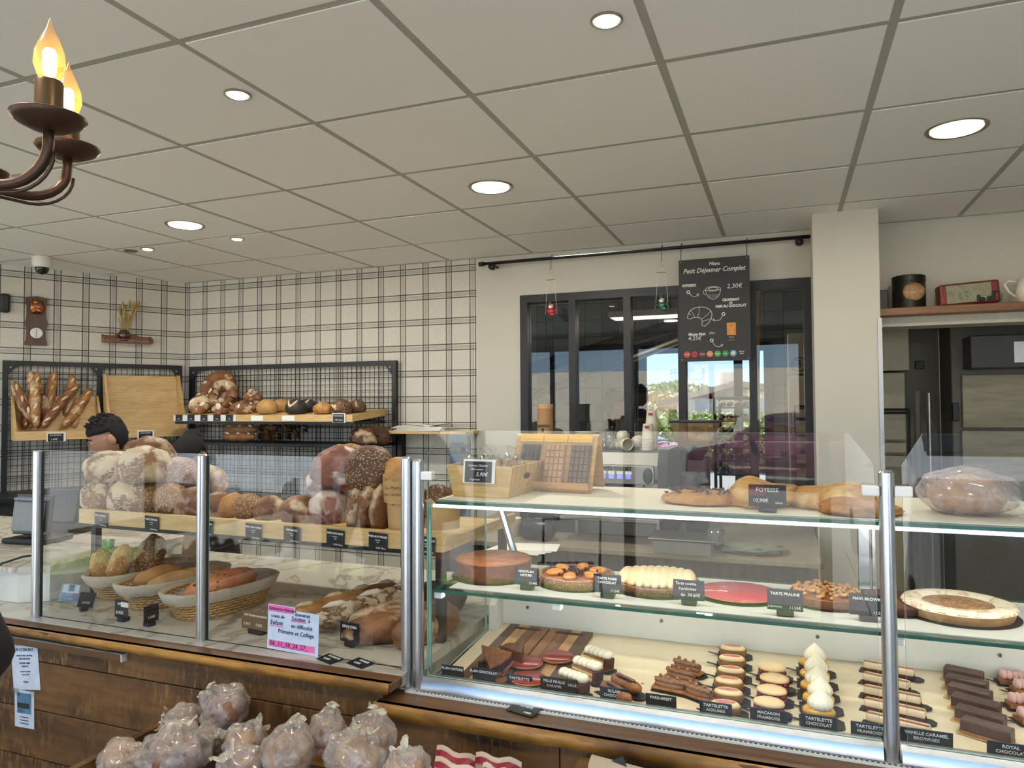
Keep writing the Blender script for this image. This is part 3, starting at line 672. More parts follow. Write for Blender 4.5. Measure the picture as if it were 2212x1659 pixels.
# end glass, deck, back panel, shelves
pane(sc, [(1.74, .856), (2.12, .882), (2.12, 1.33), (1.74, 1.33)], -.906, -.900, 'end_glass', 'X')
B().prism([(1.7355, .846), (2.23, .850), (2.23, .8525+.49*.072), (1.7355, .8522)], -.897, XR, 'X').obj('deck', flat('cream_deck', (238, 222, 190), .35, var=.02, scale=5), sc)
q = B(); q.box((-.897, 2.20, .8865), (XR, 2.235, .985)); q.prism([(2.155, .985), (2.235, .985), (2.235, .997), (2.185, .997)], -.897, XR, 'X'); q.obj('back_panel', M_wpl, sc)
B().box((-.897, 2.175, 1.0), (XR, 2.235, 1.018)).obj('air_slot', M_black, sc)
B().box((-.897, 2.14, 1.021), (XR, 2.235, 1.034), bev=.004).obj('back_rail', M_alu, sc)
B().prism([(2.13, .882), (2.20, .887), (2.20, .99), (2.17, .99), (2.13, .96)], -.897, -.875, 'X').obj('corner_bracket', M_wpl, sc)
for x in (-.79, -.36, .075, .51, .95):
    B().lathe([(.0055, 0), (.005, .003), (0, .003)], (x, 2.199, .945), 14, rot=(PI/2, 0, 0)).obj('screw', M_steel, sc)
    B().box((x-.0008, 2.1945, .941), (x+.0008, 2.196, .949)).obj('screw_slot', M_black, sc)
def shelf(z, y0, y1, x0=-.897):
    q = B(); q.box((x0, y0, z-.008), (XR, y1, z)); q.mi = [0, 0, 1, 1, 1, 1]; return q
M_gs = glassm('shelf_glass', (.9, .97, .94), .05)
shelf(1.105, 1.74, 2.13).obj('middle_shelf', [M_gs, M_edged], sc)
shelf(1.340, 1.755, 2.22).obj('top_shelf', [M_gs, M_edged], sc)
B().box((-.905, 1.757, 1.3225), (XR, 1.765, 1.3315)).obj('light_strip', flat('led_strip', (252, 252, 248), .4, emis=((255, 252, 246), .9)), sc)
for x0, x1 in ((-.89, .19), (.21, 1.3)):
    light('lamp_led_strip', 'AREA', ((x0+x1)/2, 1.762, 1.320), 1.3, (1, .97, .9), size=(x1-x0, .01), aim=((x0+x1)/2, 2.0, .9), shape='RECTANGLE')
    light('lamp_led_strip', 'AREA', ((x0+x1)/2, 2.12, 1.328), .35, (1, .97, .9), size=(x1-x0, .01), aim=((x0+x1)/2, 1.98, .9), shape='RECTANGLE')
    light('lamp_led_strip', 'AREA', ((x0+x1)/2, 1.75, 1.093), 1.0, (1, .94, .82), size=(x1-x0, .01), aim=((x0+x1)/2, 1.95, .88), shape='RECTANGLE')
    light('lamp_led_strip', 'AREA', ((x0+x1)/2, 2.12, 1.093), .5, (1, .94, .82), size=(x1-x0, .01), aim=((x0+x1)/2, 1.95, .88), shape='RECTANGLE')
B().box((-.90, 1.78, 1.3405), (XR, 2.21, 1.343)).obj('shelf_paper', flat('greaseproof_paper', (232, 226, 204), .6, var=.03, scale=6), sc)
B().box((-.86, 1.765, 1.1055), (XR, 2.1, 1.107)).obj('shelf_liner', flat('shelf_liner', (206, 206, 196), .4, var=.03), sc)
for x in (-.885, -.55, .22, 1.05):
    B().box((x-.011, 1.745, 1.079), (x+.011, 1.77, 1.0965), bev=.002).obj('shelf_clamp', M_white, sc)
# uprights carrying the shelves at the back
for x in (-.80, .195, 1.2):
    q = B()
    if x < 0: q.tube([(-.9, 2.19, 1.33), (-.80, 2.175, 1.04)], .013, 8)
    else: q.box((x-.014, 2.17, 1.035), (x+.014, 2.195, 1.33), bev=.002); q.box((x+.02, 2.17, 1.035), (x+.027, 2.195, 1.33))
    q.obj('upright', M_alu, sc)
for x in (-.905, .197): B().box((x-.004, 1.728, ZR+.05), (x+.004, 1.734, 1.34)).obj('mullion', M_edge, sc)
# glass and posts of the left counter
post(ct, -2.372, 1.697, ZL, 1.457, .0155); post(ct, -1.657, 1.697, ZL, 1.457, .0155); post(ct, -.954, 1.70, ZR+.002, 1.463, .0155)
for x in (-2.372, -1.657, -.954): B().box((x+.014, 1.70, ZL+.002), (x+.0185, 1.706, 1.452)).obj('gasket', M_rubber, ct)
for x0, x1 in ((-2.398, -1.675), (-1.640, -.97)):
    pane(ct, [(x0, ZL), (x1, ZL), (x1, 1.457), (x0, 1.457)], 1.704, 1.710)
B().blob((-2.386, 1.705, 1.43), (.014, .012, .014), 0, 1, 12).obj('clamp', flat('grey_clamp', (170, 170, 160)), ct, True)
# ------------------------------------------------------------------ raised till counter on the far left
tc_ = thing('till_counter', 'white till counter with a pale marble top left of the baskets', 'counter', (0, 0, 0))
B().prism([(-4.6, 1.77), (-2.60, 1.77), (-2.50, 1.84), (-2.50, 2.6), (-4.6, 2.6)], 1.008, 1.028, 'Z').obj('marble_top', M_marble, tc_)
B().prism([(-4.6, 1.79), (-2.60, 1.79), (-2.515, 1.85), (-2.515, 2.58), (-4.6, 2.58)], ZL+.001, 1.007, 'Z').obj('riser', M_wpl, tc_)
# ------------------------------------------------------------------ bread
C_FLOUR = crust('crust_flour_cracked', (112, 70, 40), (158, 108, 66), (216, 194, 158), .86, .07, cs=8)
C_FLOUR2 = crust('crust_flour_thick', (98, 62, 36), (150, 102, 62), (214, 194, 160), .55, .07, cs=11)
C_BROWN = crust('crust_brown', (90, 54, 32), (160, 106, 62), (212, 186, 150), .3, scale=1.3)
C_BAG = crust('crust_baguette', (134, 84, 42), (202, 146, 86), (222, 198, 160), .25, scale=1.4)
C_DARK = crust('crust_dark', (58, 32, 20), (110, 66, 36), (196, 168, 132), .12)
C_SEED = crust('crust_cereal', (120, 76, 38), (160, 110, 60), seed=((196, 166, 118), 130, .34))
C_SEEDD = crust('crust_seed_dark', (74, 46, 28), (112, 72, 42), seed=((176, 154, 120), 125, .28))
C_SESAME = crust('crust_sesame', (176, 128, 66), (202, 158, 94), seed=((222, 196, 148), 190, .18))
C_POPPY = crust('crust_poppy', (38, 36, 38), (62, 58, 58), seed=((24, 22, 24), 240, .2))
C_GOLD = crust('crust_golden', (166, 108, 54), (210, 156, 92))
C_PALE = crust('crust_pale', (190, 140, 80), (218, 176, 116))
C_ROLL = crust('crust_roll', (112, 74, 42), (152, 108, 66))
C_RED = crust('crust_walnut', (98, 56, 42), (160, 100, 76), (226, 206, 190), .3, scale=1.4)
M_score = flat('pale_score', (222, 192, 144), .8, var=.12, scale=60)
M_scored = flat('floury_white', (230, 214, 190), .9, var=.08, scale=60)
def loaf(name, label, loc, r, mat, rz=0, seed=0, group=None, rot=None, nz=.12, ns=2.6, flat_=.62, cat='bread', seg=26, scores=None, smat=None):
    o = B().blob((0, 0, r[2]*flat_), r, nz, ns, seg, seed, flat_).obj(name, mat, None, True, loc=loc)
    o.rotation_euler = rot or (0, 0, rz); tag(o, label, cat, group)
    for (az, el, ln, wd, tilt) in (scores or []):
        d = Vector((math.cos(el)*math.cos(az), math.cos(el)*math.sin(az), math.sin(el)))
        c = Vector((d.x*r[0], d.y*r[1], d.z*r[2]))*.97+Vector((0, 0, r[2]*flat_))
        q = B().blob((0, 0, 0), (ln, wd, .006), .3, 5, 12, seed+3).obj('score_mark', smat or M_score, o, True)
        q.location = c; q.rotation_euler = (d.to_track_quat('Z', 'X').to_matrix() @ Euler((0, 0, tilt)).to_matrix()).to_euler()
    return o
def stick(name, label, p0, p1, r, mat, seed=0, bend=.02, nsl=4, group=None, cat='bread', smat=None, up=Vector((0, -1, .3)), sq=1.0):
    """long loaf between two points, scored along its upper side"""
    p0, p1 = Vector(p0), Vector(p1); ax = p1-p0; L = ax.length; ax.normalize(); u = (up-ax*up.dot(ax)).normalized(); w = ax.cross(u)
    n = 22; seg = 14; vs = []
    def ctr(t): return p0+ax*L*t+w*bend*math.sin(PI*t)
    def rad(t): return r*max(.02, (1-abs(2*t-1)**3.2))**.5*(1+.08*noise.noise(Vector((t*5, seed*3.1, 0))))
    for i in range(n+1):
        t = i/n; c = ctr(t); rr = rad(t)*(1+.07*math.cos(t*nsl*2*PI))
        for k in range(seg):
            a = 2*PI*k/seg; vs.append(c+(u*math.cos(a)*sq+w*math.sin(a))*rr)
    fs = [(i*seg+k, i*seg+(k+1) % seg, (i+1)*seg+(k+1) % seg, (i+1)*seg+k) for i in range(n) for k in range(seg)]+[tuple(range(seg)), tuple(n*seg+k for k in range(seg))]
    base = p0.copy(); q = B(); q.add([v-base for v in vs], fs); o = q.obj(name, mat, None, True, loc=base); tag(o, label, cat, group)
    rnd = random.Random(seed)
    for i in range(nsl):
        t = (i+.6)/(nsl+.2); c = ctr(t)+u*rad(t)*.97*sq-base; dr = (ax+w*.35).normalized()
        h = L/nsl*.3; s_ = B().tube([c-dr*h, c-dr*h*.4+u*.003, c+dr*h*.4+u*.003, c+dr*h], [.001, r*.22, r*.26, .001], 6).obj('score_mark', smat or (M_score if rnd.random() < .6 else M_scored), o, True)
    return o
def torus(name, label, loc, R, r, mat, rot, seed=0, group=None, patches=3):
    q = B(); pts = [(R*math.cos(2*PI*k/28), R*math.sin(2*PI*k/28), 0) for k in range(29)]
    q.tube(pts, [r*(1+.16*noise.noise(Vector((math.cos(2*PI*k/28)*2, math.sin(2*PI*k/28)*2, seed)))) for k in range(28)]+[r*(1+.16*noise.noise(Vector((2, 0, seed))))], 14, False)
    o = q.obj(name, mat, None, True, loc=loc); o.rotation_euler = rot; tag(o, label, 'bread', group)
    for k in range(patches):
        a = 2*PI*(k+.3*seed)/patches
        s_ = B().blob((R*math.cos(a), R*math.sin(a), r*.9), (.026, .014, .006), .4, 4, 12, k, rot=(0, 0, a+1)).obj('flour_patch', M_scored, o, True)
    return o
# --- wooden display box with baguettes on the left rack
bx = tilt_box('pale wooden box full of baguettes on the left mesh rack', 1.16, .30, 'tilted wooden boxes on the mesh rack')
bx2 = tilt_box('empty pale wooden box with a tall sloping back on the mesh rack', .615, .46, 'tilted wooden boxes on the mesh rack')
def LWp(px, py, off):   # pixel onto a plane parallel to the left wall
    r_ = ray(px, py); A2 = LA+LN*off; t = LN.dot(A2)/LN.dot(Vector((r_.x, r_.y))); return CP+r_*t
upL = Vector((LN.x, LN.y, .3))
bag = [((84, 925), (28, 822), .19, 'leftmost baguette leaning out to the left of the wooden box'), ((66, 925), (66, 800), .12, 'dark baguette at the back left of the wooden box'),
       ((78, 924), (82, 805), .21, 'tall dark baguette standing upright at the left of the box'), ((100, 922), (90, 850), .13, 'pale baguette half hidden in the middle of the box'),
       ((108, 900), (118, 802), .10, 'flour speckled baguette at the back centre of the box'), ((140, 900), (156, 810), .09, 'dark baguette at the back right of the box'),
       ((92, 922), (172, 830), .21, 'long golden baguette crossing the front of the box'), ((134, 924), (196, 838), .17, 'rightmost baguette leaning out to the right of the box'),
       ((160, 925), (168, 860), .11, 'short baguette low at the right of the box'), ((52, 926), (56, 860), .14, 'baguette end low at the left of the box')]
for k, (a, b, off, lab) in enumerate(bag):
    stick('baguette', lab, LWp(a[0], a[1], off+.0), LWp(b[0], b[1], off*.8), .034, C_BAG if k % 3 else C_BROWN, k, .012*(1 if k % 2 else -1), 4, 'baguettes in the wooden box', up=upL)
# --- price cards on the boxes
for a, s1, s2, lab in ((.93, 'PATE TRADITION', '1.40€', 'black price card reading 1.40 on the baguette box'), (.385, 'PLATE CLASSIQUE', '1.30€', 'black price card reading 1.30 on the empty wooden box')):
    p = leftw(a, .296 if a > .5 else .346, 1.375); price(None, p, .09, .052, s1, [(s2, .34, -.1, .25)], lab, rz=LROT, ts=.0085, frame=.008)
# --- back wall shelf with round breads
bs = thing('bread_shelf', 'pale oak bread shelf with a white price rail on the back wall rack', 'shelf', (-4.1, 3.93, 1.545))
B().prism([(0, -.045), (0, 0), (.42, .035), (.42, -.01)], 0, 1.5, 'X').obj('board', M_oak, bs)
B().box((0, -.002, -.045), (1.5, 0, .0)).obj('front_edge', M_oak, bs)
B().box((0, -.005, -.044), (.56, -.0021, -.002)).obj('price_rail', M_wpl, bs)
B().box((0, .01, -.064), (1.5, .4, -.046)).obj('bracket_rail', M_black, bs)
for x in (.69, .95): B().box((x, -.004, -.04), (x+.1, -.0021, -.006)).obj('white_label', M_white, bs)
for k, (px, s_) in enumerate(((386, '3.75€'), (412, '1.55€'), (440, '2.05€'), (468, '1.95€'), (495, '1.25€'))):
    p = onY(px, 905, 3.92); price(None, (p.x, 3.922, 1.503), .062, .045, '', [(s_, .24, 0, .3)], 'black price card %s, %s from the left on the oak bread shelf' % (s_.replace('€', ''), ['first', 'second', 'third', 'fourth', 'fifth'][k]), group='price cards on the bread shelf')
p = onY(731, 900, 3.92); price(None, (p.x, 3.92, 1.495), .085, .055, 'PAIN DE GRAINES', [('1.90€ /pièce', .24, 0, .3)], 'black handwritten card at the right end of the oak bread shelf', ts=.009, script=True, frame=.006)
def BW(px, py, Y): return onY(px, py, Y)
g = 'breads on the back wall shelf'
def onshelf(px, Y): x = onY(px, 890, Y).x; return Vector((x, Y, 1.547+(Y-3.93)*.083))
p = onshelf(466, 4.22); torus('crown_bread', 'largest dark crown loaf leaning on the grid at the back', (p.x, 4.24, p.z+.155), .115, .046, C_BROWN, (1.25, 0, 0), 1, g)
p = onshelf(472, 4.12); torus('crown_bread', 'crown loaf with a white split leaning before the largest one', (p.x, 4.15, p.z+.12), .09, .04, C_BROWN, (1.15, .2, 0), 2, g)
p = onshelf(442, 4.08); torus('crown_bread', 'crown loaf at the left with two pale floury patches', (p.x, 4.09, p.z+.095), .072, .036, C_BROWN, (1.0, -.3, 0), 4, g)
p = onshelf(428, 3.99); torus('crown_bread', 'smallest crown loaf at the front left of the shelf', (p.x, 4.0, p.z+.068), .042, .034, C_BROWN, (1.1, 0, .3), 3, g, 2)
o = loaf('flower_bread', 'flower shaped loaf with a white floured centre', onshelf(482, 4.0), (.062, .05, .05), C_BROWN, seed=2, group=g, nz=.05)
for k in range(6):
    a = 2*PI*k/6+.4; B().blob((.05*math.cos(a), -.025, .05+.045*math.sin(a)), (.026, .028, .024), .1, 3, 12, k).obj('petal', C_FLOUR2 if k % 2 else C_BROWN, o, True)
B().blob((0, -.048, .052), (.025, .008, .024), .1, 3, 14).obj('flour_patch', M_scored, o, True)
loaf('split_bread', 'round split brown loaf right of the flower shaped loaf', onshelf(528, 4.0), (.068, .06, .058), C_BROWN, seed=5, group=g, nz=.2, scores=[(-1.6, .3, .018, .012, 0)], smat=M_scored)
o = loaf('bun_cluster', 'cluster of floured buns behind the split brown loaf', onshelf(552, 4.14), (.06, .05, .07), C_BROWN, seed=8, group=g, nz=.1)
for k, (x, z) in enumerate(((-.05, .1), (.0, .085), (.05, .1), (.0, .14), (-.02, .12), (.045, .06))): B().blob((x, -.03, z), (.034, .03, .028), .15, 3, 12, k).obj('bun', C_FLOUR2 if k % 2 else C_BROWN, o, True)
loaf('sesame_bread', 'pale round sesame loaf near the middle of the shelf', onshelf(577, 3.99), (.075, .065, .062), C_SESAME, seed=3, group=g, nz=.05)
loaf('sesame_bread', 'pale sesame loaf mostly hidden behind the first one', onshelf(608, 4.16), (.07, .06, .055), C_SESAME, seed=4, group=g, nz=.05)
cr_ = [(-1.9, .55, .034, .008, .7), (-1.2, .55, .034, .008, -.7), (-1.6, .25, .012, .014, 0)]
loaf('poppy_bread', 'black poppy seed loaf with a pale cross cut', onshelf(640, 3.99), (.078, .066, .062), C_POPPY, seed=5, group=g, nz=.05, scores=cr_)
loaf('poppy_bread', 'black poppy seed loaf hidden behind the other one', onshelf(664, 4.13), (.07, .06, .056), C_POPPY, seed=6, group=g, nz=.05, scores=cr_[:2])
loaf('golden_roll', 'small smooth golden loaf between the black and the seeded loaves', onshelf(697, 3.99), (.068, .055, .047), C_GOLD, seed=7, group=g, nz=.05, scores=[(-1.5, .7, .03, .004, .3), (-1.2, .6, .03, .004, .3)])
loaf('seeded_bread', 'long seeded loaf with a pale cut at the right of the shelf', onshelf(738, 3.98), (.072, .06, .06), C_SEEDD, seed=8, group=g, nz=.08, scores=[(-2.0, .2, .03, .01, 1.2), (-1.7, .1, .02, .01, .2)])
loaf('seeded_bread', 'seeded loaf behind, last at the right end of the shelf', onshelf(772, 4.10), (.065, .055, .052), C_SEEDD, seed=9, group=g, nz=.08, scores=[(-1.2, .4, .025, .006, .2)])
# --- lower shelf on the back wall rack
ls = thing('bread_shelf', 'lower dark shelf of the back wall rack holding long rolls', 'shelf', (-4.3, 3.95, 1.33))
B().box((0, 0, 0), (1.78, .38, .02), bev=.003).obj('board', M_black, ls)
g = 'long rolls stacked on the lower shelf'
for k, (x0, x1, y) in enumerate(((480, 552, 978), (484, 556, 965), (480, 552, 950), (482, 556, 936), (486, 556, 922))):
    a, b = onY(x0, y, 4.02), onY(x1, y-2, 4.02); zz = 1.351+.038+k*.052; a.z = b.z = zz
    stick('long_roll', ['lowest', 'second from the bottom', 'middle', 'fourth up', 'topmost'][k]+' pale long roll of the front stack under the oak shelf', a, b, .032, C_ROLL, k, .004, 3, g, up=Vector((0, -.4, 1)))
for k, (x0, x1) in enumerate(((558, 596), (560, 598), (556, 594))):
    a, b = onY(x0, 950, 4.16), onY(x1, 950, 4.16); a.z = b.z = 1.351+.04+k*.055
    stick('long_roll', ['lowest', 'middle', 'topmost'][k]+' dark long roll of the stack behind', a, b, .032, C_ROLL, k+9, .004, 2, g, up=Vector((0, -.4, 1)))
random.seed(11)
for k in range(12):
    px = 585+k*7.0; a = onY(px, 975, 4.08+.06*(k % 3)); a.z = 1.355+.05*((k*5) % 3)+.02; d = Vector((random.uniform(-.5, .5), random.uniform(-1, -.2), random.uniform(.1, .8))).normalized()*.07
    q = B().tube([(0, 0, 0), d*.5+Vector((0, 0, .012)), d, d*1.35], [.006, .02, .016, .002], 7).obj('twist_pastry', C_DARK, None, True, loc=a); tag(q, 'dark twisted pastry, %s from the left in the pile beside the long rolls' % ['first', 'second', 'third', 'fourth', 'fifth', 'sixth', 'seventh', 'eighth', 'ninth', 'tenth', 'eleventh', 'twelfth'][k], 'pastry', 'dark twisted pastries in a pile')
for k, (px, y) in enumerate(((788, 4.05), (812, 4.12))):
    x = onY(px, 975, y).x; loaf('rye_bread', ['front dark loaf above the left counter glass, right of the pastry pile', 'back dark loaf above the left counter glass, right of the pastry pile'][k], (x, y, 1.35), (.1, .07, .07), C_DARK, .3*k, k+20, nz=.25)
# --- raised bread shelf on the counter
XA, YA, XB, YB2, ZS = -2.463, 1.92, -.935, 1.88, 1.178
SR = math.atan2(YB2-YA, XB-XA); SL = math.hypot(XB-XA, YB2-YA)
rs = thing('counter_shelf', 'long pale oak bread stand on black legs along the counter', 'shelf', (XA, YA, ZS), SR)
B().box((0, 0, -.006), (SL, .02, .047), bev=.002).obj('front_board', M_oak, rs)
B().box((0, .021, -.006), (SL, .56, .006), bev=.001).obj('deck_board', M_oak, rs)
B().box((SL-.016, .021, .007), (SL, .56, .03)).obj('side_board', M_oaky, rs)
B().box((.0, .021, .007), (.016, .56, .03)).obj('side_board', M_oaky, rs)
for x in (.02, SL-.045):
    for y in (.035, .5): B().box((x, y, ZL-ZS+.001), (x+.025, y+.025, -.0265)).obj('leg', M_black, rs)
B().box((.02, .035, -.026), (SL-.02, .06, -.0065)).obj('frame_rail', M_black, rs); B().box((.02, .5, -.026), (SL-.02, .525, -.0065)).obj('frame_rail', M_black, rs)
def onrs(px, d):      # spot on the stand under a pixel column at depth d behind its front
    x = onY(px, 1080, YA+d-(.02 if px > 600 else 0)).x; return Vector((x, YA+d-(x-XA)*.026, ZS+.0065))
g = 'loaves on the counter bread stand'
def ml(px, py, d, r, mat, lab, **k):
    p = onrs(px, d); zc = onY(px, py, p.y).z; base = p.z; n = k.pop('name', 'round_loaf')
    o = loaf(n, lab, Vector((p.x, p.y, max(base, zc-r[2]*.62))), r, mat, group=g, **k); return o
ml(224, 1074, .11, (.078, .08, .078), C_FLOUR, 'cracked floury loaf at the far left of the bottom row', seed=1)
ml(285, 1078, .10, (.084, .08, .078), C_FLOUR, 'whitest floury loaf, second in the bottom row', seed=2)
ml(240, 1014, .13, (.105, .09, .075), C_FLOUR, 'floury loaf on top at the left of the bread stand', seed=3)
ml(315, 1010, .12, (.105, .09, .082), C_FLOUR, 'big floury loaf on top, second from the left', seed=4)
ml(322, 985, .27, (.115, .09, .08), C_FLOUR2, 'highest floury loaf at the back of the pile', seed=5)
ml(268, 1050, .30, (.1, .09, .09), C_FLOUR2, 'floury loaf hidden at the back left of the bottom row', seed=25)
ml(334, 1082, .13, (.045, .06, .066), C_SEED, 'narrow cereal loaf beside the whitest floury loaf', seed=6)
ml(374, 1083, .10, (.066, .06, .066), C_SEED, 'cereal loaf with coarse grains in the bottom row', seed=7)
ml(345, 1040, .20, (.07, .07, .06), C_GOLD, 'golden loaf squeezed behind the cereal loaves', seed=8)
ml(392, 1022, .20, (.085, .07, .06), C_SEED, 'cereal loaf lying on top left of the metal post', seed=9)
ml(425, 1092, .12, (.07, .07, .066), C_BROWN, 'brown country loaf partly behind the middle metal post', seed=10)
ml(478, 1096, .12, (.062, .06, .055), C_BROWN, 'brown country loaf just right of the middle metal post', seed=11)
ml(512, 1096, .12, (.04, .06, .052), C_GOLD, 'narrow golden loaf right of the middle metal post', seed=12)
ml(545, 1098, .12, (.045, .06, .052), C_SEED, 'seeded loaf in the middle of the stand', seed=13)
ml(592, 1102, .13, (.055, .06, .05), C_BROWN, 'low brown loaf in the middle of the stand', seed=14)
ml(450, 1040, .24, (.08, .08, .06), C_BROWN, 'brown loaf behind the middle metal post', seed=24)
ml(650, 1105, .12, (.07, .07, .055), C_BROWN, 'brown loaf left of the walnut loaves', seed=15)
ml(715, 1100, .14, (.08, .07, .068), C_RED, 'walnut loaf in the bottom row', seed=16, name='walnut_loaf')
ml(738, 1015, .15, (.105, .08, .078), C_RED, 'large reddish walnut loaf on top of the pile', seed=17, name='walnut_loaf')
ml(712, 1045, .26, (.08, .08, .06), C_RED, 'walnut loaf at the back under the large one', seed=18, name='walnut_loaf')
ml(752, 985, .28, (.08, .06, .045), C_SEED, 'flat seeded loaf on the very top behind the walnut loaf', seed=19)
ml(805, 1020, .14, (.092, .08, .088), C_SEEDD, 'tall grain covered loaf on top near the right', seed=20, name='grain_loaf')
for k, px in enumerate((782, 806, 832)): ml(px, 1104, .10, (.03, .07, .085), C_FLOUR2 if k == 0 else C_BROWN, ['striped floured', 'middle brown', 'right brown'][k]+' slice-thin loaf standing on edge', seed=21+k, name='fig_loaf')
ml(868, 1030, .16, (.07, .07, .065), C_GOLD, 'golden fruit loaf behind the printed paper bag', seed=26, name='fruit_loaf')
ml(905, 1100, .12, (.06, .07, .07), C_SEEDD, 'dark seeded loaf in a paper bag near the metal posts', seed=27, name='grain_loaf')
ml(955, 1095, .14, (.06, .07, .07), C_SEEDD, 'dark seeded loaf at the right end of the bread stand', seed=28, name='grain_loaf')
M_kraft = flat('kraft_paper', (196, 158, 104), .7, var=.05)
def kraft(px, py, d, w, h, lab, lines=None, tilt=.1):
    p = onrs(px, d); z = onY(px, py, p.y).z; t = thing('paper_bag', lab, 'bag', (p.x, p.y, z), SR+tilt, 'paper bags on the bread stand')
    q = B(); n = 10; vs = []
    for s_ in (0, 1):
        for i in range(n+1):
            x = -w/2+w*i/n; vs += [(x, -.05*(1-(2*i/n-1)**2)*(1 if s_ == 0 else -.6), 0), (x*1.05, -.06*(1-(2*i/n-1)**2)*(1 if s_ == 0 else -.6), h*(1 if s_ else .85)+.006*math.sin(i*2.1))]
    fs = [(o_+2*i, o_+2*i+2, o_+2*i+3, o_+2*i+1) for o_ in (0, 2*(n+1)) for i in range(n)]; q.add(vs, fs); q.obj('paper', M_kraft, t, True)
    for i, s_ in enumerate(lines or []): text(s_, .014, t, (-.0, -.066, h*.6-i*.02), flat('brown_ink', (96, 66, 40)), align='CENTER', shear=.3)
    return t
kraft(875, 1085, .07, .13, .085, 'brown paper bag with handwriting style print near the posts', ['Le Maître', 'des céréales'])
kraft(878, 1142, .09, .12, .1, 'brown paper bag around the dark seeded loaf', tilt=-.1)
kraft(958, 1140, .12, .12, .11, 'brown paper bag at the right end of the bread stand', tilt=.15)
# tags along the front board
tg = [(212, 1112, 'PAIN COMPLET', 'pain complet'), (325, 1118, 'PAIN CÉRÉALES', 'cereal bread'), (444, 1127, 'PAIN CAMPAGNE', 'country bread, half behind the post'), (550, 1134, 'PAIN CHIA FORME', 'chia bread'),
      (635, 1139, 'PAIN SEIGLE', 'rye bread'), (730, 1144, 'PAIN AUX NOIX', 'walnut bread'), (823, 1150, 'PAIN AUX FIGUES', 'fig bread'), (926, 1158, 'PAIN NORDIQUE', 'nordic bread at the right end')]
for px, py, s_, lab in tg:
    x = onY(px, py, 1.9).x; y = YA-(x-XA)*.026
    price(None, (x, y-.0035, ZS-.012), .066, .052, s_, [('à la farine', .09, 0, .58), ('T 80', .1, 0, .44), ('2.50€ /Pièce', .13, .16, .12)], 'black price card for %s on the bread stand' % lab, rz=SR+.0, ts=.0082, rot=(.06, .05, SR), group='price cards on the bread stand')
# ------------------------------------------------------------------ wicker baskets
M_wick = flat('wicker', (196, 156, 98), .6, var=.22, scale=90)
M_linen = flat('linen_liner', (196, 184, 162), .9, var=.08, scale=90, bump=.15)
def basket(x, y, rz, label, L=.40, Wd=.21, Hh=.085):
    t = thing('wicker_basket', label, 'basket', (x, y, ZL+.001), rz, 'wicker bread baskets')
    def outl(a, h): f = .78+.22*h; s_ = lambda v, e: math.copysign(abs(v)**e, v); return Vector((s_(math.cos(a), .85)*Wd/2*f, s_(math.sin(a), .85)*L/2*f, 0))
    q = B(); rows_ = 9; ns_ = 30
    for r_ in range(rows_):
        pts = []
        for k in range(ns_*2+1):
            a = 2*PI*k/(ns_*2); h = (r_+.5)/rows_; p = outl(a, h); nrm = p.normalized()
            pts.append(p+nrm*(.0035 if (k//1+r_) % 2 else -.0035)+Vector((0, 0, h*Hh+.004)))
        q.tube(pts, .0043, 5, False)
    tag(q.obj('woven_wall', M_wick, t, True), None, None, kind='stuff')
    q = B()
    for k in range(ns_): a = 2*PI*(k+.25)/ns_; q.tube([outl(a, .0)+Vector((0, 0, .002)), outl(a, 1)+Vector((0, 0, Hh+.004))], .002, 5)
    tag(q.obj('stakes', M_wick, t), None, None, kind='stuff')
    B().prism([(outl(2*PI*k/24, 0).x, outl(2*PI*k/24, 0).y) for k in range(24)], 0, .006, 'Z').obj('base', M_wick, t)
    q = B(); vs = []; n = 40; prof = [(.86, .0, .012), (.97, .0, Hh-.01), (1.03, .0, Hh+.012), (1.08, .0, Hh+.006), (1.085, .0, Hh-.022), (1.07, .0, Hh-.03)]
    for f, _, z in prof:
        for k in range(n):
            a = 2*PI*k/n; p = outl(a, z/Hh)*f; vs.append((p.x, p.y, z+.004*noise.noise(Vector((k*.9, z*90, x*9)))+(0 if z > Hh-.015 else 0)))
    fs = [(i*n+k, i*n+(k+1) % n, (i+1)*n+(k+1) % n, (i+1)*n+k) for i in range(len(prof)-1) for k in range(n)]; fs.append(tuple(range(n)))
    q.add(vs, fs); q.obj('linen_liner', M_linen, t, True)
    return t
C_CHEESE = crust('crust_grated_cheese', (176, 120, 66), (214, 166, 104), seed=((226, 190, 134), 120, .3))
C_OLIVE = crust('crust_olive', (196, 112, 62), (222, 148, 90), seed=((60, 40, 34), 40, .16))
bk = [(-2.325, 2.08, -.12), (-2.095, 2.02, -.16), (-1.845, 1.985, -.2)]
basket(*bk[0], 'left wicker basket with a linen liner holding cheese topped loaves')
basket(*bk[1], 'middle wicker basket with a linen liner holding small rolls')
basket(*bk[2], 'right wicker basket with a linen liner holding an olive loaf')
g = 'loaves in the wicker baskets'
z0 = ZL+.02
loaf('cheese_loaf', 'grated cheese loaf standing up at the left of the first basket', (-2.385, 1.955, z0+.03), (.03, .04, .068), C_CHEESE, seed=1, group=g, rot=(-.15, -.35, -.2), flat_=.95, nz=.15)
loaf('cheese_loaf', 'largest grated cheese loaf in the middle of the first basket', (-2.325, 1.95, z0+.03), (.036, .04, .078), C_CHEESE, seed=2, group=g, rot=(-.2, .25, -.2), flat_=.95, nz=.15)
loaf('cheese_loaf', 'darker cheese loaf at the back of the first basket', (-2.29, 2.06, z0+.03), (.05, .05, .09), C_SEED, seed=3, group=g, rot=(-.2, .15, -.2), flat_=.9, nz=.15)
M_film = glassm('clear_film', (.97, .97, .95), .05, .03, .1)
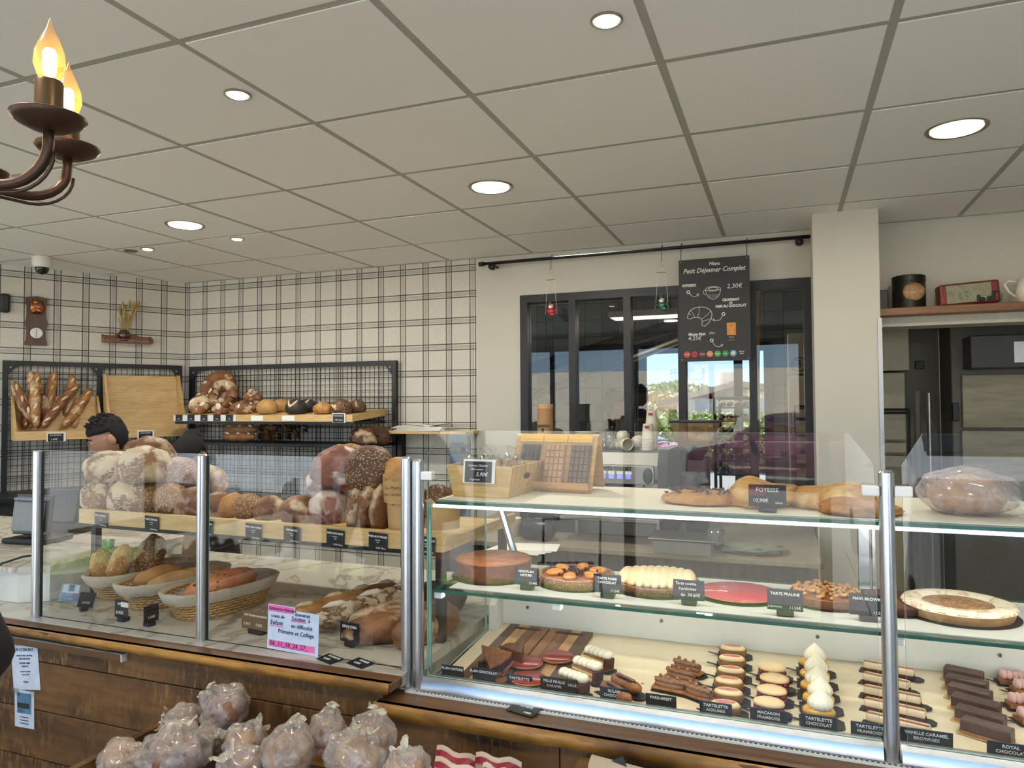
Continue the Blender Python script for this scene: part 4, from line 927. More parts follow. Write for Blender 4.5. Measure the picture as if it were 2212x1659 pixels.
loaf('small_roll', 'smooth orange brown roll in the middle basket', (-2.12, 1.97, z0+.035), (.035, .09, .04), C_GOLD, seed=4, group=g, rot=(.15, 0, -.3), flat_=.9)
for k in range(3): loaf('small_roll', ['first', 'second', 'third'][k]+' long pale roll on the right of the middle basket, front to back', (-2.05+.01*k, 1.97+.06*k, z0+.03), (.03, .09, .035), C_PALE, seed=5+k, group=g, rot=(.1, 0, -.5), flat_=.9)
loaf('olive_loaf', 'orange loaf with dark olives in the right basket', (-1.83, 1.97, z0+.03), (.06, .14, .045), C_OLIVE, seed=8, group=g, rot=(.08, 0, -.25), flat_=.9)
# paper bread bags standing behind the first basket
t = thing('bag_bundle', 'bundle of folded kraft bread bags with frilled tops behind the left basket', 'bag', (-2.33, 2.30, ZL+.002), -.2)
for k in range(4):
    q = B(); h = .27+.01*k; n = 8; vs = []
    for i in range(n+1): x = -.05+.1*i/n; vs += [(x, .012*k, 0), (x+.03, .012*k+.02, h+.006*(i % 2)), ]
    q.add(vs, [(2*i, 2*i+2, 2*i+3, 2*i+1) for i in range(n)]); q.obj('paper_bag', M_kraft, t, rot if False else False)
q = B()
random.seed(2)
for k in range(26): a = random.uniform(-.06, .06); q.tube([(.03+a*.5, .02, .262), (.04+a, .02+random.uniform(-.02, .02), .30), (.05+a*1.3, .03, .325+random.uniform(-.01, .02))], [.004, .006, .002], 5)
tag(q.obj('frilled_top', flat('silvery_paper', (196, 200, 196), .4), t, True), None, None, kind='stuff')
# tags between the baskets
t = price(None, onZ(262, 1333, .912), .062, .058, 'ROULE', [('0.90€', .26, -.08, .28)], 'black price card 0.90 with a white sticker before the middle basket', foot=True, rz=-.05, ts=.009)
B().box((.0, -.0022, .036), (.034, -.0013, .052)).obj('sticker', M_white, t); t.location.z = ZL+.013
t = price(None, (-2.275, 1.80, ZL+.013), .05, .05, '', [('0.95€', .2, 0, .3)], 'dark price card seen edge on at the left of the baskets', foot=True, rot=(-.1, .25, 1.1))
t = price(None, (-1.915, 1.75, ZL+.013), .055, .055, '', [('1.10€', .2, 0, .3)], 'price card seen edge on at the foot of the right basket', foot=True, rot=(0, 0, 1.5))
# big bagged loaves on the marble at the right
g = 'large loaves on the marble beside the showcase'
stick('long_loaf', 'long pale baguette pointing back on the marble top', (-1.47, 1.86, ZL+.04), (-1.30, 2.26, ZL+.06), .034, C_GOLD, 3, .01, 4, g, up=Vector((0, 0, 1)))
stick('long_loaf', 'floury thick baguette behind the handwritten note', (-1.36, 1.84, ZL+.042), (-1.17, 2.20, ZL+.075), .042, C_FLOUR2, 5, .01, 3, g, up=Vector((0, 0, 1)))
loaf('large_loaf', 'large floury brown loaf behind the gros pain card', (-1.14, 1.93, ZL+.001), (.09, .15, .062), C_BROWN, -.5, 7, g, scores=[(1.2, .9, .08, .006, .2)])
loaf('large_loaf', 'large dark loaf in a clear bag beside the showcase post', (-1.02, 1.94, ZL+.001), (.055, .14, .066), C_BROWN, -.25, 9, g)
loaf('large_loaf', 'dark loaf lying at the back right of the marble top', (-1.12, 2.2, ZL+.001), (.1, .09, .065), C_DARK, .2, 11, g)
t = price(None, (-1.20, 1.80, ZL+.013), .072, .058, 'GROS PAIN', [('3.45€', .26, -.2, .26)], 'grey blue price card gros pain in a clear stand', foot=True, rz=-.15, ts=.011)
B().box((-.055, .002, -.012), (.085, .0035, .048)).obj('clear_stand', M_film, t)
t = price(None, (-1.54, 1.80, ZL+.013), .12, .055, 'PETIT ÉPI PAIN MULTIFRUITS', [('3.95€', .22, -.3, .28), ('3.95€', .22, .12, .28)], 'wide price card with two prices left of the handwritten note', foot=True, rz=-.1, ts=.0075, mat=flat('faded_card', (120, 92, 62), .5))
# ------------------------------------------------------------------ pastries on the showcase deck
def ZDf(y): return .8525+(y-1.74)*.072      # the deck slopes gently down toward the glass
def onD(px, py, hh):
    z = .87
    for _ in range(8): p = onZ(px, py, z+hh); z = ZDf(p.y)
    return p
M_tray = flat('black_cardboard', (30, 28, 28), .5)
M_pink = flat('pink_glaze', (206, 112, 118), .15, var=.12, scale=120, coat=.5)
M_cream = flat('vanilla_cream', (240, 214, 160), .35, var=.05)
M_meri = flat('meringue', (244, 234, 208), .5, var=.03)
M_short = crust('shortcrust', (140, 90, 52), (176, 124, 78), scale=3)
M_red = flat('red_praline', (148, 46, 46), .3, var=.25, scale=160, coat=.5)
M_brown = flat('cocoa_sponge', (84, 48, 32), .8, var=.25, scale=120)
M_prali = flat('praline_cream', (150, 106, 74), .5, var=.15, scale=80)
M_yel = flat('lemon_curd', (222, 170, 62), .2, var=.1, coat=.5)
M_cut = crust('cut_flan', (70, 44, 30), (104, 70, 46), scale=3)
def tray(parent, w, d, tab=True, rz=0, z=0):
    q = B(); q.prism([(-w/2, -d/2), (w/2, -d/2), (w/2+.012, -d/2+.012), (w/2+.012, d/2-.012), (w/2, d/2), (-w/2, d/2)], z, z+.0012, 'Z')
    if tab: q.box((-w/2-.028, -.004, z+.0004), (-w/2, .004, z+.0016), rot=(0, .25, .3), about=(-w/2, 0, z))
    return q.obj('card_tray', M_tray, parent)
def deckp(px, py, z=.0245): p = onD(px, py, z); return Vector((p.x, p.y, ZDf(p.y)+.0012))
ordw = ['nearest the glass', 'second from the glass', 'third from the glass', 'fourth from the glass', 'fifth from the glass', 'farthest from the glass']
# citrus tartlets
for k, (px, py) in enumerate(((1567, 1521), (1573, 1494), (1574, 1469), (1579, 1446), (1581, 1421), (1583, 1399))):
    t = thing('citrus_tartlet', 'oval cream tartlet with a pink glazed centre, '+ordw[k], 'pastry', deckp(px, py, 0.0245), .05, 'citrus tartlets in a row')
    tray(t, .082, .058)
    B().lathe([(.034, .0015), (.038, .016), (.037, .021), (.033, .019)], seg=28, sx=1, sy=.62).obj('pastry_case', M_short, t, True, ang=.8)
    B().lathe([(.034, .018), (.0335, .025), (.028, .0285), (0, .029)], seg=28, sy=.6).obj('cream_top', M_cream, t, True)
    B().blob((.0, 0, .0285), (.024, .0085, .0022), .15, 6, 18, k).obj('pink_centre', M_pink, t, True)
for k, (px, py) in enumerate(((1661, 1516), (1667, 1489), (1673, 1464), (1668, 1440))):
    t = thing('raspberry_macaron', 'large pale macaron with a raspberry filling, '+ordw[k], 'pastry', deckp(px, py, 0.0305), -.08, 'raspberry macarons in a row')
    tray(t, .078, .06)
    B().lathe([(.0, .0015), (.032, .002), (.0355, .008), (.0345, .011), (.0, .011)], seg=28, sy=.78).obj('lower_shell', flat('pink_shell', (150, 70, 62), .6, var=.1), t, True, ang=.9)
    q = B()
    for j in range(12): a = 2*PI*j/12; q.blob((.028*math.cos(a), .022*math.sin(a), .017), (.0078, .0078, .0075), .1, 3, 8, j)
    tag(q.obj('raspberry_ring', flat('raspberry', (136, 42, 46), .35, var=.2), t, True), None, None, kind='stuff')
    B().lathe([(.0, .0235), (.034, .0235), (.0365, .0265), (.034, .032), (.022, .0365), (0, .038)], seg=30, sy=.78).obj('upper_shell', flat('macaron_shell', (238, 206, 156), .5, var=.04), t, True, ang=1.2)
for k, (px, py) in enumerate(((1769, 1545), (1768, 1517), (1762, 1490), (1760, 1465), (1757, 1440))):
    t = thing('meringue_tartlet', 'chocolate tartlet topped by a white piped meringue peak, '+ordw[k], 'pastry', deckp(px, py, 0.0175), 0, 'meringue tartlets in a row')
    tray(t, .086, .06)
    B().lathe([(.033, .0015), (.038, .02), (.0365, .022), (.0, .021)], seg=26, sy=.72).obj('chocolate_case', M_brown, t, True, ang=.8)
    B().lathe([(.036, .0212), (.036, .029), (.032, .034), (0, .036)], seg=26, sy=.72).obj('lemon_layer', M_yel, t, True)
    B().lathe([(.0225, .034), (.0275, .042), (.0265, .052), (.019, .062), (.010, .071), (.003, .078), (.0, .081)], (.004, 0, 0), 48, wob=lambda a, i: 1+.07*math.cos(12*a+i*.35)).obj('meringue_peak', M_meri, t, True)
# praline discs
for k, (px, py, lab) in enumerate(((1136, 1431, 'red praline disc in the middle of the cutting boards'), (1204, 1419, 'red praline disc farthest back on the right cutting board'), (1142, 1466, 'red praline disc half hidden behind its price card'))):
    p = onD(px, py, 0.0195); t = thing('praline_tartlet', lab, 'pastry', (p.x, p.y, ZDf(p.y)+.0155), k*.7, 'red praline discs')
    B().lathe([(.0, 0), (.046, 0), (.048, .004), (.046, .006)], seg=36).obj('biscuit', M_short, t, True, ang=.8)
    B().lathe([(.0, .0062), (.045, .0062), (.0455, .008), (.043, .0095), (.0, .0092)], seg=36).obj('praline_glaze', M_red, t, True, ang=.9)
# cutting boards
def board_mat(n_, c1, c2): return wood(n_, c1, c2, 1.0, 'Y', .4, rings=.6, bump=.05)
MB_ = [board_mat('acacia_a', (92, 60, 40), (134, 92, 60)), board_mat('acacia_b', (176, 132, 84), (204, 162, 108)), board_mat('acacia_c', (78, 52, 40), (112, 80, 60)), board_mat('acacia_d', (120, 78, 50), (158, 110, 72))]
def cboard(x0, x1, lab, order, sh_=.0):
    t = thing('cutting_board', lab, 'board', (x0, 1.77, ZDf(1.77)+.001), 0, 'striped cutting boards', (math.atan(.072), 0, 0)); w = (x1-x0)
    xs = [0, .24, .5, .74, 1.0]
    for i in range(4): B().box((xs[i]*w+.0003, 0, 0), (xs[i+1]*w-.0003, .405, .0115), bev=.0008).obj('strip', MB_[order[i]], t)
    q = B(); q.prism([(w/2+.028*math.cos(a)+(.018 if math.cos(a) > 0 else -.018), .375+.009*math.sin(a)) for a in [2*PI*j/20 for j in range(20)]], .0116, .0122, 'Z'); q.obj('handle_slot', flat('slot_dark', (48, 34, 28)), t)
cboard(-.838, -.705, 'left striped acacia cutting board under the flan slices', [2, 1, 0, 3])
cboard(-.701, -.566, 'right striped acacia cutting board under the praline discs', [3, 0, 1, 2])
# flan slices
def wedge(name, lab, p, rz, r, h, ang, m1, m2, tilt=(0, 0)):
    t = thing(name, lab, 'pastry', p, group='flan slices', rot=(tilt[0], tilt[1], rz)); n = 8; poly = [(0, 0)]+[(r*math.cos(-ang/2+ang*i/n), r*math.sin(-ang/2+ang*i/n)) for i in range(n+1)]
    B().prism(poly, .0, .006, 'Z').obj('base_crust', M_short, t)
    B().prism([(.97*a, .97*b) for a, b in poly], .0061, h-.004, 'Z').obj('filling', m1, t)
    q = B(); vs = []; 
    top = [(a*.985, b*.985, h-.004) for a, b in poly]; top2 = [(a*.97, b*.97, h+.004*noise.noise(Vector((a*60, b*60, r)))) for a, b in poly]; m_ = len(poly)
    q.add(top+top2, [tuple(range(m_)), tuple(range(2*m_-1, m_-1, -1))]+[(i, (i+1) % m_, m_+(i+1) % m_, m_+i) for i in range(m_)]); q.obj('browned_top', m2, t)
    return t
C_SKIN = crust('flan_skin', (66, 36, 22), (128, 76, 40), scale=4, gloss=.3)
wedge('flan_slice', 'dark flan slice leaning on top of the others at the far left', (-.80, 1.85, .905), -.45, .095, .034, .9, M_choc, C_SKIN, (.3, .25))
wedge('flan_slice', 'flan slice standing with its brown back to the glass', (-.69, 1.87, .880), 2.3, .09, .036, .9, M_cut, C_SKIN)
wedge('flan_slice', 'chocolate flan slice lying flat under the leaning one', (-.80, 1.82, .874), .2, .085, .024, .9, M_choc, flat('glossy_choc', (46, 32, 30), .12, coat=.8))
# mille-feuilles
for k, (px, py, lab) in enumerate(((1238, 1462, 'cream topped layered slice nearest the glass'), (1268, 1436, 'cream topped layered slice in the middle of the three'), (1292, 1412, 'cream topped layered slice farthest back'))):
    p = onD(px, py, 0.0375); t = thing('layered_slice', lab, 'pastry', (p.x, p.y, ZDf(p.y)+.0012), -.55, 'layered cream slices')
    tray(t, .1, .045, False)
    for j in range(3): B().box((-.044, -.017, .0015+j*.0125), (.044, .017, .0055+j*.0125), bev=.001).obj('puff_layer', M_short, t)
    for j in range(2): B().box((-.043, -.0165, .0056+j*.0125), (.043, .0165, .0139+j*.0125), bev=.002).obj('cream_layer', M_cream, t)
    q = B()
    for j in range(5): q.blob((-.036+.018*j, 0, .0385+.001*j), (.0125+.001*j, .0165, .0125), .04, 2, 16, j, rot=(0, -.35, 0))
    tag(q.obj('piped_cream', M_meri, t, True), None, None, kind='stuff')
    B().box((.036, -.018, .002), (.046, .018, .034), rot=(0, .15, 0), bev=.003).obj('caramel_end', M_brown, t)
# eclairs
for k, (a, b, lab) in enumerate((((1300, 1472), (1362, 1512), 'chocolate eclair nearest its price card'), ((1322, 1456), (1384, 1490), 'chocolate eclair behind the other one'))):
    p0, p1 = onD(a[0], a[1], 0.0225), onD(b[0], b[1], 0.0225); c = (p0+p1)/2; d = (p1-p0); rz = math.atan2(d.y, d.x)
    t = thing('chocolate_eclair', lab, 'pastry', (c.x, c.y, ZDf(c.y)+.0012), rz, 'chocolate eclairs')
    L = d.length/2; tray(t, L*2+.01, .045, False)
    q = B(); q.tube([(-L+2*L*j/12, 0, .0165) for j in range(13)], [.003, .013, .0155, .0165, .0165, .016, .0165, .0165, .016, .0165, .0155, .013, .003], 16); q.obj('choux', crust('choux', (132, 82, 44), (170, 112, 64), scale=4), t, True)
    q = B(); q.blob((0, -.001, .0295), (L*.78, .0105, .0052), .1, 3, 24, k); q.obj('chocolate_icing', flat('icing_dark', (44, 28, 24), .12, coat=.8), t, True)
    q = B()
    for j in range(9): q.box((-L*.55+j*L*.13, -.006, .0335), (-L*.55+j*L*.13+.004, .004, .0352))
    tag(q.obj('icing_flecks', M_prali, t), None, None, kind='stuff')
# paris-brest
for k, (px, py, rz, lab) in enumerate(((1447, 1478, -.15, 'front left'), (1470, 1458, -.35, 'middle'), (1484, 1440, -.4, 'rearmost'), (1508, 1494, -.5, 'front right'))):
    p = onD(px, py, 0.0175); t = thing('praline_choux', lab+' praline cream choux ring covered in piped strands', 'pastry', (p.x, p.y, ZDf(p.y)+.0012), rz, 'praline choux pastries')
    tray(t, .09, .045, False)
    B().box((-.045, -.018, .0015), (.045, .018, .010), bev=.004).obj('choux_base', M_short, t)
    q = B(); n = 150; q.tube([(-.038+.076*j/n, .016*math.sin(j*.62)*(1-.4*abs(2*j/n-1)**2), .014+.016*abs(math.cos(j*.31+.4))) for j in range(n+1)], .0032, 5); q.obj('piped_strands', M_prali, t, True)
    B().blob((0, 0, .016), (.04, .015, .014), .1, 3, 16, k).obj('praline_filling', M_prali, t, True)
    for j in range(3): B().blob((-.025+.022*j, .003*(-1)**j, .034), (.005, .005, .005), .2, 3, 8, j).obj('nut', M_short, t, True)
# vanilla caramel bars, royal chocolate slabs, far right cakes
for k, (a, b) in enumerate((((1872, 1535), (2010, 1570)), ((1868, 1505), (2000, 1536)), ((1866, 1478), (1990, 1505)), ((1866, 1450), (1965, 1474)), ((1866, 1425), (1975, 1446)))):
    p0, p1 = onD(a[0], a[1], 0.0275), onD(b[0], b[1], 0.0275); c = (p0+p1)/2; d = p1-p0
    t = thing('vanilla_bar', 'long cream coloured caramel bar behind the metal post, '+ordw[k], 'pastry', (c.x, c.y, ZDf(c.y)+.0012), math.atan2(d.y, d.x), 'vanilla caramel bars'); L = d.length/2
    tray(t, 2*L+.02, .04, False)
    B().box((-L, -.014, .0015), (L, .014, .008)).obj('brownie_base', M_brown, t)
    B().box((-L, -.0135, .0081), (L, .0135, .027), bev=.005).obj('cream_bar', flat('bar_cream', (226, 204, 168), .4), t, True, ang=1)
    B().box((-L*.98, -.010, .0271), (L*.98, -.004, .029)).obj('caramel_line', flat('caramel', (170, 110, 80), .3), t)
for k, (a, b) in enumerate((((2078, 1548), (2188, 1582)), ((2066, 1522), (2172, 1553)), ((2058, 1497), (2160, 1526)), ((2050, 1475), (2142, 1500)), ((2044, 1456), (2134, 1478)), ((2040, 1438), (2124, 1457)))):
    p0, p1 = onD(a[0], a[1], 0.0325), onD(b[0], b[1], 0.0325); c = (p0+p1)/2; d = p1-p0
    t = thing('chocolate_slab', 'dark chocolate slab on a gold card, '+ordw[k], 'pastry', (c.x, c.y, ZDf(c.y)+.0012), math.atan2(d.y, d.x), 'chocolate slabs in a row'); L = d.length/2
    B().box((-L-.008, -.02, .0005), (L+.006, .02, .002)).obj('gold_card', flat('gold_card', (206, 176, 116), .4), t)
    B().box((-L, -.0185, .0021), (L, .0185, .010)).obj('biscuit_base', M_short, t)
    B().box((-L, -.0185, .0101), (L, .0185, .034), bev=.003).obj('chocolate_top', flat('slab_choc', (84, 60, 50), .5, var=.25, scale=60, bump=.4), t)
for k, (px, py) in enumerate(((2185, 1450), (2205, 1500), (2215, 1470), (2225, 1530))):
    p = onD(px, py, 0.0325); t = thing('rose_cake', ['rose coloured cake at the back right of the deck', 'rose coloured cake at the right edge in the middle', 'small rose cake behind the right edge one', 'rose cake nearest the glass at the right edge'][k], 'pastry', (p.x, p.y, ZDf(p.y)+.0012), .1*k, 'rose coloured cakes')
    tray(t, .07, .05); B().box((-.028, -.018, .002), (.028, .018, .012)).obj('base', M_short, t)
    q = B()
    for j in range(4): q.blob((-.018+.012*j, 0, .022), (.009, .016, .013), .1, 4, 12, j)
    q.obj('rose_cream', flat('rose_cream', (222, 178, 168), .5), t, True)
# loose crumbs
q = B(); random.seed(4)
for k in range(16): x = random.uniform(-.5, .1); q.blob((x, random.uniform(1.85, 2.12), ZDf(1.98)+.004), (.004, .002, .0015), .3, 5, 6, k, rot=(0, 0, k))
tag(q.obj('crumbs', M_short), 'scattered pastry crumbs on the cream deck', 'crumbs', kind='stuff')
# deck price cards
dc = [(979, 1436, 'FLAN NATURE', .066, 'plain flan'), (1046, 1442, 'FLAN CHOCOLAT', .066, 'chocolate flan'), (1123, 1457, 'TARTELETTE\nPRALINE', .072, 'praline tartlet'), (1328, 1484, 'ECLAIR\nCHOCOLAT', .074, 'chocolate eclair'),
      (1428, 1499, 'PARIS-BREST', .074, 'paris-brest'), (1546, 1515, 'TARTELETTE\nAGRUMES', .074, 'citrus tartlet'), (1660, 1530, 'MACARON\nFRAMBOISE', .082, 'raspberry macaron'), (1768, 1543, 'TARTELETTE\nCHOCOLAT', .076, 'chocolate tartlet'),
      (1878, 1560, 'TARTELETTE\nFRAMBOISE', .076, 'raspberry tartlet'), (2000, 1574, 'VANILLE CARAMEL\nBROWNIES', .1, 'vanilla caramel'), (2182, 1603, 'ROYAL\nCHOCOLAT', .085, 'royal chocolate')]
M_card2 = flat('blue_grey_card', (30, 38, 50), .35)
for px, py, s_, w, lab in dc:
    p = onY(px, py, 1.775); h = p.z-ZDf(1.775)-.001
    price(None, (p.x, 1.775, ZDf(1.775)+.001), w, h, s_, [], 'black price card reading %s behind the front glass' % lab, mat=M_card2 if px < 1150 or px > 1500 else M_card, ts=.0098 if '\n' in s_ else .0095, rot=(.12, 0, 0), group='price cards on the showcase deck')
p = onY(1208, 1463, 1.775); t = price(None, (p.x, 1.775, ZDf(1.775)+.001), .1, p.z-ZDf(1.775), '', [('MILLE FEUILLE', .2, -.12, .76), ('CARAMEL', .2, -.12, .5), ('UILLE', .2, .36, .68)], 'widest black price card, for the layered caramel slices', rot=(.12, 0, 0), group='price cards on the showcase deck')
# ------------------------------------------------------------------ tarts on the middle shelf
ZM = 1.1075
def ctrf(px, py, z, r): p = onZ(px, py, z); d = Vector((p.x, p.y, 0)).normalized(); q = p+d*r; return Vector((q.x, q.y, z))
def tart(name, lab, px, py, r, h, case, top, rim=.006, card=True, zc=None):
    c = ctrf(px, py, ZM, r); t = thing(name, lab, 'tart', c, random.uniform(0, 3), 'whole tarts on the middle shelf')
    if card: B().lathe([(0, .0003), (r+.008, .0003), (r+.008, .0014), (0, .0014)], seg=40).obj('cake_board', M_tray, t, True, ang=.5)
    B().lathe([(r*.93, .0015), (r, h-.002), (r-.002, h), (r-rim, h-.001), (r-rim-.001, h-rim*.7), (0, h-rim*.7)], seg=56, wob=lambda a, i: 1+.006*math.sin(23*a)).obj('crust', case, t, True, ang=.8)
    if top: B().lathe([(r-rim-.0012, h-rim*.7-.003), (r-rim-.0015, h-rim*.7+.001), (r-rim-.004, h-rim*.7+.002), (0, h-rim*.7+.0022)], seg=44, wob=lambda a, i: 1+.01*noise.noise(Vector((a*3, i, r)))).obj('filling', top, t, True)
    return t
tart('maxi_flan', 'tall browned flan tart at the left of the middle shelf', 1066, 1264, .113, .052, crust('flan_side', (92, 48, 26), (136, 78, 42), scale=2), crust('flan_top', (140, 74, 32), (186, 112, 58), scale=2, gloss=.4), .005)
t = tart('pear_tart', 'pear and chocolate tart beside the browned flan', 1246, 1279, .105, .028, crust('almond_case', (128, 86, 50), (170, 126, 80), seed=((206, 172, 120), 160, .25)), crust('baked_cream', (140, 70, 30), (180, 104, 50), scale=3, gloss=.3), .009)
for k in range(6):
    a = 2*PI*k/6; B().blob((.06*math.cos(a), .06*math.sin(a), .03), (.026, .018, .011), .1, 2, 18, k, rot=(0, 0, a)).obj('pear_half', flat('caramel_pear', (218, 142, 60), .2, var=.2, scale=60, coat=.5), t, True)
q = B(); random.seed(8)
for k in range(70):
    a = random.uniform(0, 2*PI); r_ = random.uniform(0, .075)**1.0; q.blob((r_*math.cos(a)*.8, r_*math.sin(a)*.8, .03+random.uniform(0, .004)), (.004, .004, .0035), .2, 4, 6, k)
tag(q.obj('chocolate_crumble', M_choc, t, True), None, None, kind='stuff')
t = tart('cream_tart', 'large white cream topped cookie tart in the middle', 1420, 1294, .112, .024, crust('cookie_case', (120, 82, 52), (160, 114, 74), scale=3, seed=((84, 54, 36), 90, .25)), None, .01)
c_ = B()
for k in range(9):
    a = k*.31-1.2
    for j in range(2): c_.blob((-.08+.02*k, 0, .028+.002*j), (.021, math.sqrt(max(.001, .104**2-(-.08+.02*k)**2)), .02), .05, 2, 30, k, rot=(0, -.15, 0))
c_.obj('whipped_cream', flat('tart_cream', (238, 214, 166), .5, var=.04), t, True); t.rotation_euler = (0, 0, .1)
t = tart('praline_tart', 'flat bright red praline tart on the middle shelf', 1596, 1308, .104, .009, M_short, flat('pink_praline', (190, 52, 66), .35, var=.15, scale=140, coat=.3), .002)
t = tart('nut_tart', 'nut covered caramel tart between two price cards', 1786, 1320, .086, .024, crust('nut_case', (100, 62, 36), (140, 92, 54), scale=3), crust('nut_fill', (120, 66, 30), (160, 96, 46)), .004)
q = B(); random.seed(9)
for k in range(120):
    a = random.uniform(0, 2*PI); r_ = .078*math.sqrt(random.random()); q.blob((r_*math.cos(a), r_*math.sin(a), .026+random.uniform(0, .009)), (.0085, .0055, .004), .1, 2, 8, k, rot=(random.uniform(-.4, .4), random.uniform(-.4, .4), random.uniform(0, 3)))
tag(q.obj('caramel_nuts', crust('nut_crust', (150, 88, 38), (214, 160, 92), scale=5, gloss=.4), t, True), None, None, kind='stuff')
tart('brownie_tart', 'dark brownie tart hidden behind the second metal post', 1925, 1332, .09, .02, M_brown, C_DARK, .004)
t = tart('sugar_tart', 'round tart with a thick sugar dusted rim at the right', 2070, 1354, .117, .026, crust('sable_case', (170, 124, 76), (196, 150, 98), scale=3), crust('almond_centre', (128, 80, 44), (190, 140, 90), scale=5, seed=((226, 200, 160), 150, .2)), .005)
B().lathe([(.072, .0235), (.080, .031), (.1, .032), (.114, .029), (.118, .022)], seg=60, wob=lambda a, i: 1+.02*noise.noise(Vector((a*7, i*2, 0))), cap=False).obj('sugar_ring', crust('sugar_dust', (190, 150, 106), (226, 196, 156), (240, 226, 200), .75, scale=6), t, True)
def mcard(px, pyt, pyb, w, title, lines, lab, ts=None, script=False):
    p = onZ(px, pyb, ZM+.013); ht = (onY(px, pyt, p.y).z-p.z)
    return price(None, (p.x, max(p.y, 1.757), ZM+.013), w, ht, title, lines, lab, foot=True, rz=.0, ts=ts, mat=M_card2, script=script, group='price cards on the middle shelf')
mcard(1137, 1226, 1264, .07, 'MAXI FLAN\nNATURE', [('23.40€', .18, .28, .14)], 'price card maxi flan between the flan and the pear tart', .0085)
mcard(1312, 1241, 1281, .072, 'TARTE POIRE\nCHOCOLAT', [('17.50€', .18, .28, .14)], 'price card for the pear and chocolate tart', .0085)
mcard(1488, 1253, 1296, .075, '', [('Tarte cookie', .2, -.1, .82), ('framboises', .2, -.05, .56), ('6p. 24.60€', .22, .05, .26)], 'handwritten price card before the white cream tart', .009, True)
mcard(1696, 1273, 1319, .078, 'TARTE PRALINE', [('8 PERSONNES', .1, -.28, .16), ('11.50€', .18, .28, .16)], 'price card between the red and the nut tarts', .009)
mcard(1876, 1284, 1330, .078, 'MAXI BROWKIE', [('11.50€', .18, .28, .16)], 'price card half hidden by the second metal post', .009)
# ------------------------------------------------------------------ things on top of the showcase
ZT = 1.3435
p = onZ(955, 1064, ZT)
t = thing('wooden_crate', 'pale wooden crate of bagged sweets at the left of the showcase top', 'crate', (-.885, 1.845, ZT), -.04)
def crate(t, w, d, h, fl, m_, hole=True):
    q = lambda x0, x1, y: [(x0, y, 0), (x1, y, 0), (x1+fl, y, h), (x0-fl, y, h)]
    for y0, sgn in ((0, -1), (d, 1)):
        v = [(0, y0, 0), (w, y0, 0), (w+fl, y0+sgn*fl*.5, h), (-fl, y0+sgn*fl*.5, h)]; v2 = [(a, b-sgn*.007, c) for a, b, c in v]
        b_ = B(); b_.add(v+v2, [(0, 1, 2, 3), (7, 6, 5, 4), (0, 4, 5, 1), (1, 5, 6, 2), (2, 6, 7, 3), (3, 7, 4, 0)]); b_.obj('long_board', m_, t)
    for x0, sgn in ((0, -1), (w, 1)):
        v = [(x0, .007, 0), (x0, d-.007, 0), (x0+sgn*fl, d, h), (x0+sgn*fl, 0, h)]; v2 = [(a-sgn*.007, b, c) for a, b, c in v]
        b_ = B(); b_.add(v+v2, [(0, 1, 2, 3), (7, 6, 5, 4), (0, 4, 5, 1), (1, 5, 6, 2), (2, 6, 7, 3), (3, 7, 4, 0)]); b_.obj('end_board', m_, t)
        if hole: 
            q_ = B(); q_.blob((x0+sgn*(fl*.62+.0005), d/2, h*.64), (.0012, .026, .011), 0, 1, 20); q_.obj('handle_hole', M_plast, t)
    B().box((.007, .007, .001), (w-.007, d-.007, .006)).obj('bottom', m_, t)
crate(t, .17, .22, .088, .018, M_oak)
pc = price(None, (-.80, 1.824, ZT+.043), .082, .058, '', [('Cartons Génoise', .15, 0, .8), ('100% maison', .13, -.05, .62), ('5,90€', .26, .15, .38), ('la portion', .13, -.1, .14)], 'handwritten black card 5,90 on the front of the wooden crate', rz=-.04, frame=.006, script=True, rot=(-.1, 0, -.04))
for k in range(5):
    c = Vector((-.865+.036*k, 1.92+.03*(k % 2), ZT+.075)); q = B(); q.blob((0, 0, 0), (.026, .04, .035), .5, 3, 16, k); o = thing('bagged_sweet', ['first', 'second', 'third', 'fourth', 'fifth'][k]+' clear wrapped bag of dark sweets in the wooden crate from the left', 'sweets', c, group='bagged sweets in the crate')
    q.obj('film', M_film, o, True); B().blob((0, 0, -.012), (.02, .03, .02), .3, 4, 12, k).obj('sweets', M_choc, o, True); B().tube([(0, 0, .03), (.002, .0, .042), (.008*(k-2), 0, .06)], [.004, .003, .014], 7).obj('tied_end', M_film, o, True)
# chocolate stand
t = thing('chocolate_stand', 'bent plywood stand holding three chocolate bars on the showcase top', 'stand', (-.80, 2.03, ZT), -.10)
w = .27; M_ply = wood('plywood', (188, 142, 86), (212, 170, 112), 1, 'X', .5, bump=.05); M_ply2 = MT['plywood']
pf = [(0, .025), (.0, .008), (.008, 0), (.018, .002), (.03, .012)]+[(.03+.05*k/8, .012+.135*k/8) for k in range(1, 9)]+[(.088, .158), (.1, .162), (.112, .157)]+[(.112+.028*k/6, .157-.155*k/6) for k in range(1, 7)]
q = B(); vs = []; n = len(pf)
for x in (0, w):
    for off in (0, .005):
        for i, (y, z) in enumerate(pf):
            a = Vector(pf[max(i-1, 0)]); b = Vector(pf[min(i+1, n-1)]); tn = (b-a).normalized(); vs.append((x, y-tn.y*off*-1, z+tn.x*off*-1+.005))
L_ = lambda xi, oi, i: xi*2*n+oi*n+i
fs = [(L_(0, o, i), L_(0, o, i+1), L_(1, o, i+1), L_(1, o, i)) for o in (0, 1) for i in range(n-1)]+[(L_(x, 0, i), L_(x, 0, i+1), L_(x, 1, i+1), L_(x, 1, i)) for x in (0, 1) for i in range(n-1)]+[(L_(0, 0, e), L_(1, 0, e), L_(1, 1, e), L_(0, 1, e)) for e in (0, n-1)]
q.add(vs, fs); q.obj('bent_sheet', M_ply, t, True, ang=.7)
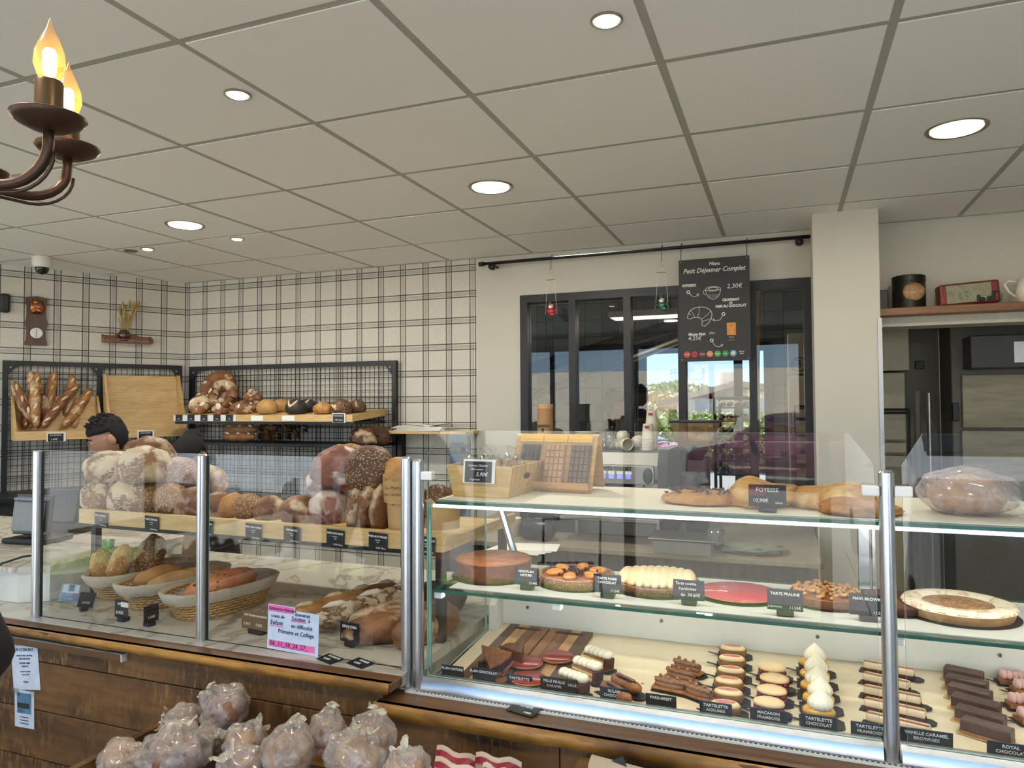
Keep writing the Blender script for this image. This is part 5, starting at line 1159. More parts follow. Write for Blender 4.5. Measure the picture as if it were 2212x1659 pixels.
for k in range(3): B().box((.02+.08*k, .072, .143), (.098+.08*k, .074, .168), rot=(-.35, 0, -.03)).obj('yellow_label', flat('yellow_card', (232, 176, 62), .6, var=.03), t)
for k, (x, lab, c) in enumerate(((.03, 'dark chocolate bar at the left of the plywood stand', (58, 40, 34)), (.115, 'pale caramel coloured chocolate bar in the middle of the stand', (182, 132, 84)), (.195, 'milk chocolate bar at the right of the plywood stand', (96, 66, 50)))):
    m_ = flat('choc_bar_%d' % k, c, .35, var=.05)
    R = Matrix.Rotation(-.10, 3, 'Z'); l = Vector((-.80, 2.03, ZT))+R@Vector((x+.03, .022, .018))
    o = thing('chocolate_bar', lab, 'chocolate', l, group='chocolate bars on the stand', rot=(-.355, .0, -.10+(.05 if k == 1 else 0)))
    B().box((-.031, -.002, 0), (.031, .005, .126), bev=.001).obj('slab', m_, o)
    q = B()
    for i in range(4):
        for j in range(6): q.box((-.029+.0148*i, -.006, .003+.0206*j), (-.0158+.0148*i, -.002, .0215+.0206*j), bev=.002)
    tag(q.obj('squares', m_, o), None, None, kind='stuff')
    B().box((-.036, -.0085, -.002), (.036, .007, .142), bev=.002).obj('clear_wrapper', M_film, o)
# focaccias and foyesses
M_foy = crust('foyesse_crust', (176, 116, 58), (226, 178, 106), (240, 214, 160), .2, scale=.8)
def flatbread(name, lab, px0, px1, py, r_y, h, mat, seed, Y=None, folds=0):
    a, b = onZ(px0, py, ZT), onZ(px1, py, ZT); c = (a+b)/2; c.y = Y or 1.95
    sc_ = c.y; a = onY(px0, py, c.y); b = onY(px1, py, c.y); L = (b.x-a.x)/2
    def fn(d): return 1+(.18*math.sin(d.x*folds+seed) if folds else 0)*(d.z > 0)
    q = B(); q.blob((0, 0, h*.5), (L, r_y, h), .12, 2.2, 36, seed, .5, fn=fn)
    o = q.obj(name, mat, None, True, loc=(( a.x+b.x)/2, c.y, ZT)); return tag(o, lab, 'bread', 'flat breads on the showcase top')
o = flatbread('topped_bread', 'flat bread with a dark chopped topping on the showcase top', 1428, 1605, 1078, .10, .020, C_GOLD, 1, 1.94)
q = B(); random.seed(5)
for k in range(90): q.blob((random.uniform(-.085, .10), random.uniform(-.05, .06), .027+random.uniform(0, .006)), (.006, .003, .003), .2, 3, 6, k, rot=(0, 0, k))
tag(q.obj('chopped_topping', M_choc, o, True), None, None, kind='stuff')
flatbread('foyesse_bread', 'puffy golden flat bread left of the foyesse card', 1560, 1720, 1085, .11, .042, M_foy, 3, 1.95, 5)
flatbread('foyesse_bread', 'long folded golden flat bread right of the foyesse card', 1690, 1905, 1090, .12, .036, M_foy, 6, 1.97, 4)
flatbread('foyesse_bread', 'golden flat bread running behind the second metal post', 1760, 1955, 1095, .09, .022, C_GOLD, 9, 1.86, 3)
p = onZ(1657, 1100, ZT+.013)
t = price(None, (p.x, 1.80, ZT+.013), .084, .052, '', [('FOYESSE', .26, 0, .76), ('10,90€', .24, -.18, .28), ('/pièce', .14, .3, .2)], 'black and red price card reading FOYESSE 10,90 on the showcase top', foot=True)
q = B(); q.prism([(-.041, .026), (-.008, .026), (-.0, .042), (-.012, .0515), (-.041, .0515)], -.0017, -.0013); q.obj('red_corner', flat('dark_red', (96, 24, 36)), t)
# large bagged loaf at the right
M_bag = glassm('bread_bag', (.97, .93, .91), .06, .26, .12, (.84, .72, .66))
a, b = onY(1984, 1100, 1.93), onY(2200, 1100, 1.93)
t = thing('bagged_loaf', 'brown loaf in a shiny clear bag at the right of the showcase top', 'bread', ((a.x+b.x)/2, 1.93, ZT))
h_ = onY(2080, 1012, 1.93).z-ZT
B().blob((0, 0, h_*.47), ((b.x-a.x)*.52, .09, h_*.56), .16, 2.5, 30, 4, .84).obj('bag', M_bag, t, True)
B().blob((-.0, .0, h_*.42), ((b.x-a.x)*.42, .07, h_*.42), .15, 2, 22, 8, .9).obj('loaf', C_PALE, t, True)
B().blob((.065, -.065, h_*.42), (.045, .02, .034), .2, 3, 16, 3, rot=(0, .6, 0)).obj('bag_knot', M_film, t, True)
# ------------------------------------------------------------------ back counter and coffee corner
M_dwood = wood('dark_cladding', (48, 36, 28), (74, 58, 44), .8, 'Z', .5, bump=.1)
bc = thing('back_counter', 'dark wood clad back counter under the partition window', 'counter')
B().box((-1.72, 3.32, .895), (.14, YB-.002, .92), bev=.003).obj('worktop', flat('greige_top', (138, 128, 108), .35), bc)
x = -1.70
while x < .1: B().box((x, 3.36, 0), (min(x+.148, .12), 3.38, .894)).obj('plank', M_dwood, bc); x += .15
B().box((-1.70, 3.381, 0), (.12, YB-.01, .894)).obj('carcass', M_dwood, bc)
xm0, xm1, Yf = -1.37, -.565, 3.74
cm = thing('espresso_machine', 'steel two group espresso machine with black sides on the back counter', 'coffee machine', (xm0, Yf, .921))
w = xm1-xm0
B().prism([(.0, .27), (-.02, .29), (-.02, .36), (.02, .425), (.42, .425), (.42, .03), (.12, .03), (.12, .25)], .05, w-.05, 'X').obj('body', metal('satin_dark', (128, 126, 120), .5), cm)
for x0 in (0, w-.05): B().prism([(-.04, .03), (-.05, .26), (-.045, .38), (.0, .445), (.46, .445), (.46, .0), (.0, .0)], x0, x0+.05, 'X').obj('side_panel', M_plast, cm)
B().box((.04, -.045, .265), (w-.07, -.02, .365), bev=.008).obj('control_panel', M_steel, cm)
for i in range(2):
    for j in range(4 if i else 2): pass
for i in range(6): B().box((w-.44+.045*i+(.0 if i else -.06), -.05, .292), (w-.412+.045*i+(.0 if i else -.06), -.0455, .315), bev=.002).obj('button', flat('lit_button', (120, 124, 220), .4, emis=((120, 130, 255), .8)) if i else M_plast, cm)
for i in range(6): B().box((w-.443+.045*i+(.0 if i else -.06), -.048, .316), (w-.409+.045*i+(.0 if i else -.06), -.0452, .332)).obj('button_label', M_white, cm)
B().blob((w-.10, -.048, .31), (.026, .012, .042), 0, 1, 20).obj('steam_knob', M_plast, cm, True)
text('CAFÉS FOLLIET', .026, cm, (w-.27, -.048, .345), M_plast, align='CENTER', bold=.0008)
B().box((.05, .05, .12), (w-.06, .07, .262)).obj('back_plate', M_steel, cm)
B().box((w-.42, -.03, .12), (w-.18, .05, .255), bev=.02).obj('group_cover', metal('satin_steel', (150, 150, 150), .4), cm)
text('FOLLIET', .034, cm, (w-.29, -.032, .19), M_plast, align='CENTER', bold=.0006)
B().box((w-.14, -.01, .09), (w-.06, .01, .14), bev=.002).obj('name_plate', M_steel, cm); text('FOLLIET', .016, cm, (w-.10, -.012, .115), M_plast, align='CENTER')
for x in (w-.3, .22): B().lathe([(.03, .09), (.034, .12), (.03, .13)], (x, .02, 0), 20).obj('group_head', M_steel, cm, True); B().tube([(x, .0, .1), (x, -.1, .085)], .012, 8).obj('portafilter', M_plast, cm, True)
B().tube([(w-.13, -.0, .26), (w-.13, -.03, .2), (w-.13, -.035, .13)], .006, 8).obj('steam_wand', M_steel, cm, True)
B().box((.05, -.06, .0), (w-.06, .3, .07), bev=.004).obj('drip_tray', metal('tray_steel', (120, 118, 112), .35), cm)
q = B(); q.tube([(.01, .0, .445), (.01, .0, .47), (.05, .0, .475), (w*.42, .0, .475), (w*.45, 0, .46), (w*.47, .0, .45)], .006, 8); q.tube([(.05, .4, .447), (.05, .4, .475), (w-.06, .4, .475), (w-.06, .4, .447)], .005, 8); q.obj('cup_rail', M_steel, cm, True)
B().box((.05, .02, .4255), (w-.05, .42, .431)).obj('cup_tray', metal('cup_tray_steel', (110, 110, 106), .4), cm)
ZC = .921+.432
M_china2 = flat('cream_china', (208, 200, 176), .25)
def oncm(px, Y): return Vector((onY(px, 950, Y).x, Y, ZC))
p = oncm(1178, 3.98)
t = thing('paper_canister', 'tall brown printed paper canister on the left of the espresso machine', 'canister', p)
r = .047; h = onY(1178, 873, 3.98).z-ZC
B().lathe([(0, 0), (r, 0), (r, h*.9), (r, h*.9+.001)], seg=32).obj('tube', flat('brown_carton', (164, 126, 84), .5, var=.05), t, True, ang=.6)
B().lathe([(r+.001, h*.9), (r+.0015, h), (r-.003, h), (r-.004, h-.006), (0, h-.006)], seg=32).obj('lid', flat('lid_kraft', (188, 152, 106), .5), t, True, ang=.6)
text('ARANCAO', .021, t, (0, -r-.0015, h*.5), M_black, align='CENTER', bold=.0006)
B().blob((0, -r, h*.40), (.008, .002, .014), 0, 1, 12).obj('bean_emblem', M_black, t); text('ARABICA', .018, t, (0, -r-.0015, .02), flat('rust_ink', (110, 50, 36)), align='CENTER', bold=.0006)
p = oncm(1265, 3.95)
for k in range(9):
    o = B().lathe([(.02, 0), (.028, .002), (.058, .011), (.059, .0125), (.05, .0105), (.025, .004), (0, .004)], seg=28).obj('saucer', M_china2, None, True, loc=(p.x, p.y, p.z+.0105*k))
    tag(o, 'cream saucer in the pile beside the glasses, '+['lowest', 'second', 'third', 'fourth', 'fifth', 'sixth', 'seventh', 'eighth', 'topmost'][k]+' from the bottom' if k < 8 else 'topmost cream saucer of the pile beside the glasses', 'saucer', 'pile of cream saucers')
M_drink = glassm('drinking_glass', (.92, .94, .93), .12)
for k, (px, Y) in enumerate(((1303, 3.9), (1318, 3.88), (1310, 4.0))):
    o = B().lathe([(.030, .0), (.026, .08), (.024, .1), (.0, .1), (.0, .096), (.0225, .096), (.0285, .0)], seg=20).obj('drinking_glass', M_drink, None, True, loc=oncm(px, Y)); tag(o, ['left', 'right', 'rear'][k]+' upturned drinking glass on the espresso machine', 'glass', 'upturned glasses')
def cup(px, Y, rot, lab, z=0):
    o = B().lathe([(.018, 0), (.03, .01), (.035, .03), (.034, .05), (.031, .05), (.032, .03), (.026, .012), (0, .008)], seg=24).obj('coffee_cup', M_china2, None, True, loc=oncm(px, Y)+Vector((0, 0, z)))
    o.rotation_euler = rot; B().tube([(.032, 0, .042), (.052, 0, .04), (.052, 0, .02), (.03, 0, .014)], .004, 6).obj('handle', M_china2, o, True); tag(o, lab, 'cup', 'cream coffee cups')
cup(1333, 3.95, (PI, 0, .4), 'upturned cream cup right of the glasses', .05); cup(1348, 3.88, (1.7, 0, .6), 'cream cup lying on its side nearest the front', .036); cup(1345, 3.98, (PI, .0, 1), 'cream cup stacked on top of the others', .1)
cup(1366, 3.93, (1.4, .4, 2.2), 'cream cup tilted against the paper cups', .036); cup(1368, 4.02, (PI, 0, 2), 'cream cup at the back beside the paper cups', .05)
M_pcup = flat('paper_cup', (216, 208, 188), .6, var=.03)
for px, Y, n, zt, lab in ((1400, 3.86, 12, 915, 'shorter front'), (1408, 3.99, 16, 889, 'taller rear')):
    b = oncm(px, Y); zt = onY(px, zt, Y).z; n = int((zt-b.z-.07)/.0085)
    t = thing('cup_stack', lab+' stack of white paper cups on the espresso machine', 'paper cups', b, group='stacks of paper cups')
    for k in range(n): B().lathe([(.034, .0), (.0345, .003), (.0335, .006), (.032, .009)], (0, 0, .0085*k), 20).obj('cup_rim', M_pcup, t, True)
    B().lathe([(.0335, .0), (.0335, .004), (.026, .075), (.0, .075)], (0, 0, .0085*n), 22).obj('top_cup', M_pcup, t, True, ang=.9)
    B().box((-.012, -.0335, .0085*n+.052), (.012, -.0275, .0085*n+.066)).obj('red_blue_logo', flat('logo_red', (160, 50, 56)), t)
# grinder
p = onY(1500, 1000, 3.62); zt = onY(1500, 908, 3.62).z
t = thing('coffee_grinder', 'black coffee grinder with a clear hopper of beans on the back counter', 'grinder', (p.x, 3.62, .921)); zt -= .921
B().box((-.055, -.04, 0), (.055, .2, .03), bev=.01).obj('base', M_plast, t)
B().box((-.05, .04, .03), (.06, .17, .42), bev=.015).obj('body', M_plast, t)
B().lathe([(.05, .2), (.052, .24), (.05, .33), (.046, .34)], (-.02, -.0, 0), 24).obj('doser', M_plast, t, True)
B().lathe([(.032, .1), (.034, .2)], (-.03, 0, 0), 20).obj('chrome_chamber', M_steel, t, True)
B().lathe([(.04, .40), (.045, .43), (.085, .475)], (0, .06, 0), 4+24).obj('hopper_base', M_plast, t, True)
def sqring(z, w, d): return [(-w, -d, z), (w, -d, z), (w, d, z), (-w, d, z)]
q = B(); vs = sqring(.455, .07, .06)+sqring(zt-.012, .115, .08); q.add([(a, b+.06, c) for a, b, c in vs], [(0, 1, 5, 4), (1, 2, 6, 5), (2, 3, 7, 6), (3, 0, 4, 7)]); q.obj('hopper', glassm('amber_hopper', (.86, .62, .48), .08, .12, .0, (.7, .45, .3)), t)
q = B(); vs = sqring(.445, .06, .05)+sqring(.50, .088, .066); q.add([(a, b+.06, c) for a, b, c in vs], [(0, 1, 5, 4), (1, 2, 6, 5), (2, 3, 7, 6), (3, 0, 4, 7), (4, 5, 6, 7), (3, 2, 1, 0)]); q.obj('coffee_beans', flat('coffee_beans', (38, 24, 20), .4, var=.4, scale=150, bump=.6), t)
B().box((-.12, -.025, zt-.012), (.12, .145, zt), bev=.004).obj('hopper_lid', M_plast, t)
# things on the back counter seen through the showcase
def onbc(px, py): return onZ(px, py, .921)
p = onbc(1112, 1158); t = tag(B().lathe([(.026, 0), (.034, .09), (.035, .095), (.032, .095), (.024, .004), (0, .004)], seg=24).obj('paper_cup', M_pcup, None, True, loc=p), 'single white paper cup beside the black rounded device', 'cup')
p = onbc(1160, 1166); t = thing('rounded_device', 'black rounded box shaped device on the back counter', 'device', p)
B().box((-.095, -.05, 0), (.095, .07, .105), bev=.045).obj('body', M_plast, t, True, ang=1); B().lathe([(.014, 0), (.014, .003), (.009, .004)], (0, 0, .105), 16).obj('button', M_grey, t)
p = onbc(1065, 1190); t = thing('napkin_pile', 'loose pile of white napkins on the back counter', 'napkins', (p.x+.12, p.y+.08, .921))
for k in range(4): B().box((-.15+.02*k, -.1+.01*k, .003*k), (.12+.015*k, .1, .003*k+.0025), rot=(0, 0, .1*k-.1)).obj('napkin', M_paper, t)
p = onbc(1472, 1200); t = thing('weighing_scale', 'grey weighing scale with a steel plate on the back counter', 'scale', (p.x, p.y+.1, .921))
B().box((-.13, -.1, .0), (.13, .1, .06), bev=.008).obj('body', M_grey, t); B().box((-.15, -.11, .066), (.15, .12, .072), bev=.002).obj('plate', M_steel, t); B().box((-.03, -.02, .06), (.03, .02, .066)).obj('foot', M_black, t)
p = onZ(1545, 1190, .921); t = thing('clear_cup', 'ribbed clear plastic cup standing on the back counter', 'cup', p)
B().lathe([(.03, 0), (.04, .1), (.041, .1), (.031, .0)], seg=24, wob=lambda a, i: 1+.03*math.cos(12*a)).obj('wall', M_drink, t, True)
p = onZ(1620, 1200, .921); tag(B().blob((0, 0, .015), (.16, .09, .022), .5, 5, 24, 3, .7).obj('tea_towel', flat('green_grey_cloth', (112, 120, 106), .9, var=.1), None, True, loc=(p.x, p.y+.08, .921)), 'crumpled grey green cloth on the back counter', 'cloth')
t = thing('hanging_rail_shelf', 'steel tray on brackets above the back counter left of the scale', 'tray')
a, b = onY(1208, 1112, 3.45), onY(1424, 1128, 3.45); B().box((a.x, 3.45, b.z-.01), (b.x, 3.66, b.z+.01), bev=.003).obj('plate', M_steel, t)
for x in (a.x+.04, b.x-.04): B().box((x, 3.6, .921), (x+.015, 3.615, b.z-.011)).obj('leg', M_steel, t)
# ------------------------------------------------------------------ rod, menu board, hanging figurines
t = thing('curtain_rod', 'long black metal rod under the ceiling above the partition window', 'rod', (0, 0, 0))
B().tube([(-1.84, 4.28, 2.526), (.147, 4.28, 2.529)], .0105, 12).obj('tube', M_black, t, True)
B().tube([(-1.86, 4.28, 2.526), (-1.825, 4.28, 2.526)], .015, 12).obj('end_cap', M_black, t, True)
for x in (-1.77, .09): B().tube([(x, 4.28, 2.522), (x, 4.33, 2.515), (x, YB, 2.515)], .009, 8).obj('bracket', M_black, t, True); B().lathe([(.022, 0), (.022, .03), (.0, .034)], (x, 4.30, 2.505), 18, rot=(PI/2, 0, 0)).obj('bracket_cap', M_black, t, True)
mx, mz = -.566, 2.438; mw, mh = .392, .592
mn = thing('menu_board', 'black printed breakfast menu board hanging from the rod', 'sign', (mx, 4.22, mz-mh))
B().box((0, 0, 0), (mw, .005, mh)).obj('board', flat('menu_black', (36, 35, 34), .5, var=.05), mn)
P_ = lambda u, v: (u*mw, -.0012, mh*(1-v))       # u, v = share of the board's width and height
M_chalk = flat('chalk_white', (226, 224, 216), .7, var=.02)
for s_, sz, u, v, k in (('Menu', .030, .51, .055, 1), ('Petit Déjeuner Complet', .038, .50, .115, 1)): text(s_, sz, mn, P_(u, v), M_chalk, align='CENTER', shear=.3, bold=.0004, sx=.92)
for s_, sz, u, v in (('EXPRESSO', .021, .15, .255), ('CROISSANT', .021, .735, .415), ('OU', .014, .735, .445), ('PAIN AU CHOCOLAT', .021, .735, .475)): text(s_, sz, mn, P_(u, v), M_chalk, align='CENTER', bold=.0009, sx=.82)
B().prism([(mw*.63, mh*.75), (mw*.94, mh*.765), (mw*.92, mh*.73), (mw*.95, mh*.695), (mw*.63, mh*.68), (mw*.66, mh*.715)], -.001, -.0004).obj('price_banner', M_black, mn)
text('2,30€', .036, mn, P_(.79, .285), M_chalk, align='CENTER', shear=.15)
B().box((.07*mw, -.001, mh*.205), (.44*mw, -.0004, mh*.25)).obj('price_strip', M_black, mn)
text('Minute Maid', .021, mn, P_(.25, .735), M_chalk, align='CENTER', bold=.0008, sx=.9); text('33cl', .02, mn, P_(.46, .73), M_chalk, align='CENTER', shear=.3)
text('4,25€', .032, mn, P_(.22, .775), M_chalk, align='CENTER', shear=.15)
def stroke(pts, r=.0016, name='drawn_line', m_=None):
    q = B(); q.tube([(u*mw, -.0014, mh*(1-v)) for u, v in pts], r, 5); return q.obj(name, m_ or M_chalk, mn)
def arc(cu, cv, ru, rv, a0, a1, n=14): return [(cu+ru*math.cos(a0+(a1-a0)*i/n), cv+rv*math.sin(a0+(a1-a0)*i/n)) for i in range(n+1)]
stroke(arc(.49, .30, .105, .022, 0, 2*PI, 24), name='cup_drawing'); stroke(arc(.49, .30, .07, .013, 0, 2*PI, 18)); stroke(arc(.49, .305, .105, .095, 0, PI)); stroke(arc(.385, .33, .035, .022, PI*.5, PI*1.6))
q = B()
for k in range(9): q.tube([(mw*(.42+.018*k), -.0014, mh*(1-.35)), (mw*(.43+.014*k), -.0014, mh*(1-.385))], .0006, 4)
tag(q.obj('cup_hatching', M_chalk, mn), None, None, kind='stuff')
cro = arc(.30, .545, .17, .075, PI*1.02, PI*2.0, 18); stroke(cro, .0018, 'croissant_drawing')
stroke([(.127, .54), (.115, .57), (.15, .585), (.19, .572), (.24, .568), (.29, .575), (.325, .59), (.33, .62), (.325, .65), (.36, .66), (.42, .63), (.46, .59), (.47, .545)], .0018)
for a, b in (((.17, .505), (.22, .568)), ((.29, .472), (.265, .568)), ((.33, .585), (.45, .515)), ((.335, .61), (.465, .585)), ((.135, .53), (.17, .545))): stroke([a, ((a[0]+b[0])/2+.01, (a[1]+b[1])/2), b], .0012)
for (u, v), pts in (((.135, .318), [(.15, .33), (.19, .36), (.24, .365), (.29, .34)]), ((.63, .55), [(.615, .57), (.58, .605), (.53, .61), (.475, .60)]), ((.46, .80), [(.475, .82), (.51, .855), (.56, .865), (.62, .845)])):
    B().lathe([(.0058, 0), (.0105, 0), (.0105, .0008), (.0058, .0008)], P_(u, v), 18, rot=(PI/2, 0, 0), cap=False).obj('arrow_ring', M_chalk, mn); stroke(pts, .0016, 'arrow'); e = Vector(pts[-1]); f_ = Vector(pts[-2]); d = (e-f_).normalized()
    stroke([e+Vector((-d.x*.03-d.y*.02, -d.y*.03+d.x*.012)), e, e+Vector((-d.x*.03+d.y*.02, -d.y*.03-d.x*.012))], .0016, 'arrow_head')
B().box((.675*mw, -.0012, mh*.245), (.80*mw, -.0004, mh*.365)).obj('can_picture', flat('can_orange', (206, 130, 52), .4, var=.2, scale=30), mn); B().box((.68*mw, -.0012, mh*.18), (.795*mw, -.0004, mh*.244)).obj('can_picture', M_black, mn); B().box((.695*mw, -.0014, mh*.195), (.78*mw, -.0008, mh*.2)).obj('can_stripe', MT['can_orange'], mn)
text('Minute', .010, mn, P_(.737, .775), M_chalk, align='CENTER'); stroke(arc(.737, .66, .045, .03, 0, PI), .001, 'glass_drawing', flat('can_yellow', (230, 196, 90))); stroke([(.737, .69), (.737, .735)], .0018, 'glass_drawing', MT['can_yellow'])
for k, (s_, c) in enumerate((('CocaZ', (196, 62, 58)), ('Coca', (176, 50, 52)), ('CocaZ', (110, 40, 62)), ('Fanta', (214, 130, 84)), ('Sprite', (70, 150, 72)), ('fuze', (44, 132, 72)), ('', (90, 156, 206)))):
    u = .105+.109*k; B().lathe([(0, 0), (.018, 0), (.018, .0008), (0, .0008)], P_(u, .93), 24, rot=(PI/2, 0, 0)).obj('drink_badge', flat('badge_%d' % k, c, .5), mn)
    if s_: text(s_, .010, mn, (u*mw, -.0022, mh*.07), M_chalk if k != 1 else M_black, align='CENTER', shear=.2, bold=.0002)
    else: B().lathe([(0, 0), (.010, 0), (.010, .0006), (0, .0006)], (u*mw, -.0015, mh*.073), 20, rot=(PI/2, 0, 0)).obj('badge_centre', flat('badge_yel', (236, 220, 150)), mn)
text('Minute', .010, mn, P_(.875, .915), M_chalk, align='CENTER', bold=.0002); text('Maid', .010, mn, P_(.875, .935), M_chalk, align='CENTER', bold=.0002)
for u in (.03, .965):
    for v in (.02, .98): B().blob(P_(u, v), (.0035, .002, .0035), 0, 1, 8).obj('eyelet', M_steel, mn)
for u in (.03, .965): B().tube([(u*mw, .003, mh*.985), (u*mw, .01, mh+.04), (u*mw, .05, 2.548-(mz-mh)), (u*mw, .07, 2.545-(mz-mh)), (u*mw, .074, 2.53-(mz-mh))], .0022, 6).obj('hook', M_black, mn)
def figurine(px, pyr, pyb, c, c2, lab, name='hanging_figurine'):
    x = onY(px, pyr, 4.25).x; zr = onY(px, pyr, 4.25).z; zb = onY(px, pyb, 4.25).z; zf = onY(px, pyb-55, 4.25).z
    t = thing(name, lab, 'ornament', (x, 4.25, zb), group='figurines on little swings'); H_ = 2.54-zb
    B().tube([(0, .045, H_), (.0, .03, H_+.012), (0, .01, H_), (0, 0, zr-zb+.02)], .0018, 6).obj('hook', M_black, t)
    B().lathe([(.008, -.0015), (.011, -.0015), (.011, .0015), (.008, .0015)], (0, 0, zr-zb), 16, rot=(PI/2, 0, 0), cap=False).obj('ring', M_oak, t)
    B().tube([(-.028, 0, zr-zb-.042), (.028, 0, zr-zb-.042)], .002, 6).obj('bar', M_br, t)
    q = B(); top = zr-zb-.042
    for s_ in (-1, 1): q.tube([(0, 0, zr-zb-.01), (s_*.02, 0, top)], .0006, 4).tube([(s_*.022, 0, top), (s_*.038, 0, .012)], .0009, 4)
    q.obj('strings', M_white, t)
    M1 = flat('orn_'+c2, c, .12, var=.1, coat=1); B().blob((.0, 0, .03), (.026, .02, .024), .15, 3, 18).obj('body', M1, t, True); B().blob((.012, -.012, .01), (.022, .016, .012), .3, 4, 14, 3).obj('legs', M1, t, True)
    B().blob((.0, 0, .064), (.015, .014, .015), 0, 1, 16).obj('head', flat('orn_face', (206, 168, 140), .3), t, True); B().blob((-.002, -.007, .057), (.014, .011, .012), .4, 5, 14).obj('white_fluff', M_white, t, True)
    B().lathe([(.014, 0), (.009, .012), (.003, .022), (.0, .026)], (-.002, 0, .07), 14, rot=(0, -.4, 0)).obj('cap', M1, t, True)
    for s_ in (-1, 1): B().tube([(s_*.018, 0, .04), (s_*.033, -.004, .034), (s_*.037, 0, .05)], .006, 8).obj('arm', M1, t, True)
figurine(1190, 590, 683, (168, 30, 34), 'red', 'small shiny red and white figurine on a string swing below the rod')
figurine(1429, 573, 671, (20, 96, 60), 'green', 'small shiny green and white figurine on a string swing left of the menu')
# small wall shelf with newspapers, blue panel
a = -2.667; t = thing('wall_shelf', 'small oak wall shelf on a black bracket holding newspapers', 'shelf', (a, YB-.22, 1.415))
B().box((0, 0, 0), (.76, .218, .018), bev=.002).obj('board', M_oak, t); B().box((.17, .16, -.2), (.20, .218, -.001)).obj('bracket', M_black, t); B().box((.175, .02, -.02), (.195, .16, -.001)).obj('bracket_arm', M_black, t); B().blob((.185, .158, -.12), (.004, .002, .004), 0, 1, 8).obj('screw', M_steel, t)
t = thing('newspaper_pile', 'loose pile of folded newspapers on the small oak shelf', 'newspapers', (-2.47, YB-.20, 1.4335))
for k in range(6): B().box((.0+.02*(k % 3), .01, .0055*k), (.40-.03*(k % 2), .17, .0055*k+.004), rot=(0, -.02+.008*k, .02*k-.04)).obj('newspaper', M_paper, t)
B().box((.14, .03, .036), (.28, .15, .039), rot=(0, .12, .2)).obj('newspaper', M_paper, t); B().box((.24, .02, .038), (.40, .15, .041), rot=(0, -.14, -.1)).obj('newspaper', M_paper, t)
a, b = onY(970, 938, 3.2), onY(1010, 992, 3.2)
t = thing('info_panel', 'tall blue grey beverage panel with three round icons behind the wooden crate', 'sign', (a.x, 3.2, 0))
B().box((0, 0, 0), (b.x-a.x, .05, a.z), bev=.008).obj('body', flat('slate_blue', (92, 112, 132), .3), t); w = b.x-a.x
text('PUR PLAISIR', .012, t, (w/2, -.003, a.z-.045), M_card, align='CENTER')
for k in range(3): B().lathe([(.0, 0), (.010, 0), (.010, .001), (0, .001)], (w*(.22+.28*k), -.002, a.z-.075), 16, rot=(PI/2, 0, 0)).obj('icon', [M_grey, M_grey, M_card][k], t)
# ------------------------------------------------------------------ left: black worktop, till, leaflets
t = thing('black_worktop', 'long black worktop along the angled left wall below the mesh rack', 'counter', leftw(2.6, 0, 0), LROT)
B().box((0, -.5, 1.0), (2.5, -.06, 1.035), bev=.003).obj('worktop', M_black, t); B().box((.02, -.47, 0), (2.48, -.06, .999)).obj('carcass', flat('dark_front', (40, 40, 40), .5), t)
p = onZ(62, 1215, 1.03)
t = thing('till_screen', 'grey backed till screen on a black foot on the till counter', 'monitor', (onY(60, 1190, 2.12).x, 2.12, 1.029), .12)
B().box((-.075, -.01, .045), (.075, .012, .175), rot=(-.12, 0, 0), bev=.006).obj('screen', flat('grey_shell', (126, 126, 122), .4), t); B().box((-.065, -.012, .178), (.09, .03, .19), bev=.002).obj('customer_display', flat('blue_grey_shell', (120, 128, 138), .4), t)
B().box((-.09, .014, .03), (.10, .03, .2), rot=(-.12, 0, 0), bev=.004).obj('black_frame', M_plast, t); B().box((-.09, -.05, 0), (.12, .12, .022), bev=.01).obj('foot', M_plast, t); B().box((-.02, .02, .02), (.03, .05, .08)).obj('neck', M_plast, t)
t = thing('card_terminal', 'black till keyboard unit beside the grey backed screen', 'till', (onY(120, 1190, 2.3).x, 2.3, 1.029), .15)
B().box((-.1, -.05, 0), (.1, .16, .05), bev=.012).obj('body', M_plast, t); B().box((-.07, .02, .05), (.09, .05, .2), rot=(-.2, 0, 0), bev=.004).obj('screen', M_plast, t)
p0 = onY(50, 1214, 1.86); tag(B().tube([(p0.x, 1.92, 1.04), (p0.x, 1.86, 1.045), (p0.x+.0, 1.78, 1.035), (p0.x-.0, 1.765, 1.0), (p0.x-.005, 1.76, .95), (p0.x-.03, 1.76, .925), (p0.x-.08, 1.765, .91), (p0.x-.3, 1.77, .905)], .004, 8).obj('cable', flat('blue_black_cable', (40, 50, 60)), None, True), 'dark cable hanging over the edge of the till counter', 'cable')
p = onZ(225, 1183, 1.03); t = thing('green_tape_dispenser', 'small black and bright green object on the till counter', 'stationery', (p.x, p.y, 1.029), .2)
B().box((-.03, -.012, 0), (.0, .02, .026), bev=.004).obj('black_body', M_plast, t); B().prism([(0, 0), (.034, 0), (.038, .034), (.028, .036), (.024, .016), (.012, .012), (-.005, .034), (-.01, .03)], -.012, .014).obj('green_frame', flat('bright_green', (104, 176, 48), .4), t)
p = onZ(146, 1300, ZL); t = thing('leaflet_holder', 'clear holder with blue and white business leaflets on the marble', 'leaflets', (p.x, p.y, ZL+.001), .1)
B().box((-.045, .0, .0), (.04, .002, .062), rot=(-.3, 0, 0), about=(0, 0, 0)).obj('clear_front', M_film, t)
for k, c in enumerate(((222, 226, 230), (60, 74, 122))): B().box((-.038, .003, .002+.028*(1-k)), (.034, .005, .03+.028*(1-k)), rot=(-.3, 0, 0), about=(0, 0, 0)).obj('leaflet', flat('leaf_%d' % k, c), t)
B().box((-.012, .0025, .036), (.014, .0029, .058), rot=(-.3, 0, 0), about=(0, 0, 0)).obj('leaflet_picture', M_black, t)
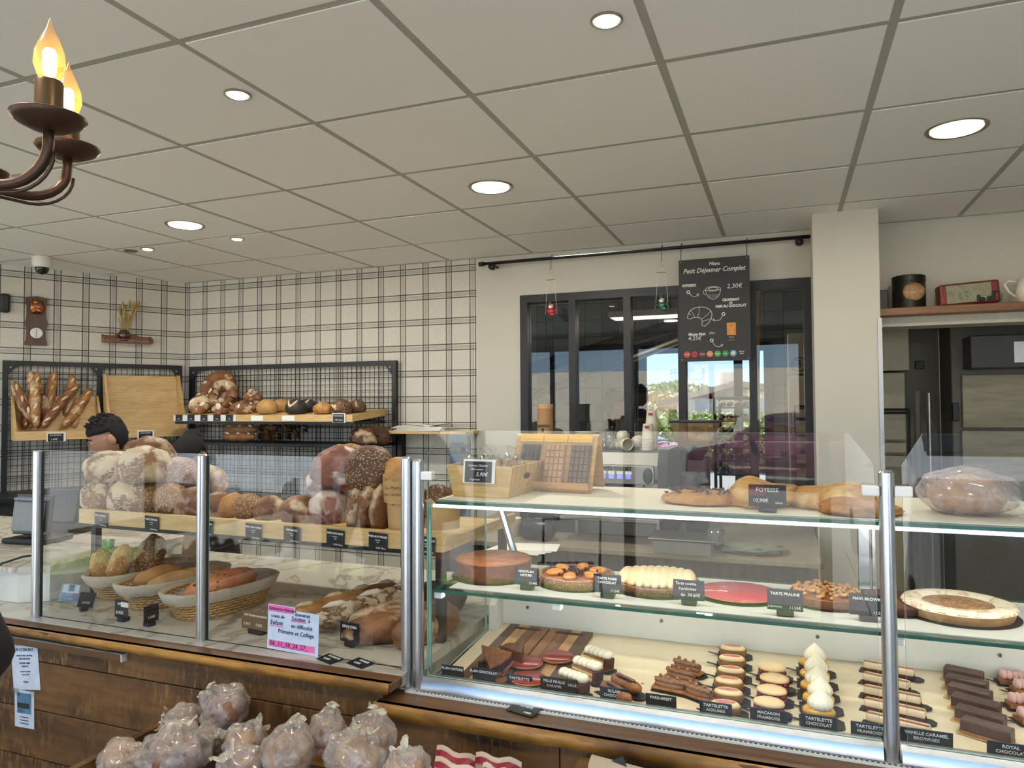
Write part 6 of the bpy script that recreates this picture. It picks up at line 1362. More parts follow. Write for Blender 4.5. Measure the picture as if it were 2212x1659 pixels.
for s_, z in (('SERVICES', .022), ('06.11.18.24.27', .008)): text(s_, .007, t, (-.002, .0015-z*-.3, z), M_white, align='CENTER', rot=(PI/2-.3, 0, 0))
# ------------------------------------------------------------------ papers on the counter front and note on the glass
def sheet(name, lab, x0, z1, w, h, rot, Y=1.6175, cat='notice'): return thing(name, lab, cat, (x0, Y, z1-h), rot=rot)
t = sheet('poster', 'white typed notice taped to the planks below the till', -2.36, .85, .125, .165, (0, -.12, 0)); M_ink = flat('blue_ink', (70, 80, 120), .6)
B().box((0, 0, 0), (.125, .0008, .165)).obj('paper', flat('cool_paper', (222, 228, 238), .7), t); 
for s_, sz, z in (('SUNSHINE', .017, .145), ('EN CONCERT', .014, .127), ('BLUES, FUNK, GROOVE', .007, .108), ('SALLE DES FETES', .007, .098), ('ENTREE LIBRE', .008, .084), ('BUVETTE', .007, .074), ('samedi 9 novembre', .006, .058), ('à partir de 20h', .006, .048), ('Mairie', .009, .025)): text(s_, sz, t, (.062, -.0008, z), M_ink, align='CENTER')
for x, z in ((.0, .16), (.105, .16), (-.01, -.008)): B().box((x, -.0012, z), (x+.03, -.0006, z+.014), rot=(0, .3, 0)).obj('tape', M_film, t)
t = sheet('flyer', 'small flyer with a blue photo taped under the typed notice', -2.352, .687, .096, .118, (0, -.03, 0))
B().box((0, 0, 0), (.09, .0008, .118)).obj('paper', MT['cool_paper'], t); B().box((.012, -.0006, .045), (.078, -.0001, .11)).obj('photo', flat('sea_photo', (96, 140, 168), .4, var=.5, scale=25), t); B().box((.014, -.001, .062), (.07, -.0007, .078)).obj('photo_dark', flat('tree_band', (50, 50, 44), .6, var=.4, scale=60), t)
for z in (.034, .024, .014): text('le camping du lac', .006, t, (.045, -.0008, z), M_ink, align='CENTER')
for x in (-.006, .07): B().box((x, -.0012, .1), (x+.03, -.0006, .122)).obj('tape', M_film, t)
t = thing('label_rail', 'narrow wooden rail with a pale edge screwed on the planks', 'rail', (-2.36, 1.6, .838)); B().box((0, 0, 0), (.49, .02, .022), bev=.002).obj('rail', M_ledge, t); B().box((0, -.001, .022), (.494, .02, .0255)).obj('pale_edge', M_grey, t); B().box((.49, -.001, .0), (.494, .02, .022)).obj('pale_end', M_wpl, t)
M_pinkm = flat('pink_marker', (240, 110, 178), .6); M_biro = flat('biro', (54, 56, 92), .5)
t = thing('handwritten_note', 'white note with pink highlighted handwriting on the counter glass', 'notice', (-1.412, 1.6975, .902), rot=(0, .03, 0))
B().box((0, 0, 0), (.176, .0006, .118)).obj('paper', flat('note_paper', (214, 226, 244), .7), t); B().box((0, 0, .118), (.094, .0006, .128)).obj('paper', MT['note_paper'], t)
B().box((.002, -.0005, .108), (.09, -.0001, .126)).obj('highlight', M_pinkm, t); B().box((.006, -.0005, .008), (.164, -.0001, .026)).obj('highlight', M_pinkm, t); B().box((.082, -.0005, .087), (.134, -.0001, .0895)).obj('underline', M_pinkm, t); B().box((.008, -.0005, .066), (.054, -.0001, .0685)).obj('underline', M_pinkm, t)
for s_, sz, x, z in (('Institutrice Retraite', .0125, .004, .117), ('donnerait', .014, .094, .109), ('cours de', .014, .012, .096), ('Soutien  à', .0165, .084, .096), ('Enfant', .0185, .01, .077), ('en difficulté', .0165, .082, .075), ('Primaire et Collège', .0165, .038, .055), ('06_11_18_24_27_', .0185, .01, .018)): text(s_, sz, t, (x, -.0012, z), M_biro, sx=.95, shear=.05)
def flatcard(px, py, z, w, d, lines, lab, rz=-.1):
    p = onZ(px, py, z); t = thing('price_tag', lab, 'sign', (p.x, p.y, z), group='cards lying on the wooden ledge', rot=(.10, 0, rz))
    B().box((-w/2, -d/2, 0), (w/2, d/2, .0015), bev=.0005).obj('card', M_card, t)
    for s_, sz, x, y in lines: text(s_, sz, t, (x*w, y*d, .0018), align='CENTER', rot=(0, 0, 0), bold=.0003)
flatcard(1134, 1531, ZR+.001, .078, .055, [('CHIPS', .014, 0, .14), ('1.80€', .009, .22, -.3)], 'black card reading CHIPS lying on the right wooden ledge', -.25)
flatcard(712, 1424, ZL+.001, .07, .045, [('TARTINETTE', .009, .05, .28), ('2.50€', .011, -.1, -.1)], 'left black card lying on the ledge beside the handwritten note', -.35)
flatcard(778, 1433, ZL+.001, .07, .045, [('FOYESSE', .010, .05, .25), ('4.50€', .011, -.1, -.1)], 'right black card lying on the ledge beside the metal posts', -.35)
# ------------------------------------------------------------------ wooden bin with bagged breads in front of the counter
t = thing('bread_bin', 'stained wooden bin in front of the counter full of bagged breads', 'bin', (-1.69, 1.16, 0)); bz = .70
for k in range(3):
    z = bz-.14*(k+1); B().box((0, 0, z+.003), (.022, .44, z+.14), bev=.002).obj('side_plank', M_rust, t); B().box((0.022, .418, z+.003), (.66, .438, z+.14), bev=.002).obj('back_plank', M_rust, t); B().box((.66, 0, z+.003), (.68, .44, z+.14), bev=.002).obj('side_plank', M_rust, t); B().box((.022, 0, z+.003), (.66, .02, z+.14 if k else z+.09), bev=.002).obj('front_plank', M_rust, t)
B().box((.022, .41, bz-.03), (.66, .438, bz+.004), bev=.003).obj('top_rail', M_gold, t); B().box((.02, .02, .3), (.66, .42, .315)).obj('bottom_board', M_rust, t); 
for x in (.0, .65): 
    for y in (.0, .41): B().box((x, y, 0), (x+.03, y+.03, .29)).obj('leg', M_rust, t)
M_pbag = glassm('frosted_bag', (.98, .95, .92), .08, .27, .18, (.86, .76, .66))
M_tie = glassm('pale_tie', (.95, .92, .82), .08, .5, .2, (.88, .82, .62))
C_ROLLS = crust('bagged_rolls', (104, 64, 46), (172, 122, 90), scale=2.6, seed=((56, 38, 34), 34, .14)); C_ROLLY = crust('bagged_rolls_gold', (128, 80, 48), (206, 158, 98), scale=2.2)
bags = [(487, 1532, .066, 1.52, 'bag of dark bread lying on top of the heap against the planks', (-.7, .3), 0), (398, 1572, .058, 1.50, 'bag with a pointed left corner at the back left of the heap', (-1.2, 0), 0), (378, 1628, .07, 1.36, 'large milky bag with a pointed top in the middle left', (.1, 0), 0),
        (455, 1592, .04, 1.47, 'small bag with its knot facing us under the top bag', (-.2, 1.2), 0), (530, 1612, .055, 1.44, 'crumpled bag with a golden roll inside in the middle', (.9, .2), 1), (625, 1625, .065, 1.38, 'bulging bag with a large pale tie right of the middle', (.5, .2), 1),
        (706, 1582, .054, 1.47, 'bag tied in a long bow at the back right', (.2, .3), 0), (803, 1590, .056, 1.46, 'brown bag with two white ears beside the corner of the showcase', (-.1, .2), 0), (768, 1636, .058, 1.36, 'bag with a yellow white knot at the front right', (-.2, .3), 1),
        (262, 1652, .06, 1.30, 'leftmost bag lying low at the edge of the bin', (-1.2, .1), 1), (520, 1665, .055, 1.34, 'bag at the bottom edge in the middle of the heap', (.6, 0), 0), (878, 1662, .045, 1.32, 'small bag at the right end beside the chip packets', (.2, .2), 1)]
for k, (px, py, r, Y, lab, (ty, tx), gold) in enumerate(bags):
    p = onY(px, py, Y); t = thing('bagged_bread', lab, 'bread', p, group='bagged breads in the wooden bin', rot=(tx, ty, .4*k))
    def fnb(d, k=k):
        f = max(0, d.z-.55)/.45; az = math.atan2(d.y, d.x)
        return 1-.10*f+.30*f**3+.05*math.sin(az*9+k)*(.15+f)+.035*math.sin(az*17+k*2)*(.1+f)
    B().blob((0, 0, 0), (r*(1+.12*(k % 3)), r*.92, r*.88), .22, 2.4, 44, k, fn=fnb).obj('bag', M_pbag, t, True)
    q = B()
    q.blob((-.3*r, 0, -.06*r), (r*.58, r*.78, r*.66), .3, 2.2, 20, k+30).blob((.32*r, -.1*r, -.05*r), (r*.56, r*.7, r*.6), .3, 2.2, 20, k+50).blob((0, -.2*r, .2*r), (r*.5, r*.5, r*.45), .3, 2.2, 18, k+70); q.obj('bread', C_ROLLY if gold else C_ROLLS, t, True)
    zt = r*.88*1.18
    q = B()
    for s_ in (-1, 1):
        vs = []; n_ = 6
        for i in range(n_+1):
            u_ = i/n_; w_ = .002+.013*math.sin(PI*min(1, u_*1.15))*(1 if s_ > 0 else .8); x_ = s_*r*(.08+.5*u_); z_ = zt-.004+.014*u_+.006*math.sin(u_*5+k)
            vs += [(x_, -w_, z_-.003*math.cos(i*2)), (x_, 0, z_+.005), (x_, w_, z_-.003)]
        q.add(vs, [(3*i+j, 3*i+3+j, 3*i+4+j, 3*i+1+j) for i in range(n_) for j in range(2)])
    q.tube([(0, 0, zt-.014), (0, 0, zt+.002)], .006, 8); q.obj('tied_ears', M_tie, t, True)
# chip packets
M_pack = flat('packet_paper', (232, 206, 176), .5, var=.06, scale=20); M_pstripe = flat('packet_red', (150, 30, 48), .5)
for k, (px0, px1, py, Y, lab) in enumerate(((918, 1016, 1616, 1.50, 'chip packet with a dark red stripe at the back left'), (1019, 1121, 1636, 1.47, 'chip packet with a dark red stripe at the right'), (913, 1012, 1641, 1.42, 'chip packet in front of the others'), (1016, 1080, 1655, 1.40, 'chip packet only just showing at the bottom'))):
    a, b = onY(px0, py, Y), onY(px1, py, Y); w = b.x-a.x; t = thing('chip_packet', lab, 'packet', (a.x, Y, a.z-.2), -.05, 'paper packets with a red stripe', rot=(-.15, .08 if k != 1 else -.02, -.05))
    q = B(); n = 8; vs = []
    for s_ in (-1, 1):
        for i in range(n+1):
            x = w*i/n; bu = .03*math.sin(PI*i/n)
            vs += [(x, s_*bu, 0), (x, s_*bu*.8, .1), (x, s_*.001, .2+.004*math.sin(i*1.3))]
    fs = [(o_+3*i+j, o_+3*i+3+j, o_+3*i+4+j, o_+3*i+1+j) for o_ in (0, 3*(n+1)) for i in range(n) for j in range(2)]; q.add(vs, fs); q.obj('packet', M_pack, t, True)
    q = B(); vs = [(w*i/n, -.0035-.012*math.sin(PI*i/n)*(1-j), .178+.012*j+.004*math.sin(i*1.3)*1) for i in range(n+1) for j in range(2)]; q.add(vs, [(2*i, 2*i+2, 2*i+3, 2*i+1) for i in range(n)]); q.obj('red_stripe', M_pstripe, t)
    B().blob((w*.5, -.032, .06), (w*.2, .006, .03), 0, 1, 16).obj('red_emblem', M_pstripe, t)
# chip packet stand and sausage board
t = thing('packet_tray', 'low wooden tray holding the striped chip packets', 'tray', (-.94, 1.36, 0)); B().box((0, 0, .50), (.40, .2, .52)).obj('board', M_rust, t)
for x in (0, .38): B().box((x, .0, 0), (x+.02, .2, .499)).obj('leg', M_rust, t)
p = onY(1340, 1666, 1.45); t = thing('sausage_sign', 'black sign reading saucisson with a pale clip at the bottom edge', 'sign', (p.x, 1.45, p.z-.05), rot=(-.3, -.5, 0)); B().box((-.03, 0, -.02), (.035, .002, .065)).obj('card', M_card, t); text('SAUCISSON', .011, t, (.0, -.001, .045), align='CENTER'); 
t2 = tag(B().lathe([(.0, 0), (.022, .002), (.024, .15), (.02, .17), (0, .172)], seg=18).obj('dried_sausage', flat('white_rind', (206, 184, 150), .7, var=.12), None, True, loc=(p.x-.07, 1.47, p.z-.01)), 'pale floury dried sausage beside the black sausage sign', 'sausage'); t2.rotation_euler = (0, PI/2+.1, 0)
t = thing('sausage_tray', 'low wooden stand under the dried sausage', 'tray', (p.x-.12, 1.38, 0)); B().box((0, 0, p.z-.07), (.22, .2, p.z-.05)).obj('board', M_rust, t)
for x in (0, .2): B().box((x, .0, 0), (x+.02, .2, p.z-.071)).obj('leg', M_rust, t)
# ------------------------------------------------------------------ people
M_skin = flat('skin', (164, 122, 98), .6, var=.05, scale=8); M_hair = flat('black_hair', (20, 18, 18), .95, var=.3, scale=120, bump=.4)
M_shirt = flat('charcoal_shirt', (48, 48, 46), .85, var=.1, scale=40); M_coat = flat('dark_coat', (30, 22, 20), .85, var=.1, scale=60)
def skin_body(name, joints, edges, radii, mat, parent, sub=2):
    me = bpy.data.meshes.new(name); me.from_pydata([Vector(j) for j in joints], edges, []); o = bpy.data.objects.new(name, me); COL.objects.link(o)
    mo = o.modifiers.new('skin', 'SKIN'); mo.use_smooth_shade = True
    for v, r_ in zip(me.skin_vertices[0].data, radii): v.radius = r_ if isinstance(r_, tuple) else (r_, r_)
    me.skin_vertices[0].data[0].use_root = True
    s_ = o.modifiers.new('sub', 'SUBSURF'); s_.levels = s_.render_levels = sub
    me.materials.append(mat); o.parent = parent; return o
def head(parent, c, rot, long_hair=False, glasses=False):
    hd = B(); R0 = (.075, .095, .115)
    def fn(d):
        q = 1.0
        if d.z < -.2: q *= 1-.18*(-d.z-.2)
        if d.y < 0: q *= 1+.05*math.exp(-((d.x/.35)**2+((d.z+.75)/.35)**2))
        q *= 1-.05*math.exp(-(((abs(d.x)-.35)/.16)**2+((d.z-.05)/.14)**2))*(d.y < 0)
        q *= 1+.17*math.exp(-((d.x/.13)**2+((d.z+.16)/.17)**2))*(d.y < -.3)
        return q
    hd.blob((0, 0, 0), R0, .01, 2, 36, 1, fn=fn)
    o = hd.obj('head', M_skin, parent, True); o.location = c; o.rotation_euler = rot
    for s_ in (-1, 1):
        B().blob((s_*.076, .01, -.005), (.012, .022, .032), .1, 3, 12).obj('ear', M_skin, o, True)
        B().blob((s_*.028, -.083, .012), (.013, .006, .006), 0, 1, 10).obj('eye', M_white, o, True); B().blob((s_*.028, -.0885, .012), (.005, .002, .005), 0, 1, 8).obj('pupil', M_black, o, True)
        B().tube([(s_*.012, -.093, .034), (s_*.03, -.092, .038), (s_*.048, -.082, .032)], .0035, 6).obj('eyebrow', M_hair, o, True)
    B().blob((0, -.089, -.055), (.024, .006, .006), 0, 1, 12).obj('mouth', flat('lips', (150, 84, 74)), o, True)
    def fh(d): return 1.0+.05*noise.noise(d*9)+(.05 if d.z > .3 else 0)
    h = B(); h.blob((0, .012, .022), (.086, .103, .112), .05, 3, 40, 5, fn=lambda d: fh(d) if (d.z > .18 or d.y > .12) else .72)
    h.obj('hair', M_hair, o, True)
    if long_hair: B().blob((.0, .09, .07), (.052, .05, .05), .15, 4, 18).obj('hair_bun', M_hair, o, True)
    else:
        random.seed(6); q = B()
        for k in range(60):
            a = random.uniform(0, 2*PI); e = random.uniform(.35, 1.4); d = Vector((math.cos(e)*math.cos(a), math.cos(e)*math.sin(a)*1.0, math.sin(e)))
            if d.y < -.75: continue
            b_ = Vector((d.x*.086, d.y*.103+.012, d.z*.112+.024)); q.tube([b_*.97, b_*1.05+Vector((0, -.004, .006)), b_*1.10+Vector((0, -.012, .008))], [.009, .006, .001], 5)
        tag(q.obj('hair_tufts', M_hair, o, True), None, None, kind='stuff')
    if glasses:
        q = B()
        for s_ in (-1, 1):
            q.tube([(s_*.032+.024*math.cos(a), -.1, .008+.019*math.sin(a)) for a in [2*PI*k/18 for k in range(19)]], .0011, 5); q.tube([(s_*.056, -.1, .014), (s_*.078, -.06, .014), (s_*.08, .01, .008)], .0013, 5)
        q.tube([(-.008, -.1, .012), (.008, -.1, .012)], .0011, 5); q.obj('glasses', metal('wire_glasses', (170, 160, 150), .3), o)
    return o
def hands(parent, c, dirv, mat=None):
    dirv = Vector(dirv).normalized(); u = dirv.cross(Vector((0, 0, 1))).normalized(); n = u.cross(dirv); c = Vector(c)
    q = B(); q.blob(c+dirv*.04, (.036, .036, .02), .05, 2, 14)
    q.obj('palm', M_skin, parent, True)
    for k in range(4):
        b_ = c+dirv*.07+u*(.024-.016*k); L = (.06, .072, .066, .05)[k]; q = B(); q.tube([b_-dirv*.02, b_+dirv*L*.4-n*.004, b_+dirv*L*.75-n*.014, b_+dirv*L*.95-n*.026], [.009, .0085, .0078, .006], 8); q.obj('finger', M_skin, parent, True)
    b_ = c+dirv*.02+u*.034; q = B(); q.tube([b_-u*.02, b_+dirv*.02+u*.008-n*.006, b_+dirv*.05+u*.012-n*.016], [.011, .0095, .007], 8); q.obj('thumb', M_skin, parent, True)
def staff(name, lab, hx, hy, hz, yaw, lean, **k):
    """standing figure leaning forward over the counter; head centre at hx, hy, hz"""
    t = thing(name, lab, 'person', (hx, hy, 0)); f = Vector((math.sin(yaw), -math.cos(yaw), 0)); s_ = Vector((math.cos(yaw), math.sin(yaw), 0)); Z = Vector((0, 0, 1))
    nk = Vector((0, 0, hz-.15))-f*.05; ch = nk-f*(.06+lean*.3)-Z*.16; pe = ch-f*lean*.5-Z*.36
    J = [pe, pe+(ch-pe)*.5, ch, nk, nk+Z*.06+f*.02]; E_ = [(0, 1), (1, 2), (2, 3), (3, 4)]; Rr = [(.15, .11), (.13, .10), (.16, .11), (.062, .06), (.05, .05)]
    hd_ = []
    for sg in (-1, 1):
        i = len(J); sh = ch+s_*sg*.17+Z*.07; el = sh-Z*.26+f*.1+s_*sg*.05; wr = el+f*.22-Z*.02-s_*sg*.06
        J += [sh, el, wr]; E_ += [(2, i), (i, i+1), (i+1, i+2)]; Rr += [.062, .045, .03]; hd_.append((wr, (wr-el)))
    lz = pe.z
    for sg in (-1, 1):
        i = len(J); hp = pe+s_*sg*.09-Z*.05; kn = Vector((hp.x, hp.y, lz*.52)); an = Vector((hp.x, hp.y, .09)); J += [hp, kn, an]; E_ += [(0, i), (i, i+1), (i+1, i+2)]; Rr += [.085, .06, .045]
    skin_body('body', J, E_, Rr, k.get('m', M_shirt), t)
    skin_body('neck', [nk-Z*.02, nk+Z*.07+f*.03], [(0, 1)], [.054, .05], M_skin, t, 2)
    for wr, d in hd_: hands(t, wr, d)
    for sg in (-1, 1): B().blob(Vector((pe.x, pe.y, .045))+s_*sg*.09+f*.05, (.05, .12, .045), .05, 2, 14, rot=(0, 0, yaw)).obj('shoe', M_black, t, True)
    head(t, (0, 0, hz), (k.get('nod', .35), k.get('tilt', 0), yaw), k.get('bun', False), k.get('glasses', False))
    return t
p = onY(232, 948, 3.02)
staff('person', 'person with short black hair and thin glasses in a charcoal shirt behind the counter', p.x, 3.02, p.z, -.55, .35, glasses=True, nod=.42)
p = onY(412, 985, 3.3)
staff('person', 'person with a black hair bun bending down behind the bread stand', p.x, 3.3, p.z, .35, .35, nod=.75, bun=True, m=M_black)
# customer at the far left, only the dark sleeve enters the picture
t = thing('person', 'person in a dark coat at the left edge, only an elbow in view', 'person', (-1.515, .74, .0))
J = [(0, 0, .98), (0, .0, 1.18), (0, 0, 1.38), (0, .01, 1.50), (0, .02, 1.56)]; E_ = [(0, 1), (1, 2), (2, 3), (3, 4)]; Rr = [(.16, .13), (.16, .12), (.18, .12), (.07, .07), (.055, .055)]
J += [(.14, .0, 1.42), (.285, .05, 1.17), (-.08, .24, 1.2), (-.19, 0, 1.42), (-.24, .05, 1.15), (-.2, .2, 1.0)]; E_ += [(2, 5), (5, 6), (6, 7), (2, 8), (8, 9), (9, 10)]; Rr += [.075, .060, .04, .075, .055, .04]
J += [(.09, 0, .9), (.1, .02, .5), (.1, 0, .1), (-.09, 0, .9), (-.1, .02, .5), (-.1, 0, .1)]; E_ += [(0, 11), (11, 12), (12, 13), (0, 14), (14, 15), (15, 16)]; Rr += [.09, .065, .05]*2
skin_body('body', J, E_, Rr, M_coat, t); head(t, (0, .03, 1.68), (0, 0, PI*.75));  hands(t, (-.08, .24, 1.2), (-.6, .1, .1)); hands(t, (-.2, .2, 1.0), (.1, .6, -.3))
for sg in (-1, 1): B().blob((sg*.1, .06, .045), (.05, .13, .045), .05, 2, 14).obj('shoe', M_black, t, True)
# silhouette of a baker in the bakery room
p = onY(1330, 880, 5.7)
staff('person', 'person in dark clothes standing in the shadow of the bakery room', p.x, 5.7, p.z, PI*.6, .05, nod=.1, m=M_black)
# ------------------------------------------------------------------ croissant case on the customers' left (seen mirrored in the glass)
t = thing('croissant_case', 'low plank fronted case with a glass top on the customer side, left of the camera', 'case', (-3.25, .08, 0))
for k in range(5): B().box((.67, 0, .02+.142*k), (.69, 1.0, .158+.142*k), bev=.002).obj('plank', wood('light_planks', (150, 108, 62), (188, 144, 92), .8, 'Y', .5), t)
for k in range(5): B().box((0, -.0, .02+.142*k), (.669, .02, .158+.142*k), bev=.002).obj('plank', MT['light_planks'], t)
B().box((0, .02, 0), (.668, 1.0, .73)).obj('carcass', M_wpl, t); B().box((.62, 0, .732), (.70, 1.0, .77), bev=.01).obj('rail', M_alu, t)
for y in (.0, .99): B().box((.66, y, .77), (.68, y+.012, 1.2)).obj('post', M_alu, t)
pane(t, [(0, .771), (1.0, .771), (1.0, 1.2), (0, 1.2)], .684, .690, 'glass_pane', 'X')
for z in (.80, 1.02):
    B().box((.12, .08, z), (.64, .95, z+.012)).obj('tray', M_oak, t); B().box((.63, .08, z), (.645, .95, z+.05)).obj('tray_front', M_oak, t)
    for k in range(4): B().box((.646, .15+.22*k, z+.0), (.649, .22+.22*k, z+.045)).obj('price_card', M_card, t)
random.seed(12)
C_CRO = crust('croissant_crust', (120, 66, 30), (206, 146, 82), scale=3, gloss=.2)
first = None
for k in range(44):
    i, j = k % 4, k//4; z = .83 if j < 7 else 1.05; jj = j if j < 7 else j-7
    loc = (-3.25+.2+.12*i+random.uniform(-.01, .01), .08+.14+.12*jj, z+random.uniform(0, .012))
    if first is None:
        q = B(); q.tube([(-.05, .02, 0), (-.035, 0, .004), (-.015, -.012, .008), (0, -.015, .01), (.015, -.012, .008), (.035, 0, .004), (.05, .02, 0)], [.004, .014, .021, .024, .021, .014, .004], 10)
        first = q.obj('croissant', C_CRO, None, True, loc=loc); o = first
        for s_ in (-1, 0, 1): B().tube([(s_*.016+.01*math.cos(a)*0, -.012+.0245*math.cos(a)*.9, .009+.0245*math.sin(a)*.9) for a in [2*PI*n/12 for n in range(13)]], .0025, 5).obj('ridge', C_CRO, first, True)
    else: o = copy_tree(first, loc)
    o.rotation_euler = (0, 0, random.uniform(-.5, .5)+1.2); tag(o, 'golden croissant in the %s tray of the plank fronted case, %s across and %s back' % ('lower' if j < 7 else 'upper', ['first', 'second', 'third', 'fourth'][i], ['first', 'second', 'third', 'fourth', 'fifth', 'sixth', 'seventh'][jj]), 'croissant', 'croissants in the plank fronted case')
# ------------------------------------------------------------------ street in front
M_asph = flat('asphalt', (122, 120, 116), .9, var=.15, scale=40, bump=.3); M_grav = flat('gravel', (128, 123, 114), .9, var=.4, scale=26, bump=.8)
struct(B().box((-40, -40, -.14), (40, -.99, -.08)).obj('ground_street', M_asph)); struct(B().box((-40, LYF, -.14), (40, 60, -.08)).obj('ground_yard', M_asph))
tag(B().box((-12, -5.6, -.079), (.6, -2.92, -.05)).obj('gravel_strip', M_grav), 'pale gravel strip beyond the grass outside the shopfront', 'gravel', kind='stuff')
M_grass = flat('grass', (98, 112, 62), .9, var=.3, scale=60)
g0 = tag(B().box((-7.5, -2.9, -.079), (.3, -1.05, -.045)).obj('grass_patch', M_grass), 'short green grass right outside the shopfront', 'grass', kind='stuff')
def terrace_chair(x, y, rz, lab):
    t = thing('terrace_chair', lab, 'chair', (x, y, -.045), rz, 'metal chairs outside the shopfront'); m_ = flat('blue_grey_metal', (70, 82, 100), .4, .6)
    for k in range(8): B().box((-.2+.052*k, -.2, .44), (-.16+.052*k, .2, .455)).obj('seat_slat', m_, t)
    for sx in (-1, 1):
        for sy in (-1, 1): B().tube([(sx*.2, sy*.19, .45), (sx*.23, sy*.23, 0)], .011, 8).obj('leg', m_, t)
    B().tube([(-.2, .19, .45), (-.2, .25, .85), (.2, .25, .85), (.2, .19, .45)], .011, 8).obj('backrest', m_, t)
terrace_chair(-3.2, -1.75, .5, 'blue grey metal slatted chair on the gravel outside, left'); terrace_chair(-1.5, -1.65, -.4, 'blue grey metal slatted chair on the gravel outside, right')
def car(name, lab, x, y, rz, c, L, Wd, Ht, van=False):
    t = thing(name, lab, 'car', (x, y, -.08), rz); m_ = flat('car_paint_%s' % (c,), c, .25, var=.02, coat=.8); W2 = Wd/2
    if van: prof = [(0, .35), (0, .9), (.35, 1.12), (.95, 1.28), (1.75, Ht-.1), (2.1, Ht), (L-.1, Ht), (L, Ht-.2), (L, .35)]
    else: prof = [(0, .3), (.02, .62), (.25, .78), (1.15, .95), (L-.9, .98), (L-.1, .92), (L, .6), (L, .3)]
    q = B(); n = len(prof); vs = []
    for yy, k_ in ((-W2, .92), (-W2*.98, 1), (W2*.98, 1), (W2, .92)):
        for a, b in prof: vs.append((L/2+(a-L/2)*(k_ if abs(k_) < 1 else 1), yy if k_ == 1 else yy, .65+(b-.65)*k_))
    fs = [tuple(range(n)), tuple(range(4*n-1, 3*n-1, -1))]+[(r_*n+i, r_*n+(i+1) % n, (r_+1)*n+(i+1) % n, (r_+1)*n+i) for r_ in range(3) for i in range(n)]
    q.add(vs, fs); q.obj('body', m_, t, True, ang=.5)
    M_cg = flat('car_glass', (30, 36, 42), .08, coat=1)
    if van:
        q = B(); q.add([(1.0, -W2*.86, 1.32), (1.0, W2*.86, 1.32), (1.72, W2*.8, Ht-.14), (1.72, -W2*.8, Ht-.14), (.98, -W2*.86, 1.30), (.98, W2*.86, 1.30)], [(0, 1, 2, 3)]); q.v = [v+Vector((-.03, 0, .02)) for v in q.v]; q.obj('windscreen', M_cg, t)
        for sg in (-1, 1): B().prism([(1.2, 1.2), (1.95, Ht-.2), (2.9, Ht-.2), (2.9, 1.2)], sg*W2-.005 if sg > 0 else -W2-.01, sg*W2+.01 if sg > 0 else -W2+.005).obj('side_window', M_cg, t)
    else:
        q = B(); cab_ = [(.85, .94), (1.55, Ht-.06), (2.0, Ht), (L-1.3, Ht-.02), (L-.45, .98)]; m = len(cab_); vs = [(a, s_*W2*(.86 if b > 1 else .93), b) for s_ in (-1, 1) for a, b in cab_]
        q.add(vs, [tuple(range(m)), tuple(range(2*m-1, m-1, -1))]+[(i, i+1, m+i+1, m+i) for i in range(m-1)]); q.obj('cabin', m_, t, True, ang=.4)
        q = B(); vs = [(.93, -W2*.8, .99), (.93, W2*.8, .99), (1.5, W2*.76, Ht-.09), (1.5, -W2*.76, Ht-.09)]; q.add([Vector(v)+Vector((-.02, 0, .015)) for v in vs], [(0, 1, 2, 3)]); vs = [(L-.52, -W2*.8, 1.0), (L-.52, W2*.8, 1.0), (L-1.22, W2*.76, Ht-.08), (L-1.22, -W2*.76, Ht-.08)]; q.add([Vector(v)+Vector((.02, 0, .02)) for v in vs], [(0, 1, 2, 3)]); q.obj('windscreen', M_cg, t)
        for sg in (-1, 1):
            yw = W2*.9*sg; q = B(); vs = [(1.15, yw, 1.0), (1.7, yw*.96, Ht-.1), (L-1.4, yw*.96, Ht-.12), (L-.8, yw, 1.0)]; q.add([Vector(v)+Vector((0, sg*.012, 0)) for v in vs], [(0, 1, 2, 3)]); q.obj('side_window', M_cg, t)
    for xx in (.75, L-.75):
        for sg in (-1, 1): B().lathe([(.0, -.1), (.2, -.1), (.31, -.09), (.32, 0), (.31, .09), (.2, .1), (0, .1)], (xx, sg*(W2-.1), .32), 24, rot=(PI/2, 0, 0)).obj('wheel', M_rubber, t, True, ang=.6)
    for sg in (-1, 1):
        B().blob((.06, sg*W2*.72, .72 if not van else .85), (.08, .16, .1), 0, 1, 16).obj('headlight', flat('headlight', (190, 190, 186), .1, coat=1), t, True)
        B().box((L-.04, sg*W2*.75-.1, .68), (L+.01, sg*W2*.75+.1, .85), bev=.02).obj('tail_light', flat('tail_red', (150, 24, 26), .2, coat=1), t)
        B().box((1.25 if van else 1.3, sg*(W2+.12)-.1, 1.2 if van else .95), (1.35 if van else 1.4, sg*(W2+.12)+.1, 1.5 if van else 1.1), bev=.03).obj('wing_mirror', m_, t)
    B().box((-.02, -.26, .42), (.0, .26, .53)).obj('number_plate', M_white, t); B().box((L, -.26, .5), (L+.02, .26, .61)).obj('number_plate', M_white, t)
    return t
car('delivery_van', 'white van parked nose toward the shop outside at the right', 1.75, -1.35, -1.6, (226, 232, 240), 4.9, 1.9, 2.0, True)
car('white_car', 'silvery white car parked outside beyond the grass', -10.4, -7.4, .22, (216, 222, 230), 4.2, 1.75, 1.5)
car('pink_car', 'metallic pink car parked outside across the street', -1.7, -12.5, .3, (84, 46, 58), 3.9, 1.7, 1.45)
# neighbouring house wall across the street, hedge
struct(B().box((-30, -26, -.08), (26, -25, 3.2)).obj('wall_street', flat('pale_render', (206, 198, 182), .8)))
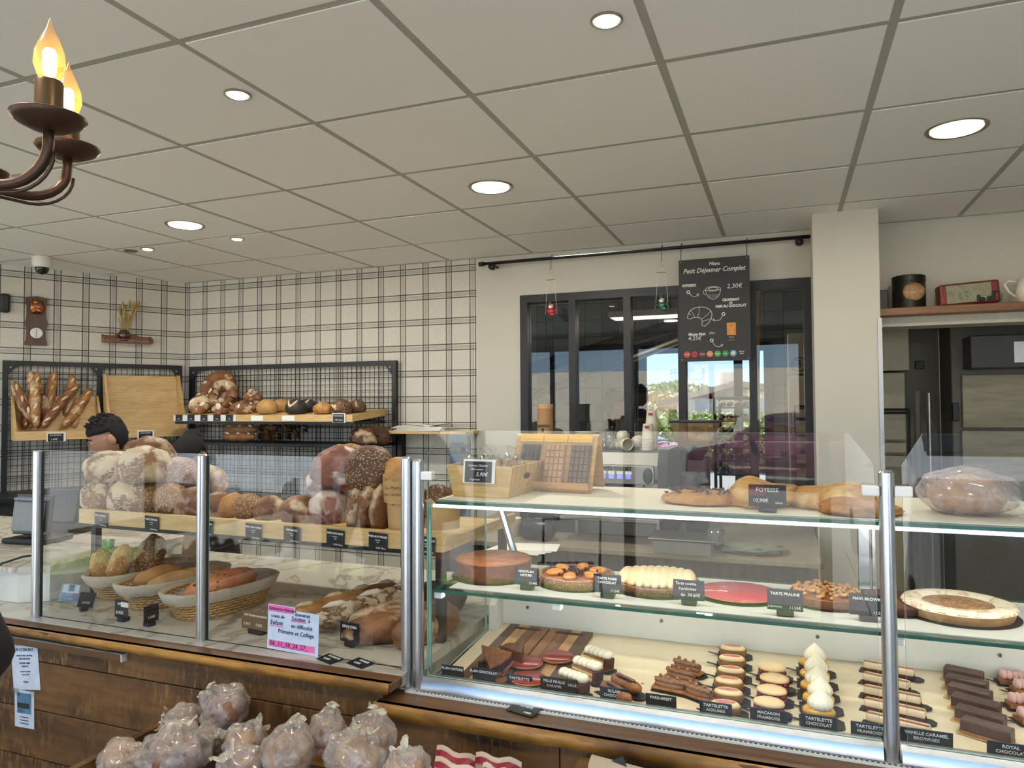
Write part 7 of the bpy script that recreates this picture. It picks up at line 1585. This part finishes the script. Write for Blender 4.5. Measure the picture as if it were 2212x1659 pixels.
# ------------------------------------------------------------------ yard behind the bakery room
def at(px, py, Y): return onY(px, py, Y)
M_roof = flat('roof_tiles', (196, 164, 140), .8, var=.15, scale=12)
hs = thing('house', 'pale bungalow with a low tiled roof seen through the bakery doorway', 'house', (0, 0, 0)); HY = 34
a, b, rd = at(1462, 900, HY), at(1700, 900, HY), at(1592, 823, HY)
B().box((a.x, HY, -.1), (b.x+4, HY+8, at(1500, 862, HY).z)).obj('wall', flat('render_white', (228, 220, 206), .8), hs)
ez = at(1500, 862, HY).z; q = B(); vs = [(a.x-.8, HY-.6, ez-.1), (rd.x, HY-.6, rd.z), (b.x+6, HY-.6, ez-.3), (a.x-.8, HY+9, ez-.1), (rd.x, HY+9, rd.z), (b.x+6, HY+9, ez-.3)]
q.add(vs+[Vector(v)+Vector((0, 0, -.25)) for v in vs], [(0, 1, 4, 3), (1, 2, 5, 4), (6, 9, 10, 7), (7, 10, 11, 8), (0, 6, 7, 1), (1, 7, 8, 2), (0, 3, 9, 6), (2, 8, 11, 5)]); q.obj('roof', M_roof, hs)
c = at(1569, 826, HY); B().box((c.x-.35, HY+1, c.z-1.2), (c.x+.35, HY+1.7, c.z+.5)).obj('chimney', MT['render_white'], hs)
c, d = at(1500, 860, HY-.4), at(1527, 905, HY-.4); B().box((c.x, HY-.2, -.1), (d.x, HY-.02, c.z)).obj('blue_porch', flat('blue_door', (120, 150, 170), .6), hs)
c, d = at(1547, 885, HY), at(1560, 905, HY); B().box((c.x, HY-.05, d.z), (d.x, HY+.02, c.z)).obj('window', M_tree if False else flat('dark_window', (70, 80, 90), .3), hs)
def bush(px, py, Y, r, c, lab, n=700, g='bushes behind the bakery room'):
    p = at(px, py, Y); t = thing('bush', lab, 'bush', (p.x, Y, -.08), group=g); rnd = random.Random(int(px)); m_ = flat('leaf_%d_%d' % (c[0], c[1]), c, .7, var=.35, scale=3); q = B(); H_ = p.z+.08
    for k in range(n):
        a = rnd.uniform(0, 2*PI); e = rnd.uniform(-1, 1); rr = r*(.6+.4*rnd.random()); c0 = Vector((rr*math.sqrt(1-e*e)*math.cos(a), rr*math.sqrt(1-e*e)*math.sin(a), H_*.55+H_*.45*e)); s_ = r*.085
        v = [c0+Vector((rnd.uniform(-s_, s_), rnd.uniform(-s_, s_), rnd.uniform(-s_, s_))) for _ in range(4)]; q.add(v, [(0, 1, 2), (0, 2, 3), (0, 1, 3)])
    tag(q.obj('foliage', m_, t), None, None, kind='stuff'); B().tube([(0, 0, 0), (0, 0, H_*.5)], r*.06, 6).obj('trunk', M_br, t)
p0, p1 = at(1385, 893, 19), at(1700, 893, 19); t = thing('hedge', 'long bright green clipped hedge outside the bakery doorway', 'hedge', (p0.x, 19, -.08)); rnd = random.Random(3); q = B()
for k in range(5200):
    c0 = Vector((rnd.uniform(0, p1.x-p0.x), rnd.uniform(-.4, .8), rnd.uniform(0, p0.z+.1))); v = [c0+Vector((rnd.uniform(-.08, .08), rnd.uniform(-.08, .08), rnd.uniform(-.08, .08))) for _ in range(3)]; q.add(v, [(0, 1, 2)])
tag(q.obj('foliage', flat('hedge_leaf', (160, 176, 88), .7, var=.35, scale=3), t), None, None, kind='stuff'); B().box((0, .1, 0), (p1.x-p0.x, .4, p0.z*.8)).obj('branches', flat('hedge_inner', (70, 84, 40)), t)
bush(1455, 830, 56, 4.0, (176, 184, 130), 'taller green tree left of the bungalow', 1100); bush(1415, 852, 48, 3.0, (206, 184, 130), 'yellowish autumn tree at the left of the doorway', 1100); bush(1500, 842, 66, 4, (176, 182, 136), 'green tree behind the left roof slope', 1100); bush(1640, 845, 78, 4.5, (198, 182, 140), 'autumn tree behind the right roof slope', 1100)
p = at(1437, 945, 13.5); car('pink_car', 'small bright pink car in the yard seen past the paper cups', p.x-3.2, 13.5, .0, (206, 70, 150), 3.6, 1.6, 1.3)
